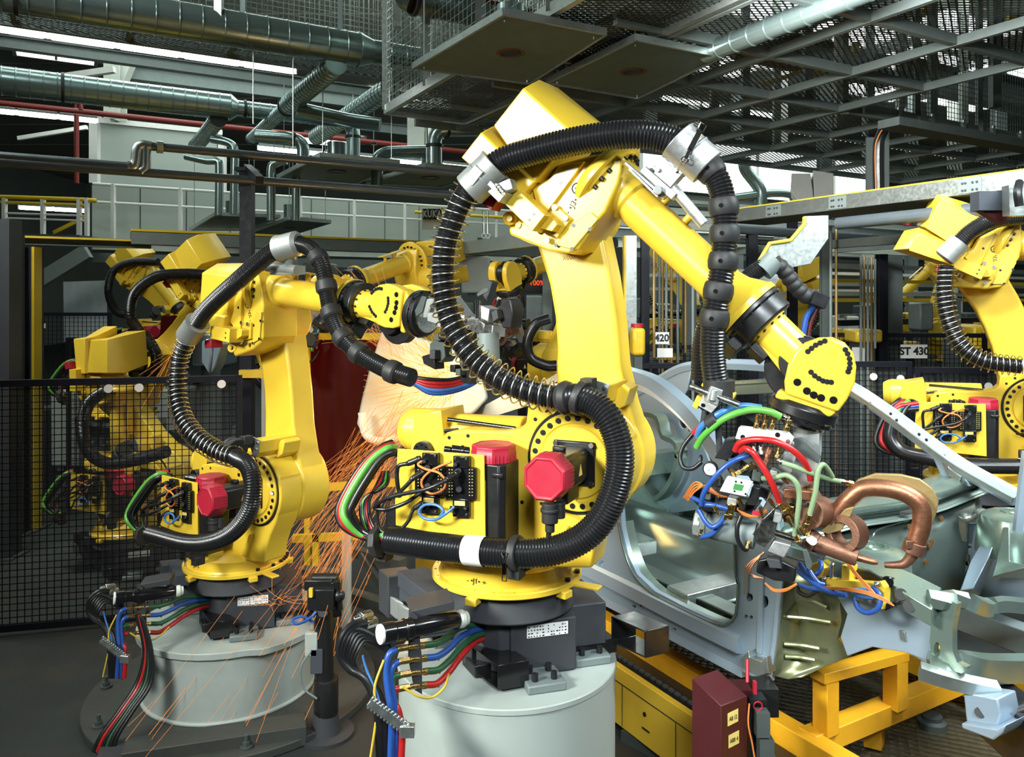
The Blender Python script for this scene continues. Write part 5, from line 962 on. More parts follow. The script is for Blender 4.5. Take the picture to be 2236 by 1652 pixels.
bend_duct('silver duct running left of the bent pipe above the small hoods', [pt(830, 272, 9.5), pt(760, 262, 9.5), pt(655, 238, 9.5)], .085); bend_duct('thin duct dropping to a hood beside the green pipe', [pt(560, 296, 10), pt(640, 303, 10), pt(660, 318, 10), pt(662, 345, 10)], .08, [('c', pt(640, 303, 10), VD, .082)])
bend_duct('thin silver duct dropping in front of the white container', [pt(462, 303, 10.5), pt(500, 312, 10.5), pt(512, 330, 10.5), pt(512, 390, 10.5), pt(511, 468, 10.5)], .055); bend_duct('second thin duct dropping beside the white container', [pt(405, 340, 10.5), pt(450, 350, 10.5), pt(475, 352, 10.5), pt(479, 372, 10.5), pt(478, 470, 10.5)], .055)
bend_duct('slim silver duct dropping behind the black post', [pt(625, 350, 10), pt(600, 357, 10), pt(592, 370, 10), pt(592, 430, 10), pt(592, 482, 10)], .055); bend_duct('slim silver duct right of the black post', [pt(690, 350, 10.2), pt(660, 360, 10.2), pt(648, 380, 10.2), pt(646, 482, 10.2)], .055)
bend_duct('silver duct curving up from the small right hood', [pt(940, 330, 9.6), pt(860, 332, 9.6), pt(833, 338, 9.6), pt(824, 355, 9.6), pt(823, 405, 9.6)], .075)
bend_duct('bright silver duct under the grating behind the second coupling', [pt(1960, -30, 7.3), pt(1540, 118, 8.6)], .10); 
q0 = pt(1540, 116, 6.0); q1 = hit(q0, -UD, 1900)
duct('shiny spiral duct under the walkway grating at the top right', q0, [('s', q0, q1, .075, .16)])
duct('dark duct above the first square hood', pt(1060, 35, 7), [('s', pt(905, 0, 7.0), pt(1095, 38, 7.6), .13, .2), ('c', pt(905, 0, 7.0), VD, .13), ('e', [pt(905, 0, 7), pt(890, -10, 7), pt(880, -30, 7)], .13)])
duct('silver duct standing in the bright daylight behind the gun hose', pt(1640, 400, 13), [('e', [pt(1626, 345, 13), pt(1628, 370, 13), pt(1660, 415, 13), pt(1660, 452, 13)], .10)]); duct('white grey duct running to the white machine housing', pt(1600, 430, 13), [('e', [pt(1600, 432, 13), pt(1680, 422, 13), pt(1725, 424, 13), pt(1735, 438, 13)], .07)])
# --- pipes on the black post
Pp = pt(540, 338, 6.5)
up0 = hit(Pp, VD, 318); up1 = hit(Pp, VD, 1030); zl = V((0, 0, -.17))
lo = Pp + zl; l0 = hit(lo, VD, -60); l1 = hit(lo, VD, 285)
t = thing('water_pipe', 'upper dark steel pipe with a step, carried by the black post', 'pipe', Pp)
part(t, 'pipe_run', 'pipe_dark', lambda m: m.cyl(up0, up1, .034, n=18)); part(t, 'pipe_run', 'pipe_dark', lambda m: m.cyl(l0, l1, .034, n=18))
part(t, 'step_bend', 'galv', lambda m: m.tube(catmull([l1, hit(lo, VD, 292), hit(lo, VD, 297) + V((0, 0, .045)), hit(Pp, VD, 300) - V((0, 0, .04)), hit(Pp, VD, 309), hit(Pp, VD, 330)], 5), .042, 18)); part(t, 'pipe_union', 'galv', lambda m: (m.cyl(hit(Pp, VD, 342), hit(Pp, VD, 356), .05, n=8), m.cyl(hit(lo, VD, 278), hit(lo, VD, 284), .044)))
Pq = pt(540, 393, 6.5); t = thing('water_pipe', 'lower dark steel pipe passing behind the black post', 'pipe', Pq); part(t, 'pipe_run', 'pipe_dark', lambda m: m.cyl(hit(Pq, VD, -60), hit(Pq, VD, 1060), .036, n=18))
part(t, 'riser', 'galv', lambda m: m.tube(catmull([hit(Pq, VD, 306), hit(Pq, VD, 316) + V((0, 0, .03)), hit(Pq, VD, 318) + V((0, 0, .1)), hit(Pq, VD, 318) + V((0, 0, .2))], 5), .04, 16))
t = thing('support_post', 'tall black steel post behind the second robot', 'post', pt(540, 1390, 6.6) * 1.0)
pb = pt(540, 0, 6.6); pb.z = 0
part(t, 'shaft', 'post_black', lambda m: m.box(V((pb.x, pb.y, 1.8)), (.10, .10, 3.6))); part(t, 'cross_arm', 'post_black', lambda m: m.beam(V((pb.x, pb.y, 3.45)) - UD * .5, V((pb.x, pb.y, 3.62)), .06, .06)); part(t, 'cap_plate', 'post_black', lambda m: m.box(V((pb.x, pb.y, 3.60)), (.16, .16, .03))); part(t, 'post_bracket', 'yellow', lambda m: m.box(pt(560, 815, 6.55), (.26, .11, .065))); part(t, 'foot', 'post_black', lambda m: m.box(V((pb.x, pb.y, .01)), (.25, .25, .02)))
# --- exhaust hoods (square sheets)
def hood(label, corners, z, stain=True):
    c = [onz(x, y, z) for x, y in corners]; ce = sum(c, V()) / 4
    t = thing('exhaust_hood', label, 'hood', ce, 0, 'square exhaust hoods')
    part(t, 'hood_sheet', 'hood_sheet', lambda m: m.prism(c, V((0, 0, .02))))
    part(t, 'rim', 'galv', lambda m: [m.beam(a + V((0, 0, .015)), b + V((0, 0, .015)), .02, .05) for a, b in zip(c, c[1:] + c[:1])])
    if stain:
        r = min((c[0] - c[1]).length, (c[1] - c[2]).length) * .10
        part(t, 'exhaust_opening', 'black', lambda m: m.cyl(ce - V((0, 0, .004)), ce + V((0, 0, .01)), r, n=32)); part(t, 'rusty_ring', 'copper_rust', lambda m: m.lathe(ce - V((0, 0, .003)), UZ, [(r * 1.35, 0), (r * 1.35, .002), (r, .002), (r, -.004)], 32, caps=False))
    part(t, 'spigot', 'duct', lambda m: m.cyl(ce + V((0, 0, .02)), ce + V((0, 0, .35)), min((c[0] - c[1]).length, (c[1] - c[2]).length) * .13, n=24))
    for p in c: q = p.lerp(ce, .12); part(t, 'hanger_rod', 'galv', lambda m: m.cyl(q - V((0, 0, .02)), q + V((0, 0, 1.2)), .006, n=6))
    return t
hood('large square exhaust hood left of the top of the largest robot', [(1100, 30), (1323, 74), (1155, 182), (902, 148)], 4.35)
hood('large square exhaust hood just right of the robot top', [(1388, 86), (1576, 124), (1392, 214), (1195, 180)], 4.35)
hood('small hood with a rust stain left of the robot elbow hose', [(700, 340), (872, 356), (775, 402), (605, 388)], 4.1); hood('small hood nearest the robot elbow hose', [(930, 362), (1080, 376), (960, 408), (800, 400)], 4.05)
hood('pale hood in front of the grey gallery, left one', [(470, 469), (612, 474), (548, 503), (414, 502)], 3.7, False); hood('pale hood in front of the grey gallery, right of the black post', [(632, 478), (722, 486), (640, 512), (545, 508)], 3.6)
# --- mesh walkways overhead
def strips(m, O, A, B, la, lb, ang, pitch, w, h):     # parallel flat bars across a rectangle
    d = V((math.cos(ang), math.sin(ang))); n = V((-d.y, d.x)); cs = [V((0, 0)), V((la, 0)), V((la, lb)), V((0, lb))]
    lo_, hi = min(c.dot(n) for c in cs), max(c.dot(n) for c in cs); k = lo_ + pitch / 2
    while k < hi:
        ts = []
        p = n * k
        for ax, lim in ((0, la), (1, lb)):
            if abs(d[ax]) > 1e-6: ts.append(sorted(((0 - p[ax]) / d[ax], (lim - p[ax]) / d[ax])))
            elif not (0 <= p[ax] <= lim): ts.append((1, 0))
        t0, t1 = max(t[0] for t in ts), min(t[1] for t in ts)
        if t1 - t0 > .01:
            a, b = p + d * t0, p + d * t1; m.beam(O + A * a.x + B * a.y, O + A * b.x + B * b.y, w, h, A.cross(B))
        k += pitch
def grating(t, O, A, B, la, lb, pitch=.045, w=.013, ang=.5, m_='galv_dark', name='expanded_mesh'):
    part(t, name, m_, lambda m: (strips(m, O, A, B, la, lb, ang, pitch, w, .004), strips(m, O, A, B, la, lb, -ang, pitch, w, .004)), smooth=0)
def wires(t, O, A, B, la, lb, pitch=.06, w=.006, m_='galv_matt', name='wire_mesh'):
    part(t, name, m_, lambda m: (strips(m, O, A, B, la, lb, 0.0, pitch, w, w), strips(m, O, A, B, la, lb, PI / 2, pitch, w, w)), smooth=0)
W0 = onz(1505, 164, 4.5)
WK = thing('walkway_platform', 'wide overhead walkway of expanded metal grating at the upper right', 'walkway', W0)
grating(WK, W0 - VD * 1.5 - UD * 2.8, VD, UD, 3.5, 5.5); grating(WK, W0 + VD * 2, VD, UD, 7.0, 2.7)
for k in range(-3, 4):
    u = k * .9; r = 2.0 if k < 0 else 9.0; part(WK, 'cross_beam', 'galv_matt', lambda m: m.beam(W0 - VD * 1.5 + UD * u - V((0, 0, .05)), W0 + VD * r + UD * u - V((0, 0, .05)), .05, .08))
for k in range(-1, 10):
    lo_ = -2.8 if k <= 2 else 0; part(WK, 'joist', 'galv_matt', lambda m: m.beam(W0 + VD * k + UD * lo_ - V((0, 0, .06)), W0 + VD * k + UD * 2.7 - V((0, 0, .06)), .045, .07))
# its mesh fences
c0 = W0 + VD * 2.05 + UD * .0
MF = thing('mesh_fence', 'upright wire mesh fence on the right part of the overhead walkway', 'fence', c0)
wires(MF, c0, VD, UZ, 6.0, 1.3, .055, .005); part(MF, 'bottom_rail', 'galv', lambda m: m.beam(c0, c0 + VD * 6.5, .03, .09))
for k in range(6): part(MF, 'fence_post', 'galv_matt', lambda m: m.beam(c0 + VD * (.05 + k * 1.2) - V((0, 0, .1)), c0 + VD * (.05 + k * 1.2) + V((0, 0, 1.6)), .06, .06))
for k in range(10): part(MF, 'fixing_clip', 'galv', lambda m: m.box(c0 + VD * (.3 + k * .6) - UD * .03, (.03, .03, .14)))
one('cable_tray', 'perforated dark green cable tray under the mesh fence at the right', 'cable tray', 'galv_dark', lambda m: m.beam(pt(1940, 268, 6.6), hit(pt(1940, 268, 6.6), VD, 2300), .20, .07))
ct = thing('cable_riser', 'upright black cable tray with orange cables under the walkway', 'cable tray', pt(1915, 415, 7.0)); part(ct, 'tray', 'galv_dark', lambda m: (m.beam(pt(1903, 425, 7), pt(1903, 300, 7), .10, .02, (0, 1, 0)), m.beam(pt(1931, 425, 7), pt(1931, 285, 7), .04, .10, (0, 1, 0)))); part(ct, 'cables', 'black', lambda m: m.tube(catmull([pt(1918, 425, 6.97), pt(1917, 330, 6.97), pt(1922, 300, 6.97), pt(1936, 272, 6.97)]), .045, 10)); part(ct, 'orange_wire', 'orange_cable', lambda m: m.tube(catmull([pt(1913, 425, 6.9), pt(1911, 330, 6.9), pt(1918, 298, 6.9), pt(1936, 270, 6.9)]), .006, 6))
g0 = onz(1015, 262, 4.45)
CG = thing('mesh_catwalk', 'overhead catwalk with wire mesh sides above the square hoods', 'walkway', g0)
LG = 5.6
wires(CG, g0, -UD, UZ, LG, 1.25, .05, .006, 'galv'); wires(CG, g0 - VD * .9, -UD, UZ, LG, 1.25, .08, .005, 'galv'); grating(CG, g0 - VD * .9, VD, -UD, .9, LG, .04, .012); wires(CG, g0 - VD * .9, VD, UZ, .9, 1.25, .05, .006, 'galv')
for o in (0, -.9): part(CG, 'side_rail', 'galv', lambda m: (m.beam(g0 + VD * o, g0 + VD * o - UD * LG, .05, .09), m.beam(g0 + VD * o + V((0, 0, 1.25)), g0 + VD * o - UD * LG + V((0, 0, 1.25)), .05, .05)))
for k in range(6):
    for o in (0, -.9): part(CG, 'mesh_post', 'galv', lambda m: m.beam(g0 + VD * o - UD * (k * 1.05), g0 + VD * o - UD * (k * 1.05) + V((0, 0, 1.9)), .07, .07))
part(CG, 'end_rail', 'galv', lambda m: m.beam(g0, g0 - VD * .9, .05, .09))
d0 = hit(P0, VD, -80) + V((0, 0, .10)) + UD * .25
CL = thing('mesh_catwalk', 'long catwalk grating behind the thickest duct at the top left', 'walkway', d0)
grating(CL, d0, VD, UD, 6.6, .9, .05, .012); wires(CL, d0 + UD * .9 + V((0, 0, .05)), VD, UZ, 6.6, 1.3, .06, .006, 'galv'); wires(CL, d0 + V((0, 0, .05)), VD, UZ, 6.6, 1.3, .07, .005, 'galv')
part(CL, 'edge_rail', 'galv_matt', lambda m: (m.beam(d0, d0 + VD * 6.6, .05, .10), m.beam(d0 + UD * .9, d0 + UD * .9 + VD * 6.6, .05, .10)))
for k in range(7): part(CL, 'mesh_post', 'galv_matt', lambda m: m.beam(d0 + VD * (.3 + k), d0 + VD * (.3 + k) + V((0, 0, 1.5)), .05, .05)); part(CL, 'cross_bar', 'galv_matt', lambda m: m.beam(d0 + VD * (.3 + k), d0 + VD * (.3 + k) + UD * .9, .05, .05))
for k, x in enumerate((478, 868, 1310, 1775)): one('catwalk_hanger', f'{ORD[k]} upright steel hanger post from the left at the top edge', 'post', 'galv', lambda m: m.beam(pt(x, 60 if k != 2 else 110, 7.4), pt(x, -60, 7.4), .07, .07, (0, 1, 0)))
# --- gallery and white container at the back left
gw0 = pt(200, 0, 13.0); gw0.z = 0; gw1 = hit(gw0, VD, 1120)
def gz(y): return 2.5 + (655 - y) * 13.0 / FOC
GA = thing('gallery_wall', 'pale grey panelled gallery with a white railing at the back', 'gallery', V((gw0.x, gw0.y, 0)))
def wallbox(m, a, b, z0, z1, th): m.prism([V((a.x, a.y, z0)), V((b.x, b.y, z0)), V((b.x, b.y, z1)), V((a.x, a.y, z1))], UD * th)
part(GA, 'panel_wall', 'booth_grey', lambda m: wallbox(m, gw0, gw1, gz(530), gz(404), .3)); part(GA, 'floor_edge', 'offwhite', lambda m: wallbox(m, gw0 - UD * .5, gw1 - UD * .5, gz(548), gz(532), .8)); part(GA, 'yellow_strip', 'yellow_edge', lambda m: wallbox(m, gw0 - UD * .52, gw1 - UD * .52, gz(531), gz(527), .05)); part(GA, 'fascia', 'galv_matt', lambda m: wallbox(m, gw0 - UD * .5, gw1 - UD * .5, gz(575), gz(555), .2))
Lg = (gw1 - gw0).length
for k in range(12):
    a = gw0 + VD * (Lg * k / 11.0)
    part(GA, 'panel_joint', 'galv_dark', lambda m: m.beam(V((a.x, a.y, gz(528))) - UD * .005, V((a.x, a.y, gz(404))) - UD * .005, .012, .012))
for k in range(8):
    a = gw0 + VD * (.3 + Lg * k / 8.0) - UD * .55; part(GA, 'rail_post', 'white', lambda m: m.beam(V((a.x, a.y, gz(530))), V((a.x, a.y, gz(408))), .07, .05))
for z in (410, 448): part(GA, 'hand_rail', 'white', lambda m: m.cyl(V((gw0.x, gw0.y, gz(z))) - UD * .55, V((gw1.x, gw1.y, gz(z))) - UD * .55, .022))
part(GA, 'yellow_rail', 'yellow_edge', lambda m: m.cyl(V((hit(gw0, VD, 880).x, hit(gw0, VD, 880).y, gz(430))) - UD * .6, V((gw1.x, gw1.y, gz(430))) - UD * .6, .03))
c0 = pt(208, 0, 15); c0.z = 0; c1 = hit(c0, VD, 485)
WC = thing('white_container', 'large off white metal container on top of the grey gallery', 'container', V((c0.x, c0.y, 0)))
def cz(y): return 2.5 + (655 - y) * 15.0 / FOC
part(WC, 'shell', 'booth_grey', lambda m: wallbox(m, c0, c1, cz(400), cz(262), 3.0)); part(WC, 'corner_post', 'white', lambda m: (m.beam(V((c0.x, c0.y, cz(400))), V((c0.x, c0.y, cz(250))), .16, .16), m.beam(V((c1.x, c1.y, cz(400))), V((c1.x, c1.y, cz(275))), .14, .14))); part(WC, 'top_frame', 'white', lambda m: m.beam(V((c0.x, c0.y, cz(262))), V((c1.x, c1.y, cz(262))), .1, .1))
# yellow railing platform at far left
t = thing('railing_platform', 'small platform with yellow handrails at the far left', 'platform', pt(100, 520, 12)); r0 = pt(-40, 428, 12); r1 = pt(192, 436, 12)
part(t, 'hand_rail', 'yellow_edge', lambda m: (m.tube(catmull([r0, r1, pt(196, 440, 12.2)], 4), .03), m.tube([pt(-40, 440, 12), pt(190, 448, 12)], .025)))
for x in (10, 94, 173, 190): part(t, 'rail_post', 'white', lambda m: m.beam(pt(x, 515, 12), pt(x, 432, 12), .07, .05))
for y in (465, 476): part(t, 'mid_rail', 'white', lambda m: m.cyl(pt(15, y, 12), pt(190, y + 6, 12), .015))
part(t, 'deck', 'galv_dark', lambda m: m.beam(pt(-40, 520, 12), pt(205, 526, 12), .8, .12))
one('stair_flight', 'steel stair stringer below the yellow railing platform', 'stairs', 'galv_matt', lambda m: m.beam(pt(88, 612, 11), pt(192, 548, 11), .10, .20)); one('stair_flight', 'yellow handrail of stairs behind the platform posts', 'stairs', 'yellow_edge', lambda m: m.beam(pt(118, 508, 13), pt(185, 475, 13), .06, .06))
# columns at the left
def column(px, y0, y1, Y, w, label, edge=None, m_='galv_dark'):
    b = pt(px, y1, Y); b.z = 0; t = thing('steel_column', label, 'column', b); top = 2.5 + (655 - y0) * Y / FOC
    part(t, 'shaft', m_, lambda m: m.box(V((b.x, b.y, top / 2)), (w, .2, top)))
    if edge: part(t, 'edge_strip', edge, lambda m: m.box(V((b.x + w / 2 + .012, b.y - .05, top / 2)), (.028, .14, top)))
    part(t, 'foot', 'galv_dark', lambda m: m.box(V((b.x, b.y, .01)), (w + .1, .3, .02)))
column(64, 540, 830, 8.5, .20, 'steel column with a yellow edge at the left', 'yellow_edge', 'grey_box'); column(12, 480, 830, 7.6, .20, 'dark steel column at the left picture edge', None, 'charcoal'); column(32, 510, 830, 8.2, .09, 'slim dark column beside the left picture edge', None, 'grey_box')
t = thing('frame_beam', 'galvanised beam with a yellow top edge above the folded robots', 'beam', pt(40, 524, 8.5)); part(t, 'girder', 'galv_matt', lambda m: m.ibeam(pt(40, 524, 8.5), hit(pt(40, 524, 8.5), VD, 330), .12, .10)); part(t, 'yellow_edge', 'yellow_edge', lambda m: m.beam(pt(40, 517, 8.45), hit(pt(40, 517, 8.45), VD, 330), .13, .02))
bm = pt(285, 520, 9); t = thing('frame_beam', 'long yellow edged beam under the gallery rail', 'beam', bm); part(t, 'girder', 'galv_matt', lambda m: m.beam(bm, hit(bm, VD, 1180), .2, .14)); part(t, 'yellow_edge', 'yellow_edge', lambda m: m.beam(bm + V((0, 0, .09)), hit(bm, VD, 1180) + V((0, 0, .09)), .21, .025))
one('film_curtain', 'milky plastic film curtain behind the left robots', 'curtain', 'milky_film', lambda m: m.prism([pt(138, 615, 12), pt(232, 612, 12), pt(232, 745, 12), pt(140, 745, 12)], V((0, .02, 0))))
# --- wire mesh fences
def fence(label, A, B, z1, pitch=.05, w=.005, film=True, discs=(), z0=.06, nm='safety_fence', fw=.05):
    A, B = V((A.x, A.y, 0)), V((B.x, B.y, 0)); d = (B - A).normalized(); L = (B - A).length; t = thing(nm, label, 'fence', A)
    wires(t, A + V((0, 0, z0)), d, UZ, L, z1 - z0, pitch, w, 'wire_black')
    [part(t, nm_, 'post_black', lambda m: m.beam(A + V((0, 0, zz)), B + V((0, 0, zz)), .04, fw)) for nm_, zz in (('top_rail', z1), ('bottom_rail', z0))]
    for p in (A, B): part(t, 'fence_post', 'post_black', lambda m: m.beam(p, p + V((0, 0, z1 + fw / 2)), fw, .04, d))
    nn = V((d.y, -d.x, 0)); nn = nn if nn.y < 0 else -nn
    if film: part(t, 'clear_sheet', 'clear_film', lambda m: m.prism([A - nn * .02 + V((0, 0, z0)), B - nn * .02 + V((0, 0, z0)), B - nn * .02 + V((0, 0, z1)), A - nn * .02 + V((0, 0, z1))], -nn * .004))
    for x, y in discs:
        c = onplane(x, y, A + nn * .02, nn); part(t, 'fixing_disc', 'label_white', lambda m: m.cyl(c, c + nn * .008, .032, n=24))
    return t
fa0 = onz(-40, 1393, 0); fa1 = onz(523, 1343, 0)
fence('black wire mesh safety fence with a clear sheet at the left front', fa0, fa1, 1.88, .05, .0055, True, [(237, 848), (304, 846), (484, 838)])
fence('black mesh fence far behind the left robots', pt(90, 700, 11), pt(240, 700, 11), 2.3, .06, .006, False); fence('black mesh fence between the film curtain and the left robots', pt(150, 735, 9.5), pt(330, 735, 9.5), 2.02, .06, .006, False)
# --- low background fences on the right
fr0 = pt(1835, 800, 6.6); fr1 = pt(2020, 800, 6.4)
fence('black mesh fence with clear film behind the far windscreen pillar', pt(1660, 795, 7.0), pt(1985, 795, 6.9), 1.93, .05, .005, True, [(1907, 822), (1966, 826)]); fence('black mesh fence with clear film behind the right robot', pt(2002, 800, 6.7), pt(2330, 800, 6.5), 1.90, .05, .005, True, [(2158, 843), (2190, 835)])
f43 = fence('farther black mesh fence carrying the white station sign', pt(1800, 755, 9.0), pt(2150, 755, 8.8), 2.10, .05, .006, False)
fence('black mesh fence behind the 420 sign', pt(1390, 760, 8.6), pt(1640, 760, 8.6), 1.98, .05, .006, False); fence('black mesh fence low behind the roof rail', pt(1400, 800, 7.6), pt(1660, 800, 7.6), 1.86, .05, .006, False)
def sign(label, px, py, w, h, Y, txt, size, m_='label_white', ink='ink', yaw=0.0, sx=1.0, bold=0.0):
    c = pt(px, py, Y); hw, hh = w * Y / FOC / 2, h * Y / FOC / 2; x = V((math.cos(yaw), math.sin(yaw), 0)); t = thing('sign', label, 'sign', c); n = V((x.y, -x.x, 0))
    part(t, 'board', m_, lambda m: m.prism([c - x * hw - UZ * hh, c + x * hw - UZ * hh, c + x * hw + UZ * hh, c - x * hw + UZ * hh], -n * .01))
    if txt: text(txt, size * Y / FOC, facing(c + n * .004, x, UZ), ink, t, sx=sx, bold=bold)
    return t
sign('white station sign reading ST 430 on the mesh fence', 1996, 767, 58, 30, 8.7, 'ST 430', 23, bold=.004, sx=.98); sign('white sign reading 420 half hidden by the gun hose', 1445, 738, 32, 26, 7.5, '420', 21, bold=.003)
sign('tiny white tag reading 544 among the ducts', 816, 313, 12, 8, 9.4, '544', 7, bold=.002); sign('white label board low beside the 420 sign', 1452, 770, 34, 20, 7.55, '', 1)
sign('white leaflet holder hanging on the far fence', 1875, 775, 28, 34, 8.6, '', 1); sign('small white sign on the far left fence', 93, 711, 12, 10, 10.9, '', 1)
ks = sign('white sign with four black letter tiles on the gallery rail', 943, 478, 44, 46, 11.4, '', 1)
for k, ch in enumerate('KUKA'):
    c = pt(928 + k * 10.4, 467.5, 11.37); part(ks, 'letter_tile', 'ink', lambda m: m.box(c, (.062, .004, .155))); text(ch, .135, facing(c + V((0, -.006, 0)), (1, 0, 0), UZ), 'label_white', ks, 'letter', sx=.62, bold=.004)
ld = thing('led_display', 'black message display with red digits behind the largest robot', 'display', pt(1142, 620, 9.5)); part(ld, 'housing', 'black', lambda m: m.box(pt(1142, 620, 9.55), (.48, .06, .24))); part(ld, 'mount_post', 'post_black', lambda m: m.box(V((pt(1142, 620, 9.6).x, 9.62, 1.3)), (.08, .06, 2.6)))
text('54', .085, facing(pt(1118, 618, 9.5), (1, 0, 0), UZ), 'led_red', ld, 'digits'); text('-1  100%', .085, facing(pt(1162, 618, 9.5), (1, 0, 0), UZ), 'led_red', ld, 'digits'); text('Trend  AC', .05, facing(pt(1150, 606, 9.5), (1, 0, 0), UZ), 'led_green', ld, 'caption')
# ------------------------------------------------------------------ the other robots
OWN = ('dress_hose', 'spring_hose', 'hose_label')
def rad(d): return math.radians(d)
def place(px, Y, dz): p = pt(px, 700, Y); return V((p.x, p.y, dz))
R2B = V((-1.758, 4.979, -.488)); R2Y = rad(-37.2)
r2 = robot('second yellow robot, left of centre, on the oval grey pedestal amid the sparks', R2B, R2Y, rad(-.4), rad(-37.4), rad(-62), rad(12), skip=OWN)
R2 = Frame(R2B, R2Y)
R3B = V((3.251, 5.469, -.073)); R3Y = rad(-26.6)
r3 = robot('yellow robot cut off by the right picture edge, behind the car shell', R3B, R3Y, rad(-13.7), rad(-16.9), rad(10), rad(10), skip=OWN)
RCB = V((-3.573, 7.256, -.95)); rc = robot('yellow robot folded low behind the left mesh fence', RCB, rad(-20), rad(-39), rad(44), rad(7), 0, skip=OWN, bolts_too=False)
RBB = V((-4.088, 8.2, .001)); rb_ = robot('yellow robot leaning forward behind the left fence with its red motor cap visible', RBB, rad(-20), rad(46.5), rad(9), rad(20), 0, skip=OWN)
RAB = V((-4.976, 10.98, .23)); ra = robot('farthest left yellow robot leaning back under the galvanised beam', RAB, rad(-20), rad(-42), rad(0), rad(20), 0, skip=OWN, bolts_too=False)
RDB = V((-.772, 7.6, -.17)); robot('yellow robot behind the spring hose reaching left over the sparks', RDB, rad(237), rad(-4), rad(-28), rad(-30), 0)
REB = V((.57, 8, -.007)); robot('yellow robot behind the arm of the largest robot pointing left', REB, rad(234), rad(-21.6), rad(-31), rad(35), 0)
RFB = place(1800, 12, -.2); robot('yellow robot behind the galvanised chute at the right', RFB, rad(175), rad(10), rad(-20), 0, 0, bolts_too=False)
RGB = place(1475, 13, .2); robot('distant yellow robot between the hanging rods right of the largest arm', RGB, rad(-30), rad(-20), rad(10), 0, 0, bolts_too=False)
RHB = place(2085, 14, .1); robot('distant yellow robot seen under the right robot elbow', RHB, rad(170), rad(-5), rad(0), 0, 0, bolts_too=False)
def rh(r, Fm, pts, rr, extra={}):
    """corrugated dress hose as a part of its robot"""
    W = [Fm.M @ Fm.L(*p) for p in pts]; t = part(r, 'dress_hose', 'hose', lambda m: m.corrugated(W, rr, .0135, 14), smooth=25)
    if 's' in extra: part(t, 'coil_spring', 'spring', lambda m: m.helix(W, rr + .016, .0032, .036, 6, 16), smooth=60)
    if 'C' in extra: a, d = W[0], (W[1] - W[0]).normalized(); part(t, 'hose_coupling', 'cast_alu', lambda m: m.lathe(a - d * .10, d, [(.055, 0), (.072, .01), (.072, .13), (.076, .15), (.05, .15)], 28))
    Q = resample(catmull(W, 8), .02)
    for f in extra.get('b', ()):
        i = int(f * (len(Q) - 2)); d = (Q[i + 1] - Q[i]).normalized(); part(t, 'hose_ball', 'rubber', lambda m: m.lathe(Q[i] - d * .035, d, [(rr, 0), (rr * 1.2, .01), (rr * 1.25, .035), (rr * 1.2, .06), (rr, .07)], 20))
rh(r2, R2, [(424, 715, .32), (455, 672, .32), (520, 612, .30), (580, 560, .24), (612, 540, .20)], .052, {'C': 1})
rh(r2, R2, [(652, 532, .16), (680, 545, .16), (705, 585, .17), (715, 640, .18), (726, 690, .20), (748, 735, .22), (790, 775, .22), (850, 808, .20), (900, 825, .18)], .047, {'b': [.18, .33, .46, .60, .72, .93]})
rh(r2, R2, [(412, 735, .32), (392, 780, .34), (386, 850, .36), (398, 910, .38), (430, 955, .38), (475, 985, .36), (515, 998, .34)], .044, {'s': 1})
rh(r2, R2, [(515, 998, .34), (540, 1015, .36), (552, 1055, .38), (545, 1110, .40), (515, 1155, .42), (470, 1180, .44), (410, 1185, .46), (330, 1165, .46)], .05)
part(r2, 'hose_coupling', 'cast_alu', lambda m: (m.lathe(R2.M @ R2.L(608, 542, .20), R2.M @ R2.L(655, 530, .16) - R2.M @ R2.L(608, 542, .20), [(.055, 0), (.075, .0), (.072, .02), (.072, .13), (.055, .15)], 28), m.cyl(R2.M @ R2.L(634, 545, .18), R2.M @ R2.L(636, 580, .12), .035), m.box(R2.M @ R2.L(628, 590, .12), (.22, .08, .05), Matrix.Rotation(R2Y, 3, 'Z')), m.cyl(R2.M @ R2.L(585, 582, .14), R2.M @ R2.L(650, 590, .14), .03)))
for r_, B_, q, yb in ((rc, RCB, [(235, 850, .3), (195, 880, .3), (180, 930, .3), (190, 980, .32), (230, 1010, .34), (290, 1005, .32), (365, 985, .28)], rad(-20)), (rb_, RBB, [(455, 600, .2), (400, 598, .25), (340, 605, .28), (295, 640, .3), (285, 690, .3), (305, 725, .3), (335, 760, .3), (340, 800, .3), (310, 830, .3)], rad(-20)), (ra, RAB, [(345, 572, .15), (290, 572, .2), (255, 585, .25), (240, 610, .28), (238, 645, .28), (255, 680, .28), (290, 690, .25)], rad(-20))):
    rh(r_, Frame(B_, yb), q, .055)
F3 = Frame(R3B, R3Y)
rh(r3, F3, [(2085, 540, .30), (2120, 505, .30), (2170, 480, .28), (2260, 470, .22)], .056, {'C': 1}); rh(r3, F3, [(2066, 580, .30), (2062, 640, .31), (2072, 700, .32), (2100, 755, .32), (2150, 788, .32), (2230, 800, .30)], .05, {'s': 1})
part(r3, 'dress_hose', 'hose', lambda m: m.tube(catmull([F3.M @ F3.L(*p) for p in [(1950, 920, .4), (1945, 955, .42), (1970, 985, .44), (2030, 1000, .46), (2100, 1015, .46), (2250, 1018, .44)]]), .05, 14), smooth=60)
for k, c in enumerate(('red_hose', 'blue_hose', 'black')):
    part(r3, 'loop_cable', c, lambda m: m.tube(catmull([F3.M @ F3.L(*p) for p in [(2005, 880 + k * 6, .3), (1960, 890 + k * 5, .34), (1938 + k * 8, 930, .38), (1950 + k * 8, 975 - k * 4, .42), (2000, 995 - k * 3, .44)]]), .016, 10), smooth=60)
fb1 = F3.M @ F3.L(2165, 440, .34)
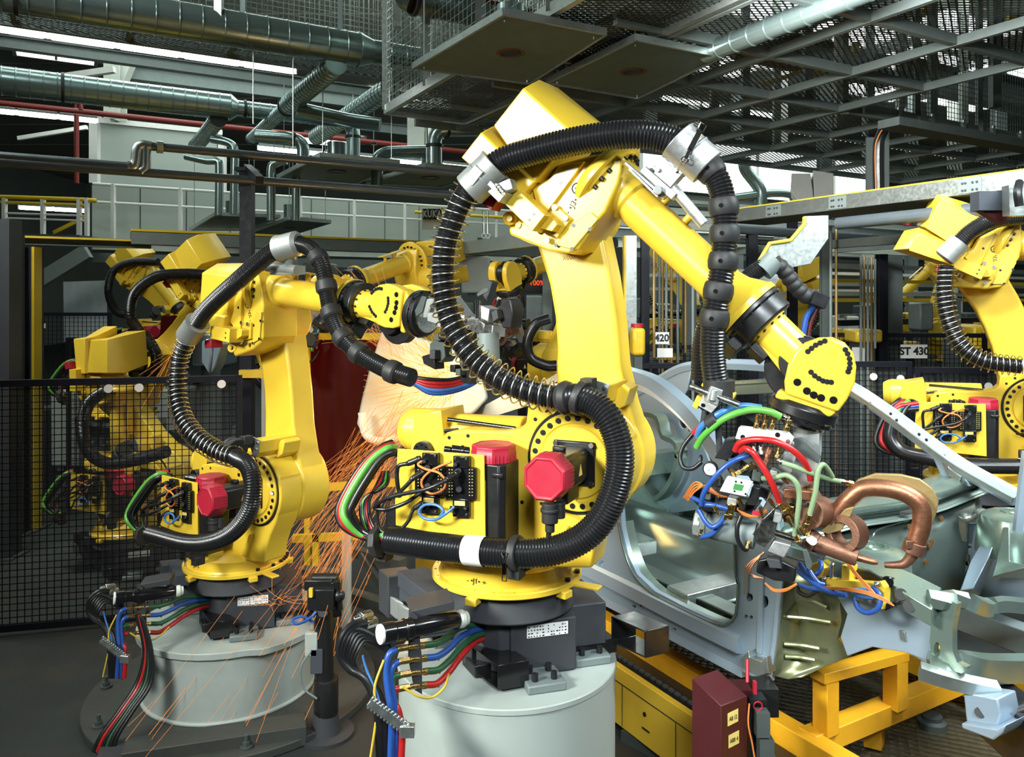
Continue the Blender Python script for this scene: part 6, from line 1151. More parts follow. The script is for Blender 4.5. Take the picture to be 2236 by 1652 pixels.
sb = thing('sensor_bracket', 'dark sensor block on a galvanised bracket in front of the right robot', 'bracket', fb1); part(sb, 'sensor', 'grey_box', lambda m: (m.box(pt(2155, 440, 4.1), (.13, .08, .10)), m.box(pt(2138, 446, 4.1), (.04, .06, .05)))); part(sb, 'mount_plate', 'red_dark', lambda m: m.prism([pt(x, y, 4.1) for x, y in ((2135, 455), (2190, 448), (2215, 470), (2190, 490))], V((0, .05, 0)))); part(sb, 'bracket', 'galv', lambda m: m.prism([pt(x, y, 4.0) for x, y in ((2203, 404), (2250, 400), (2250, 470), (2205, 470))], V((0, .06, 0)))); part(sb, 'wire', 'black', lambda m: m.tube(catmull([pt(2226, 398, 3.95), pt(2222, 420, 3.9), pt(2226, 450, 3.9)]), .02, 8))
# guns carried by the second robot and the rear ones
def gun_on(label, Fm, lean, elb, wr):
    M = Fm.M @ mlink('wrist', lean, elb, wr, 0) @ RF.I; return dup(GUN, M, label)
G2 = gun_on('dark spot welding gun of the second robot working in the glare', R2, rad(-.4), rad(-37.4), rad(-62))
for ch in list(G2.children):
    if ch.name.split('.')[0] in ('hose', 'valve_block', 'red_tag', 'hose_end_plate', 'hose_strap', 'signal_cable', 'water_manifold', 'pressure_gauge', 'side_plate', 'copper_horn', 'flexible_shunt', 'electrode_holder', 'copper_block', 'bronze_backing_plate', 'hose_fitting', 'white_plug', 'guide_rod'):
        for g in list(ch.children): bpy.data.objects.remove(g)
        bpy.data.objects.remove(ch)
for c, r, q in (('red_hose', .016, 0), ('red_hose', .016, 7), ('blue_light', .016, 14), ('blue_hose', .012, 22), ('black', .012, -8)):
    part(r2, 'gun_hose', c, lambda m: m.tube(catmull([pt(905, 828 + q * .5, 4.62), pt(940, 836 + q, 4.6), pt(985, 836 + q * .9, 4.6), pt(1030, 822 + q * .8, 4.62), pt(1065, 800 + q * .6, 4.66)]), r, 10), smooth=60)
gun_on('spot welding gun hanging behind the arm of the largest robot', Frame(REB, rad(234)), rad(-21.6), rad(-31), rad(35)); gun_on('spot welding gun of the robot reaching left behind the spring hose', Frame(RDB, rad(237)), rad(-4), rad(-28), rad(-30))
# --- second pedestal with its base ring
pc = pt(505, 700, 5.0); pc.z = 0
m = MB(); m.lathe(pc, UZ, [(.52, .05), (.52, .43)], 72)
o = [pc + V((math.cos(a) * r, math.sin(a) * r * .96, .43)) for a, r in [(PI * 2 * i / 40, .56 if 12 < i < 34 else .60) for i in range(40)]]
m.prism(o, V((0, 0, .04))); m.lathe(pc, UZ, [(.535, .05), (.535, .065), (.52, .07)], 72)
tag(m.build('robot_pedestal', 'grey_paint', bev=.004), 'low oval grey pedestal under the second robot', 'pedestal')
bp = thing('pedestal_base_plate', 'round dusty steel floor plate with bolts under the second pedestal', 'base plate', pc); part(bp, 'plate', 'rust_paint', lambda m: m.cyl(pc + V((.03, 0, .001)), pc + V((.03, 0, .05)), .88, n=72), .006)
for k in range(10):
    a = k * .63 + 2.6; q = pc + V((.03 + math.cos(a) * .80, math.sin(a) * .80, .05)); part(bp, 'anchor_bolt', 'galv_dark', lambda m: (m.cyl(q, q + V((0, 0, .012)), .035, n=20), m.cyl(q + V((0, 0, .012)), q + V((0, 0, .035)), .022, n=6), m.cyl(q + V((0, 0, .035)), q + V((0, 0, .07)), .011)))
dup(UM, Matrix.Translation(R2B) @ Matrix.Rotation(rad(-4), 4, 'Z') @ Matrix.Translation(-ROB), 'media panel with brass fittings, filter and hoses beside the low oval pedestal')
for k, (c, w) in enumerate((('black', .014), ('red_hose', .013), ('black', .012), ('green_dark', .010), ('black', .013), ('black', .010))):
    e = k * 6; pts = [pt(300 + e * .4, 1340 + e * .3, 4.42), pt(316 + e * .5, 1420, 4.40), pt(300 + e, 1490, 4.36), pt(262 + e, 1550, 4.28), pt(222 + e * 1.2, 1605, 4.22), pt(205 + e * 1.4, 1640, 4.2)]
    for p in pts: p.z = max(p.z, .03)
    one('floor_cable', f'{ORD[k]} cable from the left of the bundle dropping to the floor at the lower left', 'cable', c, lambda m: m.tube(catmull(pts), w, 10), 'cable bundle at the lower left', smooth=60)
one('floor_cable_tray', 'low steel cable tray on the floor in front of the second pedestal', 'cable tray', 'rust_paint', lambda m: m.beam(onz(270, 1650, .06), onz(668, 1590, .06), .16, .11), bev=.004); one('floor_cable_tray', 'dark block at the lower left end of the floor cable tray', 'cable tray', 'charcoal', lambda m: m.beam(onz(215, 1660, .05), onz(300, 1645, .05), .2, .09))
# --- tip dresser stand between the robots
tb = onz(712, 1602, 0); ty = tb.y
TD = thing('tip_dresser_stand', 'black electrode dresser stand between the two pedestals', 'stand', tb)
def tp(x, y, d=0): return pt(x, y, ty - d)
part(TD, 'post', 'black', lambda m: m.cyl(tp(709, 1570), tp(706, 1330), .055, n=20)); part(TD, 'foot', 'charcoal', lambda m: (m.cyl(tb, tb + V((0, 0, .02)), .16, n=24), m.cyl(tb, tp(710, 1520), .09, .055, n=20))); part(TD, 'lower_can', 'black', lambda m: m.lathe(tp(712, 1562), UZ, [(.065, 0), (.070, .02), (.070, .21), (.066, .22)], 28)); part(TD, 'gearbox', 'black', lambda m: (m.box(tp(706, 1300, .02), (.15, .14, .12)), m.box(tp(700, 1270, .0), (.16, .12, .06)), m.cyl(tp(682, 1262), tp(738, 1262), .03), m.cyl(tp(705, 1335, .08), tp(705, 1335, .0), .035), m.box(tp(728, 1290, .03), (.04, .06, .12))), .006)
part(TD, 'junction_box', 'grey_paint', lambda m: m.box(tp(682, 1402, .03), (.07, .07, .13)), .004); part(TD, 'box_lid', 'grey_box', lambda m: m.box(tp(693, 1440, .04), (.07, .05, .14)), .004); part(TD, 'yellow_lever', 'yellow', lambda m: m.box(tp(679, 1293, .1), (.02, .02, .05))); part(TD, 'blue_hose', 'blue_hose', lambda m: m.tube(catmull([tp(690, 1335, .1), tp(675, 1350, .12), tp(648, 1362, .12), tp(640, 1352, .1), tp(660, 1345, .1), tp(685, 1358, .1)]), .008, 8)); part(TD, 'wire', 'galv_matt', lambda m: m.tube(catmull([tp(680, 1420, .06), tp(658, 1455, .08), tp(662, 1500, .08), tp(692, 1525, .08)]), .006, 8)); part(TD, 'swivel_arm', 'black', lambda m: (m.cyl(tp(735, 1268, .05), tp(742, 1330, .03), .02), m.sphere(tp(740, 1300, .05), .035)))
# --- red welding curtain, glowing panel, sparks
cu = thing('welding_curtain', 'dark red welding curtain hanging from a yellow bar between the two robots', 'curtain', pt(750, 1130, 6.6))
def curt(m):
    a, b = pt(672, 742, 6.6), pt(838, 742, 6.6); z1 = .95; n = 60
    top = [a.lerp(b, i / n) + V((0, .002 * math.sin(i * .5), 0)) for i in range(n + 1)]
    m.loft([top, [V((p.x, p.y, z1)) for p in top]], closed=False)
part(cu, 'cloth', 'curtain', curt, smooth=80); part(cu, 'hanging_bar', 'yellow_edge', lambda m: m.beam(pt(668, 734, 6.58), pt(838, 734, 6.58), .05, .055)); part(cu, 'leg', 'yellow_edge', lambda m: m.beam(pt(672, 734, 6.6), V((pt(672, 734, 6.6).x, 6.6, 0)), .05, .05))
one('guard_rail', 'yellow guard rail behind the cable loop of the largest robot', 'rail', 'yellow_edge', lambda m: (m.beam(pt(640, 1068, 6.4), pt(870, 1052, 6.4), .05, .06), m.beam(pt(640, 1175, 6.4), pt(860, 1165, 6.4), .05, .06), m.beam(pt(690, 1068, 6.4), V((pt(690, 1068, 6.4).x, 6.4, 0)), .05, .05)))
one('fixture_stand', 'pale steel fixture leg behind the low cables between the pedestals', 'post', 'offwhite', lambda m: m.cyl(pt(757, 1150, 5.6), V((pt(757, 1200, 5.6).x, 5.6, 0)), .035)); one('weld_fixture', 'dark steel fixture frame on the floor between the robots', 'frame', 'galv_dark', lambda m: (m.beam(pt(740, 1195, 5.8), pt(880, 1230, 5.4), .08, .06), m.beam(pt(735, 1290, 5.8), pt(860, 1330, 5.5), .10, .08), m.beam(pt(790, 1210, 5.6), pt(850, 1300, 5.4), .05, .05), m.box(pt(700, 1140, 6.1), (.10, .1, .16), Matrix.Rotation(.6, 3, 'Y')), m.beam(pt(655, 1280, 6), pt(750, 1290, 5.9), .1, .3)))
one('fixture_post', 'slim grey perforated post right of the black post', 'post', 'offwhite', lambda m: m.beam(pt(579, 760, 6.9), V((pt(579, 760, 6.9).x, 6.9, 0)), .05, .05, (0, 1, 0)))
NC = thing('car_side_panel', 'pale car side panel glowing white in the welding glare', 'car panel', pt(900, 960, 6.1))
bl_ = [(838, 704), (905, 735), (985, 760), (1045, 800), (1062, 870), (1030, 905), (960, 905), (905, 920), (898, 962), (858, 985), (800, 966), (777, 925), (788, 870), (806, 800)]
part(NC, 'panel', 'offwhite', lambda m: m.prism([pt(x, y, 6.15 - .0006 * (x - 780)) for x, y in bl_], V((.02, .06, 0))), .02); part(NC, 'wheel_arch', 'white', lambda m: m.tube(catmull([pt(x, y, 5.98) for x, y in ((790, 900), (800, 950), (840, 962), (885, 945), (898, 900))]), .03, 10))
def sparks(name, m_, n, src, ends, r, sag, label):
    m = MB()
    for k in range(n):
        a, b = src(), ends(); d = b - a; q = []
        f0, f1 = rnd.choice(((0, 1), (.15, .8), (.3, 1), (0, .55), (.45, .95)))
        for i in range(9):
            u = f0 + (f1 - f0) * i / 8; q.append(a + d * u - V((0, 0, sag * (u * u - u) * -1 * rnd.uniform(.95, 1.0))))
        m.tube(q, r * rnd.uniform(.6, 1.3), 4, rf=None)
    return tag(m.build(name, m_, smooth=0), label, 'sparks', None, 'stuff')
U = rnd.uniform
def fan():
    x = rnd.choice((U(150, 330), U(250, 560), U(380, 660), U(520, 760))); y = 1670 if x < 520 else U(1350, 1660)
    return pt(x, y, U(4.0, 4.9))
sparks('welding_sparks', 'spark', 70, lambda: pt(U(770, 930), U(880, 1010), U(5.75, 5.9)), fan, .0012, .10, 'shower of orange welding sparks streaming down to the lower left')
sparks('welding_sparks', 'spark', 110, lambda: pt(U(860, 960), U(850, 960), 5.7), lambda: pt(U(640, 800), U(1020, 1300), U(5.0, 5.7)), .0012, .08, 'dense orange spark fan below the glowing car panel')
sparks('welding_sparks', 'spark_hot', 260, lambda: pt(U(960, 1010), U(800, 860), 5.65), lambda: pt(U(790, 1000), U(690, 960), U(5.5, 5.9)), .0012, .04, 'white hot sparks spraying across the glowing car panel')
sparks('welding_sparks', 'spark', 26, lambda: pt(U(590, 625), U(1300, 1320), 4.75), lambda: pt(U(500, 700), U(1240, 1340), U(4.6, 4.9)), .0010, .05, 'sparks bouncing off the low oval pedestal'); sparks('welding_sparks', 'spark', 60, lambda: pt(U(820, 900), U(730, 780), 6.0), lambda: pt(U(690, 860), U(570, 760), U(6.0, 6.4)), .0010, -.10, 'thin orange sparks arching over the curtain bar')
sparks('welding_sparks', 'spark', 12, lambda: pt(U(380, 400), U(740, 760), 6.3), lambda: pt(U(300, 350), U(780, 900), 6.3), .0010, .05, 'few orange sparks crossing the left mesh fence')
arc = one('welding_arc', 'small blinding weld point in the glare', 'weld point', 'arc', lambda m: m.sphere(pt(1004, 806, 5.72), .018))
# --- conveyor, skid and floor on the right
CV = CF.yaw; cB = CF.I @ onz(1361, 1463, .40); v0 = cB.y
def cv(u, v, z): return CF.M @ V((u, v, z))
cnv = thing('conveyor', 'yellow sided floor conveyor with a black chain slot under the car shell', 'conveyor', cv(0, v0, 0), CV)
part(cnv, 'side_panel', 'yellow', lambda m: m.beam(cv(-4, v0 + .02, .235), cv(1.6, v0 + .02, .235), .04, .33), .003)
for k in range(9): part(cnv, 'panel_seam', 'ink', lambda m: m.beam(cv(-2.3 + k * .45, v0 - .002, .08), cv(-2.3 + k * .45, v0 - .002, .31), .004, .003)); part(cnv, 'lock_bolt', 'black', lambda m: (m.cyl(cv(-2.1 + k * .45, v0, .24), cv(-2.1 + k * .45, v0 - .006, .24), .012, n=14), m.beam(cv(-2.12 + k * .45, v0 - .003, .16), cv(-2.06 + k * .45, v0 - .003, .16), .006, .006)))
part(cnv, 'seam_line', 'ink', lambda m: m.beam(cv(-4, v0 - .001, .315), cv(1.6, v0 - .001, .315), .003, .004)); part(cnv, 'chain_slot', 'black', lambda m: m.beam(cv(-4, v0 + .12, .36), cv(1.6, v0 + .12, .36), .16, .05)); part(cnv, 'chain', 'galv_dark', lambda m: [m.box(cv(-2.6 + k * .05, v0 + .10, .39), (.03, .02, .012), CF.M.to_3x3()) for k in range(84)]); part(cnv, 'far_side', 'yellow_orange', lambda m: m.beam(cv(-4, v0 + 1.85, .25), cv(1.8, v0 + 1.85, .25), .05, .30))
part(cnv, 'slot_far', 'black', lambda m: m.beam(cv(-4, v0 + 1.66, .32), cv(1.8, v0 + 1.66, .32), .16, .05))
one('floor_plate', 'dark checker plate floor inside the conveyor', 'floor plate', 'checker_plate', lambda m: m.prism([cv(-4, v0 + .22, .22), cv(2, v0 + .22, .22), cv(2, v0 + 1.8, .22), cv(-4, v0 + 1.8, .22)], V((0, 0, .02))))
sk = thing('car_skid', 'orange yellow steel skid frame carrying the car shell', 'skid', cv(0, v0 + .3, 0), CV)
part(sk, 'runner', 'yellow_orange', lambda m: m.beam(cv(-4, v0 + .27, .42), cv(1.6, v0 + .27, .42), .10, .11), .004); part(sk, 'runner', 'yellow_orange', lambda m: m.beam(cv(-4, v0 + 1.50, .42), cv(2, v0 + 1.50, .42), .10, .11), .004)
s0 = CF.I @ onz(1746, 1604, .48); s1 = CF.I @ onz(2007, 1512, .48)
part(sk, 'cross_member', 'yellow_orange', lambda m: m.beam(cv(s0.x, v0 + .27, .43), cv(s0.x, v0 + 1.52, .43), .10, .10), .004); part(sk, 'cross_member', 'yellow_orange', lambda m: m.beam(cv(s0.x - 2.4, v0 + .27, .43), cv(s0.x - 2.4, v0 + 1.52, .43), .10, .10), .004)
a_, b_ = onz(1803, 1590, .48), onz(1955, 1535, .48)
for q, tl in ((a_, 1468), (b_, 1430)):
    part(sk, 'upright', 'yellow_orange', lambda m: m.beam(V((q.x, q.y, .46)), V((q.x, q.y, 2.5 - (tl - 655) * q.y / FOC)), .085, .085, UD), .004)
za = 2.5 - (1468 - 655) * a_.y / FOC; zb = 2.5 - (1430 - 655) * b_.y / FOC
part(sk, 'top_bar', 'yellow_orange', lambda m: m.beam(V((a_.x, a_.y, za)) - VD * .06, V((b_.x, b_.y, zb)) + VD * .05, .09, .05), .004)
part(sk, 'stop_post', 'yellow_orange', lambda m: m.prism([onz(x, y, .25) for x, y in ((1885, 1630), (1925, 1640), (1932, 1620), (1892, 1612))], V((0, 0, .13))), .003)
rb = onz(1575, 1800, 0); rb = pt(1575, 1530, 3.12); zt = rb.z; RBX = thing('control_box', 'dark red floor box with two yellow handwritten labels', 'box', V((rb.x, rb.y + .15, 0)))
e1 = (pt(1506, 1528, 3.28) - rb).normalized(); e1.z = 0; e1.normalize(); e2 = V((-e1.y, e1.x, 0)); e2 = e2 if e2.x > 0 else -e2; e2 = (e2 + V((.25, .2, 0))).normalized()
rb0 = V((rb.x, rb.y, 0)); w1, w2 = .17, .15
part(RBX, 'housing', 'red_dark', lambda m: m.loft([[rb0, rb0 + e1 * w1, rb0 + e1 * w1 + e2 * w2, rb0 + e2 * w2], [p + V((0, 0, zt - .02 + d)) for p, d in ((rb0, 0), (rb0 + e1 * w1, .04), (rb0 + e1 * w1 + e2 * w2, .04), (rb0 + e2 * w2, 0))]]), .003)
nr = V((e2.y, -e2.x, 0)); nr = nr if nr.y < 0 else -nr
for (z, tx, dx) in ((zt - .085, 'AB 12', .065), (zt - .175, 'ABR 4', .07)):
    c = rb0 + e2 * dx + V((0, 0, z)); l = part(RBX, 'paper_label', 'label_yellow', lambda m: m.prism([c - e2 * .03 - UZ * .026 + nr * .001, c + e2 * .03 - UZ * .022 + nr * .001, c + e2 * .03 + UZ * .03 + nr * .001, c - e2 * .03 + UZ * .026 + nr * .001], nr * .001)); text(tx, .024, facing(c + nr * .003, e2, UZ), 'ink', l, 'handwriting', sx=.75)
CLB = thing('clamp_post', 'red and black pneumatic clamp holding the lower end of the door pillar', 'clamp', pt(1640, 1600, 3.35))
part(CLB, 'red_body', 'red_dark', lambda m: m.box(pt(1610, 1520, 3.35), (.10, .10, .10))); part(CLB, 'black_body', 'black', lambda m: (m.box(pt(1668, 1520, 3.4), (.09, .12, .12)), m.box(pt(1650, 1600, 3.3), (.07, .08, .32)))); part(CLB, 'valve', 'galv_dark', lambda m: (m.box(pt(1663, 1577, 3.22), (.055, .05, .10)), m.box(pt(1670, 1640, 3.22), (.06, .06, .12)))); part(CLB, 'red_clip', 'red', lambda m: (m.box(pt(1648, 1500, 3.22), (.012, .02, .05)), m.ring(pt(1655, 1541, 3.22), (0, 1, 0), .018, .003, 16, 6))); part(CLB, 'orange_wire', 'orange_cable', lambda m: m.tube(catmull([pt(1636, 1535, 3.2), pt(1634, 1580, 3.18), pt(1642, 1620, 3.18), pt(1648, 1655, 3.18)]), .0035, 6)); part(CLB, 'tag', 'white', lambda m: (m.box(pt(1590, 1512, 3.28), (.035, .004, .012)), m.box(pt(1620, 1528, 3.28), (.035, .004, .012)))); part(CLB, 'pin', 'red', lambda m: m.cyl(pt(1632, 1490, 3.35), pt(1632, 1440, 3.4), .008))
one('lifting_disc', 'round dark steel cap on the checker plate floor', 'cap', 'galv_dark', lambda m: m.lathe(onz(2035, 1585, .24), UZ, [(.07, 0), (.07, .03), (.05, .04), (.05, .06)], 24)); one('black_block', 'black machine block at the lower right corner', 'machine part', 'black', lambda m: (m.box(pt(2225, 1590, 2.9), (.14, .3, .20)), m.cyl(pt(2200, 1560, 2.85), pt(2240, 1545, 2.85), .03)), bev=.005)
one('floor_channel', 'thin steel channel on the floor right of the largest pedestal', 'channel', 'galv_dark', lambda m: m.beam(onz(1365, 1600, .03), onz(1480, 1660, .03), .08, .06))
one('steel_bar', 'upright blue grey bar at the right picture edge over the engine bay', 'bar', 'car_panel', lambda m: m.beam(pt(2222, 1160, 3.0), pt(2243, 985, 3.0), .02, .03))
# ------------------------------------------------------------------ background on the right: beams, posts, rods, machines
tray = pt(1925, 430, 6.0)
TR = thing('overhead_beam', 'bright galvanised overhead beam with a yellow top edge at the right', 'beam', tray)
ta, tb_ = hit(tray, UD, 1590), hit(tray, UD, 2330)
part(TR, 'face_plate', 'galv', lambda m: m.beam(ta, tb_, .02, .115)); part(TR, 'yellow_edge', 'yellow_edge', lambda m: m.beam(ta + V((0, .02, .062)), tb_ + V((0, .02, .062)), .03, .012)); part(TR, 'underside', 'galv_dark', lambda m: m.beam(ta + VD * .25 - V((0, 0, .05)), tb_ + VD * .25 - V((0, 0, .05)), .5, .02)); part(TR, 'back_plate', 'galv_matt', lambda m: m.beam(ta + VD * .5, tb_ + VD * .5, .02, .115))
for x in (1690, 1830, 2120): q = hit(tray, UD, x); part(TR, 'splice_plate', 'galv_matt', lambda m: m.beam(q - UD * .08 - VD * .012, q + UD * .08 - VD * .012, .006, .10)); bolts(TR, [root_matrix(TR).inverted() @ (q - VD * .016 + UD * a + V((0, 0, b))) for a in (-.05, -.02, .03, .05) for b in (-.03, .02)], (root_matrix(TR).inverted().to_3x3() @ -VD), .008, .005, 'charcoal')
for (x0, y0, Y, x1, r, l) in ((1830, 488, 6.3, 2240, .05, 'dark pipe under the bright overhead beam'), (1560, 498, 8, 1900, .05, 'upper dark pipe behind the gun hose'), (1560, 522, 8.2, 1900, .04, 'lower dark pipe behind the gun hose')):
    p = pt(x0, y0, Y); D = UD if x0 == 1830 else VD; one('dark_pipe', l, 'pipe', 'pipe_dark', lambda m: m.cyl(p, hit(p, D, x1), r, n=16))
CH = thing('cable_chute', 'bent galvanised cable chute with a yellow edge behind the wrist of the largest robot', 'cable chute', pt(1750, 560, 5.2))
chp = [(1755, 472), (1808, 470), (1808, 520), (1770, 575), (1718, 585), (1690, 625), (1650, 645), (1638, 600), (1680, 530), (1726, 524), (1756, 492)]
part(CH, 'sheet', 'galv', lambda m: m.prism([pt(x, y, 5.2) for x, y in chp], V((0, .008, 0)))); part(CH, 'side_web', 'galv_dark', lambda m: m.loft([[pt(x, y, 5.2), pt(x, y, 5.45)] for x, y in ((1808, 470), (1808, 520), (1770, 575), (1718, 585))], closed=False), thick=.008); part(CH, 'yellow_edge', 'yellow_edge', lambda m: m.tube([pt(x, y, 5.19) for x, y in ((1640, 600), (1681, 531), (1727, 524), (1756, 490), (1757, 474))], .014, 6))
CBH = thing('dress_hose', 'black wrapped hose with a grey coupling under the galvanised chute', 'hose', pt(1680, 590, 5.0), 0, 'corrugated dress hoses')
part(CBH, 'wrapped_tube', 'rubber', lambda m: m.corrugated([pt(x, y, 5.0) for x, y in ((1690, 572), (1712, 590), (1735, 622), (1760, 645), (1785, 650))], .055, .05, 14, .14)); part(CBH, 'rear_tube', 'hose', lambda m: m.corrugated([pt(x, y, 5.0) for x, y in ((1610, 630), (1640, 600), (1672, 578))], .055, .0135, 14)); part(CBH, 'coupling', 'galv_matt', lambda m: m.cyl(pt(1665, 592, 5), pt(1690, 568, 5), .07, n=24)); part(CBH, 'end_clamp', 'black', lambda m: m.box(pt(1785, 655, 4.98), (.10, .10, .08), Matrix.Rotation(.4, 3, 'Y')))
part(CBH, 'blue_hose', 'blue_hose', lambda m: m.tube(catmull([pt(1778, 670, 5), pt(1762, 690, 5), pt(1755, 720, 5), pt(1752, 760, 5)]), .018, 8)); part(CBH, 'red_hose', 'red_dark', lambda m: m.tube(catmull([pt(1786, 672, 5), pt(1772, 700, 5), pt(1766, 730, 5), pt(1764, 765, 5)]), .014, 8))
win = thing('window_1', 'bright daylight window strip behind the gun hose', 'window', pt(1600, 380, 18)); win['kind'] = 'structure'; del win['label']; del win['category']
wA = pt(1400, 330, 18); wB = hit(wA, VD, 1905); zlo = 2.5 + (655 - 418) * 18 / FOC
part(win, 'pane', 'skylight', lambda m: m.prism([V((wA.x, wA.y, zlo)), V((wB.x, wB.y, zlo)), V((wB.x, wB.y, wA.z + .4)), V((wA.x, wA.y, wA.z + .4))], UD * .05)); part(win, 'frame', 'white', lambda m: (m.beam(V((wA.x, wA.y, zlo)), V((wB.x, wB.y, zlo)), .1, .15), [m.beam(V((q.x, q.y, zlo)), V((q.x, q.y, wA.z + .4)), .1, .08) for q in (wA.lerp(wB, f) for f in (0, .45, .8, 1))]))
one('machine_housing', 'white machine housing with a slanted lower corner in front of the daylight', 'machine', 'white', lambda m: (m.prism([pt(x, y, 11) for x, y in ((1728, 378), (1770, 378), (1778, 440), (1750, 452), (1726, 415))], V((.3, .8, 0))), m.prism([pt(x, y, 11) for x, y in ((1775, 372), (1820, 378), (1820, 438), (1778, 438))], V((.2, .6, 0)))), bev=.01)
def col2(px, y0, y1, Y, w, m_, label, edge=None):
    b = pt(px, y1, Y); top = 2.5 + (655 - y0) * Y / FOC; t = thing('steel_column', label, 'column', V((b.x, b.y, 0)))
    part(t, 'shaft', m_, lambda m: m.ibeam(V((b.x, b.y, 0)), V((b.x, b.y, top)), w, w, .02, (0, 1, 0)))
    if edge: part(t, 'edge_strip', edge, lambda m: m.box(V((b.x - w / 2 - .01, b.y, top / 2)), (.02, w, top)))
    part(t, 'foot', 'galv_dark', lambda m: m.box(V((b.x, b.y, .01)), (w + .12, w + .12, .02)))
for a in ((1377, 515, 800, 7.5, .10, 'galv', 'galvanised column with a yellow edge right of the largest robot arm', 'yellow_edge'), (1408, 520, 800, 7.8, .08, 'post_black', 'black column beside the galvanised column'), (1944, 560, 750, 9.3, .20, 'galv_matt', 'broad grey column left of the station sign'), (1925, 555, 750, 8.9, .10, 'post_black', 'black column at the left of the broad grey column'), (1505, 600, 760, 9.2, .14, 'galv_dark', 'dim grey column behind the forearm'), (1642, 500, 760, 8.3, .10, 'post_black', 'black column behind the gun hose'), (1800, 520, 760, 7.6, .07, 'galv_dark', 'slim dark column right of the black wrapped hose'), (2078, 650, 760, 10.5, .16, 'galv_matt', 'grey column with the letter mark under the right robot'), (1195, 560, 820, 8.5, .10, 'galv_matt', 'grey column behind the shoulder of the largest robot'), (1140, 610, 860, 8.3, .09, 'post_black', 'black column below the message display'), (1730, 470, 760, 9.4, .10, 'post_black', 'black column behind the galvanised chute')): col2(*a)
hs = sign('vertical letter mark H 4 on the grey column', 2078, 685, 10, 60, 10.35, '', 1, 'galv_matt')
text('H', .10, facing(pt(2078, 672, 10.33), (1, 0, 0), UZ), 'ink', hs); text('4', .10, facing(pt(2078, 692, 10.33), (1, 0, 0), UZ), 'ink', hs)
for k, (x, y0, y1, Y) in enumerate(sorted(((1428, 530, 780, 7.4), (1440, 540, 740, 8), (1447, 545, 740, 8.3), (1455, 550, 760, 7.8), (1466, 560, 760, 7.9), (1480, 570, 770, 8.1), (1497, 580, 770, 8.4), (1513, 520, 790, 7.3), (1814, 505, 735, 7.4), (1826, 500, 745, 7.6), (1880, 560, 760, 8.2), (1887, 560, 760, 8.3), (1895, 562, 760, 8.2), (1903, 562, 760, 8.4), (1911, 565, 760, 8.3), (1690, 640, 770, 8.0)))):
    a, b = pt(x, y0, Y), pt(x, y1, Y); b.z = 0.0 if k % 3 else b.z
    one('hanging_rod', f'{ORD[k]} thin upright steel rod from the left, right of the largest robot arm', 'rod', 'galv_matt' if k % 2 else 'bronze', lambda m: m.cyl(a, b, .014, n=8), 'thin upright steel rods')
HB = [(1560, 640, 10, 2240, 'pale pipe row', .05, 'offwhite', VD), (1400, 600, 10, 1640, 'pale conduit left of the gun hose', .04, 'white', VD), (1560, 552, 9, 2000, 'grey beam above the far machines', .08, 'galv_matt', UD), (1820, 612, 11, 2240, 'yellow line beam', .05, 'yellow_edge', VD), (1650, 655, 12, 2236, 'dim yellow beam', .06, 'yellow_edge', VD), (1400, 630, 13, 2000, 'thin white pipe', .05, 'white', VD), (1560, 590, 14, 2236, 'white pipe near the roof of the far line', .06, 'white', VD), (1830, 545, 9, 2100, 'narrow grey beam', .06, 'galv_matt', UD), (1400, 670, 12, 1640, 'low grey conduit', .06, 'galv_matt', VD), (1820, 580, 15, 2240, 'silver pipe far behind', .09, 'galv', VD), (1560, 615, 16, 2236, 'thick pale pipe far behind', .10, 'offwhite', VD), (1500, 440, 12, 1900, 'pale pipe in the daylight', .05, 'offwhite', VD), (1520, 455, 11, 1720, 'grey pipe below the daylight', .05, 'galv', VD), (1340, 485, 13, 1560, 'white beam behind the elbow flange', .12, 'white', VD), (1830, 690, 15, 2236, 'silver rail low behind the columns', .07, 'galv', VD), (1830, 705, 13, 2236, 'dark rail low behind the columns', .10, 'post_black', VD), (1560, 530, 15, 2240, 'pale grey beam high behind the chute', .16, 'offwhite', VD), (1400, 690, 14, 1640, 'dark rail behind the hanging rods', .09, 'post_black', VD)]
for x0, y0, Y, x1, l, r, mm, D in HB:
    p = pt(x0, y0, Y); q = hit(p, D, x1)
    if (q - p).length < 25: one('line_pipe', f'{l} in the busy background at the right', 'pipe', mm, lambda m: m.beam(p, q, r, r))
# far machines and racks
def machine(label, px, py, Y, w, h, m_, d=.6, txt=None):
    c = pt(px, py, Y); ww, hh = w * Y / FOC, h * Y / FOC; t = thing('machine_cover', label, 'machine', V((c.x, c.y, 0)))
    part(t, 'cover', m_, lambda m: m.box(c, (ww, d, hh)), .03); part(t, 'stand', 'galv_dark', lambda m: m.box(V((c.x, c.y, (c.z - hh / 2) / 2)), (ww * .6, d * .6, c.z - hh / 2)))
    if txt: text(txt, hh * .22, facing(c + V((0, -d / 2 - .004, hh * .15)), (1, 0, 0), UZ), 'ink', t, 'number')
machine('yellow machine cover marked with a number left of the broad grey column', 1882, 732, 8.85, 58, 28, 'yellow', .4, '8436 2'); machine('yellow machine cover with a number under the right robot arm', 2132, 735, 10.5, 58, 50, 'yellow_worn', .5, '8436 4'); machine('small yellow machine box left of the numbered cover', 1818, 732, 9.8, 28, 32, 'yellow', .3); machine('low yellow machine cover below the station sign', 1980, 752, 10, 34, 16, 'yellow', .3); machine('yellow post head with a red lamp right of the largest robot', 1392, 745, 7.25, 28, 60, 'yellow_worn', .2)
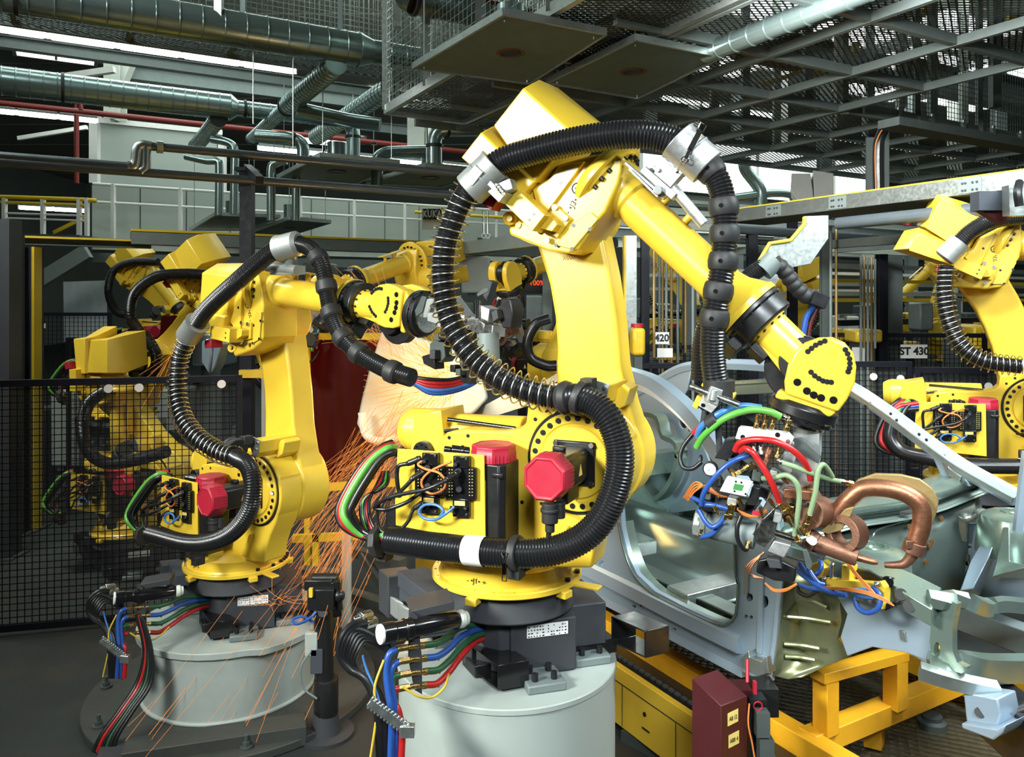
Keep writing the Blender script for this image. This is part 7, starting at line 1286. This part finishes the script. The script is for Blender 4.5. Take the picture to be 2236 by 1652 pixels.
one('warning_lamp', 'red lamp on the yellow post head', 'lamp', 'red', lambda m: m.cyl(pt(1392, 714, 7.25), pt(1392, 706, 7.25), .06)); one('warning_lamp', 'small red lamp below the overhead beam at the right', 'lamp', 'red', lambda m: m.cyl(pt(1983, 492, 8), pt(1983, 478, 8), .045))
machine('pale control cabinet under the message display', 1160, 700, 10.5, 46, 110, 'milky_film', .4); machine('grey cabinet behind the loop hose', 1230, 770, 11, 50, 60, 'offwhite', .4); machine('grey control cabinet right of the broad column', 2010, 690, 13, 30, 60, 'galv_matt', .4)
for k in range(16):
    px = 1400 + k * 54 + rnd.uniform(-14, 14); Y = rnd.uniform(14, 17.3); w = rnd.uniform(25, 60); h = rnd.uniform(22, 70); py = rnd.uniform(640, 740)
    machine(f'{ORD[k]} dim far machine block from the left behind the right columns', px, py, Y, w, h, rnd.choice(('galv_dark', 'offwhite', 'galv_matt', 'yellow_worn', 'grey_box', 'dark_far')), .8)
for k in range(9):
    px = 1420 + k * 95; Y = 19.5 + (k * 7) % 9; b = pt(px, 700, Y); t = thing('far_column', f'{ORD[k]} tall far column from the left in the right hand background', 'column', V((b.x, b.y, 0))); part(t, 'shaft', 'offwhite' if k % 2 else 'galv_matt', lambda m: m.ibeam(V((b.x, b.y, 0)), V((b.x, b.y, 9.4)), .3, .3, .03, (0, 1, 0)))
for k in range(7):
    p = pt(1300 + k * 10, 420 + k * 22, 14 + k * 2.5); q = hit(p, VD, 2300)
    if (q - p).length < 40: one('roof_beam', f'{ORD[k]} far crossbeam from the top behind the right walkway', 'beam', 'offwhite' if k % 2 else 'galv_matt', lambda m: m.ibeam(p, q, .2, .3))
for k in range(10):
    px = 1560 + k * 68; b = pt(px, 200, 8.5 + (k % 3)); one('walkway_stand', f'{ORD[k]} upright steel member from the left above the walkway grating', 'post', 'galv_matt' if k % 2 else 'offwhite', lambda m: m.beam(V((b.x, b.y, 4.6)), V((b.x, b.y, 9)), .09, .09, (0, 1, 0)))
for k, (px, py) in enumerate(sorted(((1700, 60), (1850, 120), (2000, 30), (2120, 100), (1780, 160), (2190, 60)))):
    p = pt(px, py, 9.5); one('conveyor_bracket', f'{ORD[k]} small yellow bracket from the left glimpsed through the walkway grating', 'bracket', 'yellow_cable', lambda m: (m.box(p, (.25, .1, .05)), m.box(p + V((.1, 0, .08)), (.06, .1, .14))))
for k, (px, py, Y) in enumerate(((1640, 90, 10), (1980, 160, 11), (2150, 190, 11))):
    p = pt(px, py, Y); q = hit(p, VD, px + 300); one('roof_beam', f'{ORD[k]} dark girder from the left above the walkway grating', 'beam', 'galv_dark', lambda m: m.ibeam(p, q, .25, .4))
# rear frame beams behind the spring hose, rack of cables, low yellow conveyor at the back left
one('frame_beam', 'green grey frame beam with a yellow top behind the spring hose', 'beam', 'galv_matt', lambda m: (m.beam(pt(1000, 545, 7.9), hit(pt(1000, 545, 7.9), -UD, 1260), .12, .12),)); one('fixture_box', 'black box with hooks below the gallery right of the spring hose', 'box', 'black', lambda m: m.box(pt(1075, 528, 8.6), (.32, .2, .08)))
for x, w_ in ((1057, 'left'), (1065, 'right')): one('chain_hook', f'{w_} one of two hanging chains with hooks in front of the gallery wall', 'chain', 'galv', lambda m: (m.cyl(pt(x, 462, 8.5), pt(x, 510, 8.5), .008, n=6), m.ring(pt(x, 515, 8.5), (0, 1, 0), .025, .008, 14, 6)), 'hanging chains')
one('robot_hose', 'thick black hose loop left of the yellow shoulder behind the arm', 'hose', 'hose', lambda m: m.tube(catmull([pt(x, y, 7.2) for x, y in ((1200, 695), (1170, 708), (1152, 745), (1158, 780), (1190, 797), (1215, 798))]), .05, 14), smooth=60)
one('clear_film_strip', 'clear plastic strip hanging behind the second robot wrist', 'film', 'clear_film', lambda m: m.prism([pt(x, y, 6.6) for x, y in ((700, 690), (718, 690), (720, 760), (705, 775), (690, 740))], V((0, .01, 0))))
for k, (px, py, w, h, mm) in enumerate(sorted(((640, 640, 70, 60, 'dark_far'), (700, 600, 60, 50, 'galv_dark'), (1040, 600, 60, 80, 'offwhite'), (1010, 690, 50, 60, 'galv_matt'), (470, 760, 70, 70, 'car_panel'), (360, 930, 110, 170, 'booth_grey'), (180, 930, 90, 160, 'booth_grey'), (480, 880, 60, 100, 'grey_box'), (60, 980, 80, 180, 'grey_box')))):
    machine(f'{ORD[k]} dim machine block from the left behind the fence and the robots', px, py, 9.8 + .2 * k, w, h, mm, .5)
one('hanging_car_panel', 'silver car side part hanging on a fixture between the left robots', 'car panel', 'car_panel', lambda m: (m.prism([pt(x, y, 7.4) for x, y in ((440, 745), (455, 738), (462, 770), (455, 815), (440, 790))], V((.05, .1, 0))), m.prism([pt(x, y, 7.4) for x, y in ((468, 742), (485, 750), (470, 800), (460, 815))], V((.05, .1, 0)))), bev=.01)
cu2 = thing('welding_curtain', 'bright red curtain behind the left robots', 'curtain', pt(375, 800, 9.8)); part(cu2, 'cloth', 'curtain', lambda m: m.prism([pt(x, y, 9.8) for x, y in ((352, 690), (412, 688), (400, 820), (345, 820))], V((0, .02, 0))))
# ------------------------------------------------------------------ light
def area(name, loc, target, sx, sy, power, col=(1, 1, 1), spread=180):
    l = bpy.data.lights.new(name, 'AREA'); l.shape = 'RECTANGLE'; l.size = sx; l.size_y = sy; l.energy = power; l.color = col
    o = bpy.data.objects.new(name, l); C.objects.link(o); l.spread = math.radians(spread); o.location = loc; o.rotation_euler = (V(target) - V(loc)).to_track_quat('-Z', 'Y').to_euler(); return o
def point(name, loc, power, col, r=.05):
    l = bpy.data.lights.new(name, 'POINT'); l.energy = power; l.color = col; l.shadow_soft_size = r; o = bpy.data.objects.new(name, l); C.objects.link(o); o.location = loc
COOL = (.86, 1.0, .93)
area('hall_lamp_left', (-3.9, .1, 4.0), (.1, 3.5, 1.75), 1.6, .8, 140, (.97, 1, .93), 78)
area('car_side_fill', (.8, -1.5, 4.6), (1.4, 3.8, .9), 2.0, .8, 60, (.85, .95, 1), 64)  # unseen fill from behind the camera, aimed at the car's near side
area('duct_fill', (-4.6, 5.0, 7.0), (-2.6, 8.2, 5.0), 3.0, .3, 75, COOL, 130)  # fill added above the frame to give the ducts their highlights
area('car_top_fill', (3.2, 2.7, 4.15), (1.9, 4.2, .7), 2.2, .6, 125, (.86, .97, 1), 110)  # unseen fill over the car shell, no fixture stands for it
area('second_robot_fill', (-3.4, 3.4, 4.6), (-1.7, 5.2, 1.6), 1.4, .5, 17, (.97, 1, .93), 70)  # unseen fill, narrowed onto the second robot's arm
area('far_left_fill', (-5.2, 5.6, 5.4), (-3.9, 7.6, 1.6), 1.8, .5, 85, (.97, 1, .93), 120)  # fill added to bring out the robots behind the left fence
area('beam_fill', (1.5, 4.3, 4.25), (3.0, 5.8, 3.2), 1.2, .4, 110, (.95, 1, .97), 120)  # fill added to brighten the overhead beam and chute
area('gallery_fill', (-3.5, 8.5, 7.2), (-3.5, 14, 3.8), 5, .6, 45, COOL, 120); area('ceiling_fill_right', (5.5, 9, 7.0), (6, 12, 9.6), 7, .6, 190, COOL)  # both added as fill: one on the gallery, one up over the walkway
area('roof_light_left', (-4, 14, 9.2), (-4, 14, 0), 8, 4, 480, COOL); area('ceiling_fill_left', (-5, 11, 7.7), (-5.5, 15, 9.6), 8, .6, 130, COOL); area('roof_light_right', (8, 12, 9.2), (8, 12, 0), 8, 4, 380, COOL); area('roof_light_far', (4, 24, 9.2), (4, 24, 0), 20, 6, 1000, COOL)  # the upward one is fill added to brighten the left ceiling panels
area('cell_lamp_right', (4.6, 3.0, 4.0), (3.0, 5.0, 1.6), 1.4, .5, 12, (1, .95, .85), 120)
point('weld_glare', pt(985, 815, 5.6), 34, (1, .58, .20), .03); point('weld_glare_low', pt(900, 880, 5.65), 20, (1, .50, .14), .03); point('spark_bounce', pt(700, 1110, 5.6), 4, (1, .40, .12), .05)
w = bpy.data.worlds.new('hall_air'); bpy.context.scene.world = w; w.use_nodes = True; w.node_tree.nodes['Background'].inputs[0].default_value = (.60, .72, .70, 1); w.node_tree.nodes['Background'].inputs[1].default_value = .05
# ------------------------------------------------------------------ camera and picture
cd = bpy.data.cameras.new('camera'); co = bpy.data.objects.new('camera', cd); C.objects.link(co)
co.location = CAM; co.rotation_euler = (PI / 2, 0, 0); cd.sensor_width = 36; cd.sensor_fit = 'HORIZONTAL'; cd.lens = 36 * FOC / 2236.0; cd.shift_y = -(826 - HOR) / 2236.0; cd.clip_end = 200
sc = bpy.context.scene; sc.camera = co
cy = sc.cycles; cy.max_bounces = 5; cy.diffuse_bounces = 2; cy.glossy_bounces = 3; cy.transmission_bounces = 3; cy.transparent_max_bounces = 8; cy.sample_clamp_indirect = 6.0; cy.adaptive_threshold = 0.07; cy.caustics_reflective = False; cy.caustics_refractive = False
sc.view_settings.view_transform = 'Standard'; sc.view_settings.look = 'None'; sc.view_settings.exposure = -0.12; sc.view_settings.gamma = 1.0
for o in bpy.data.objects:
    if '_l' in o: del o['_l']
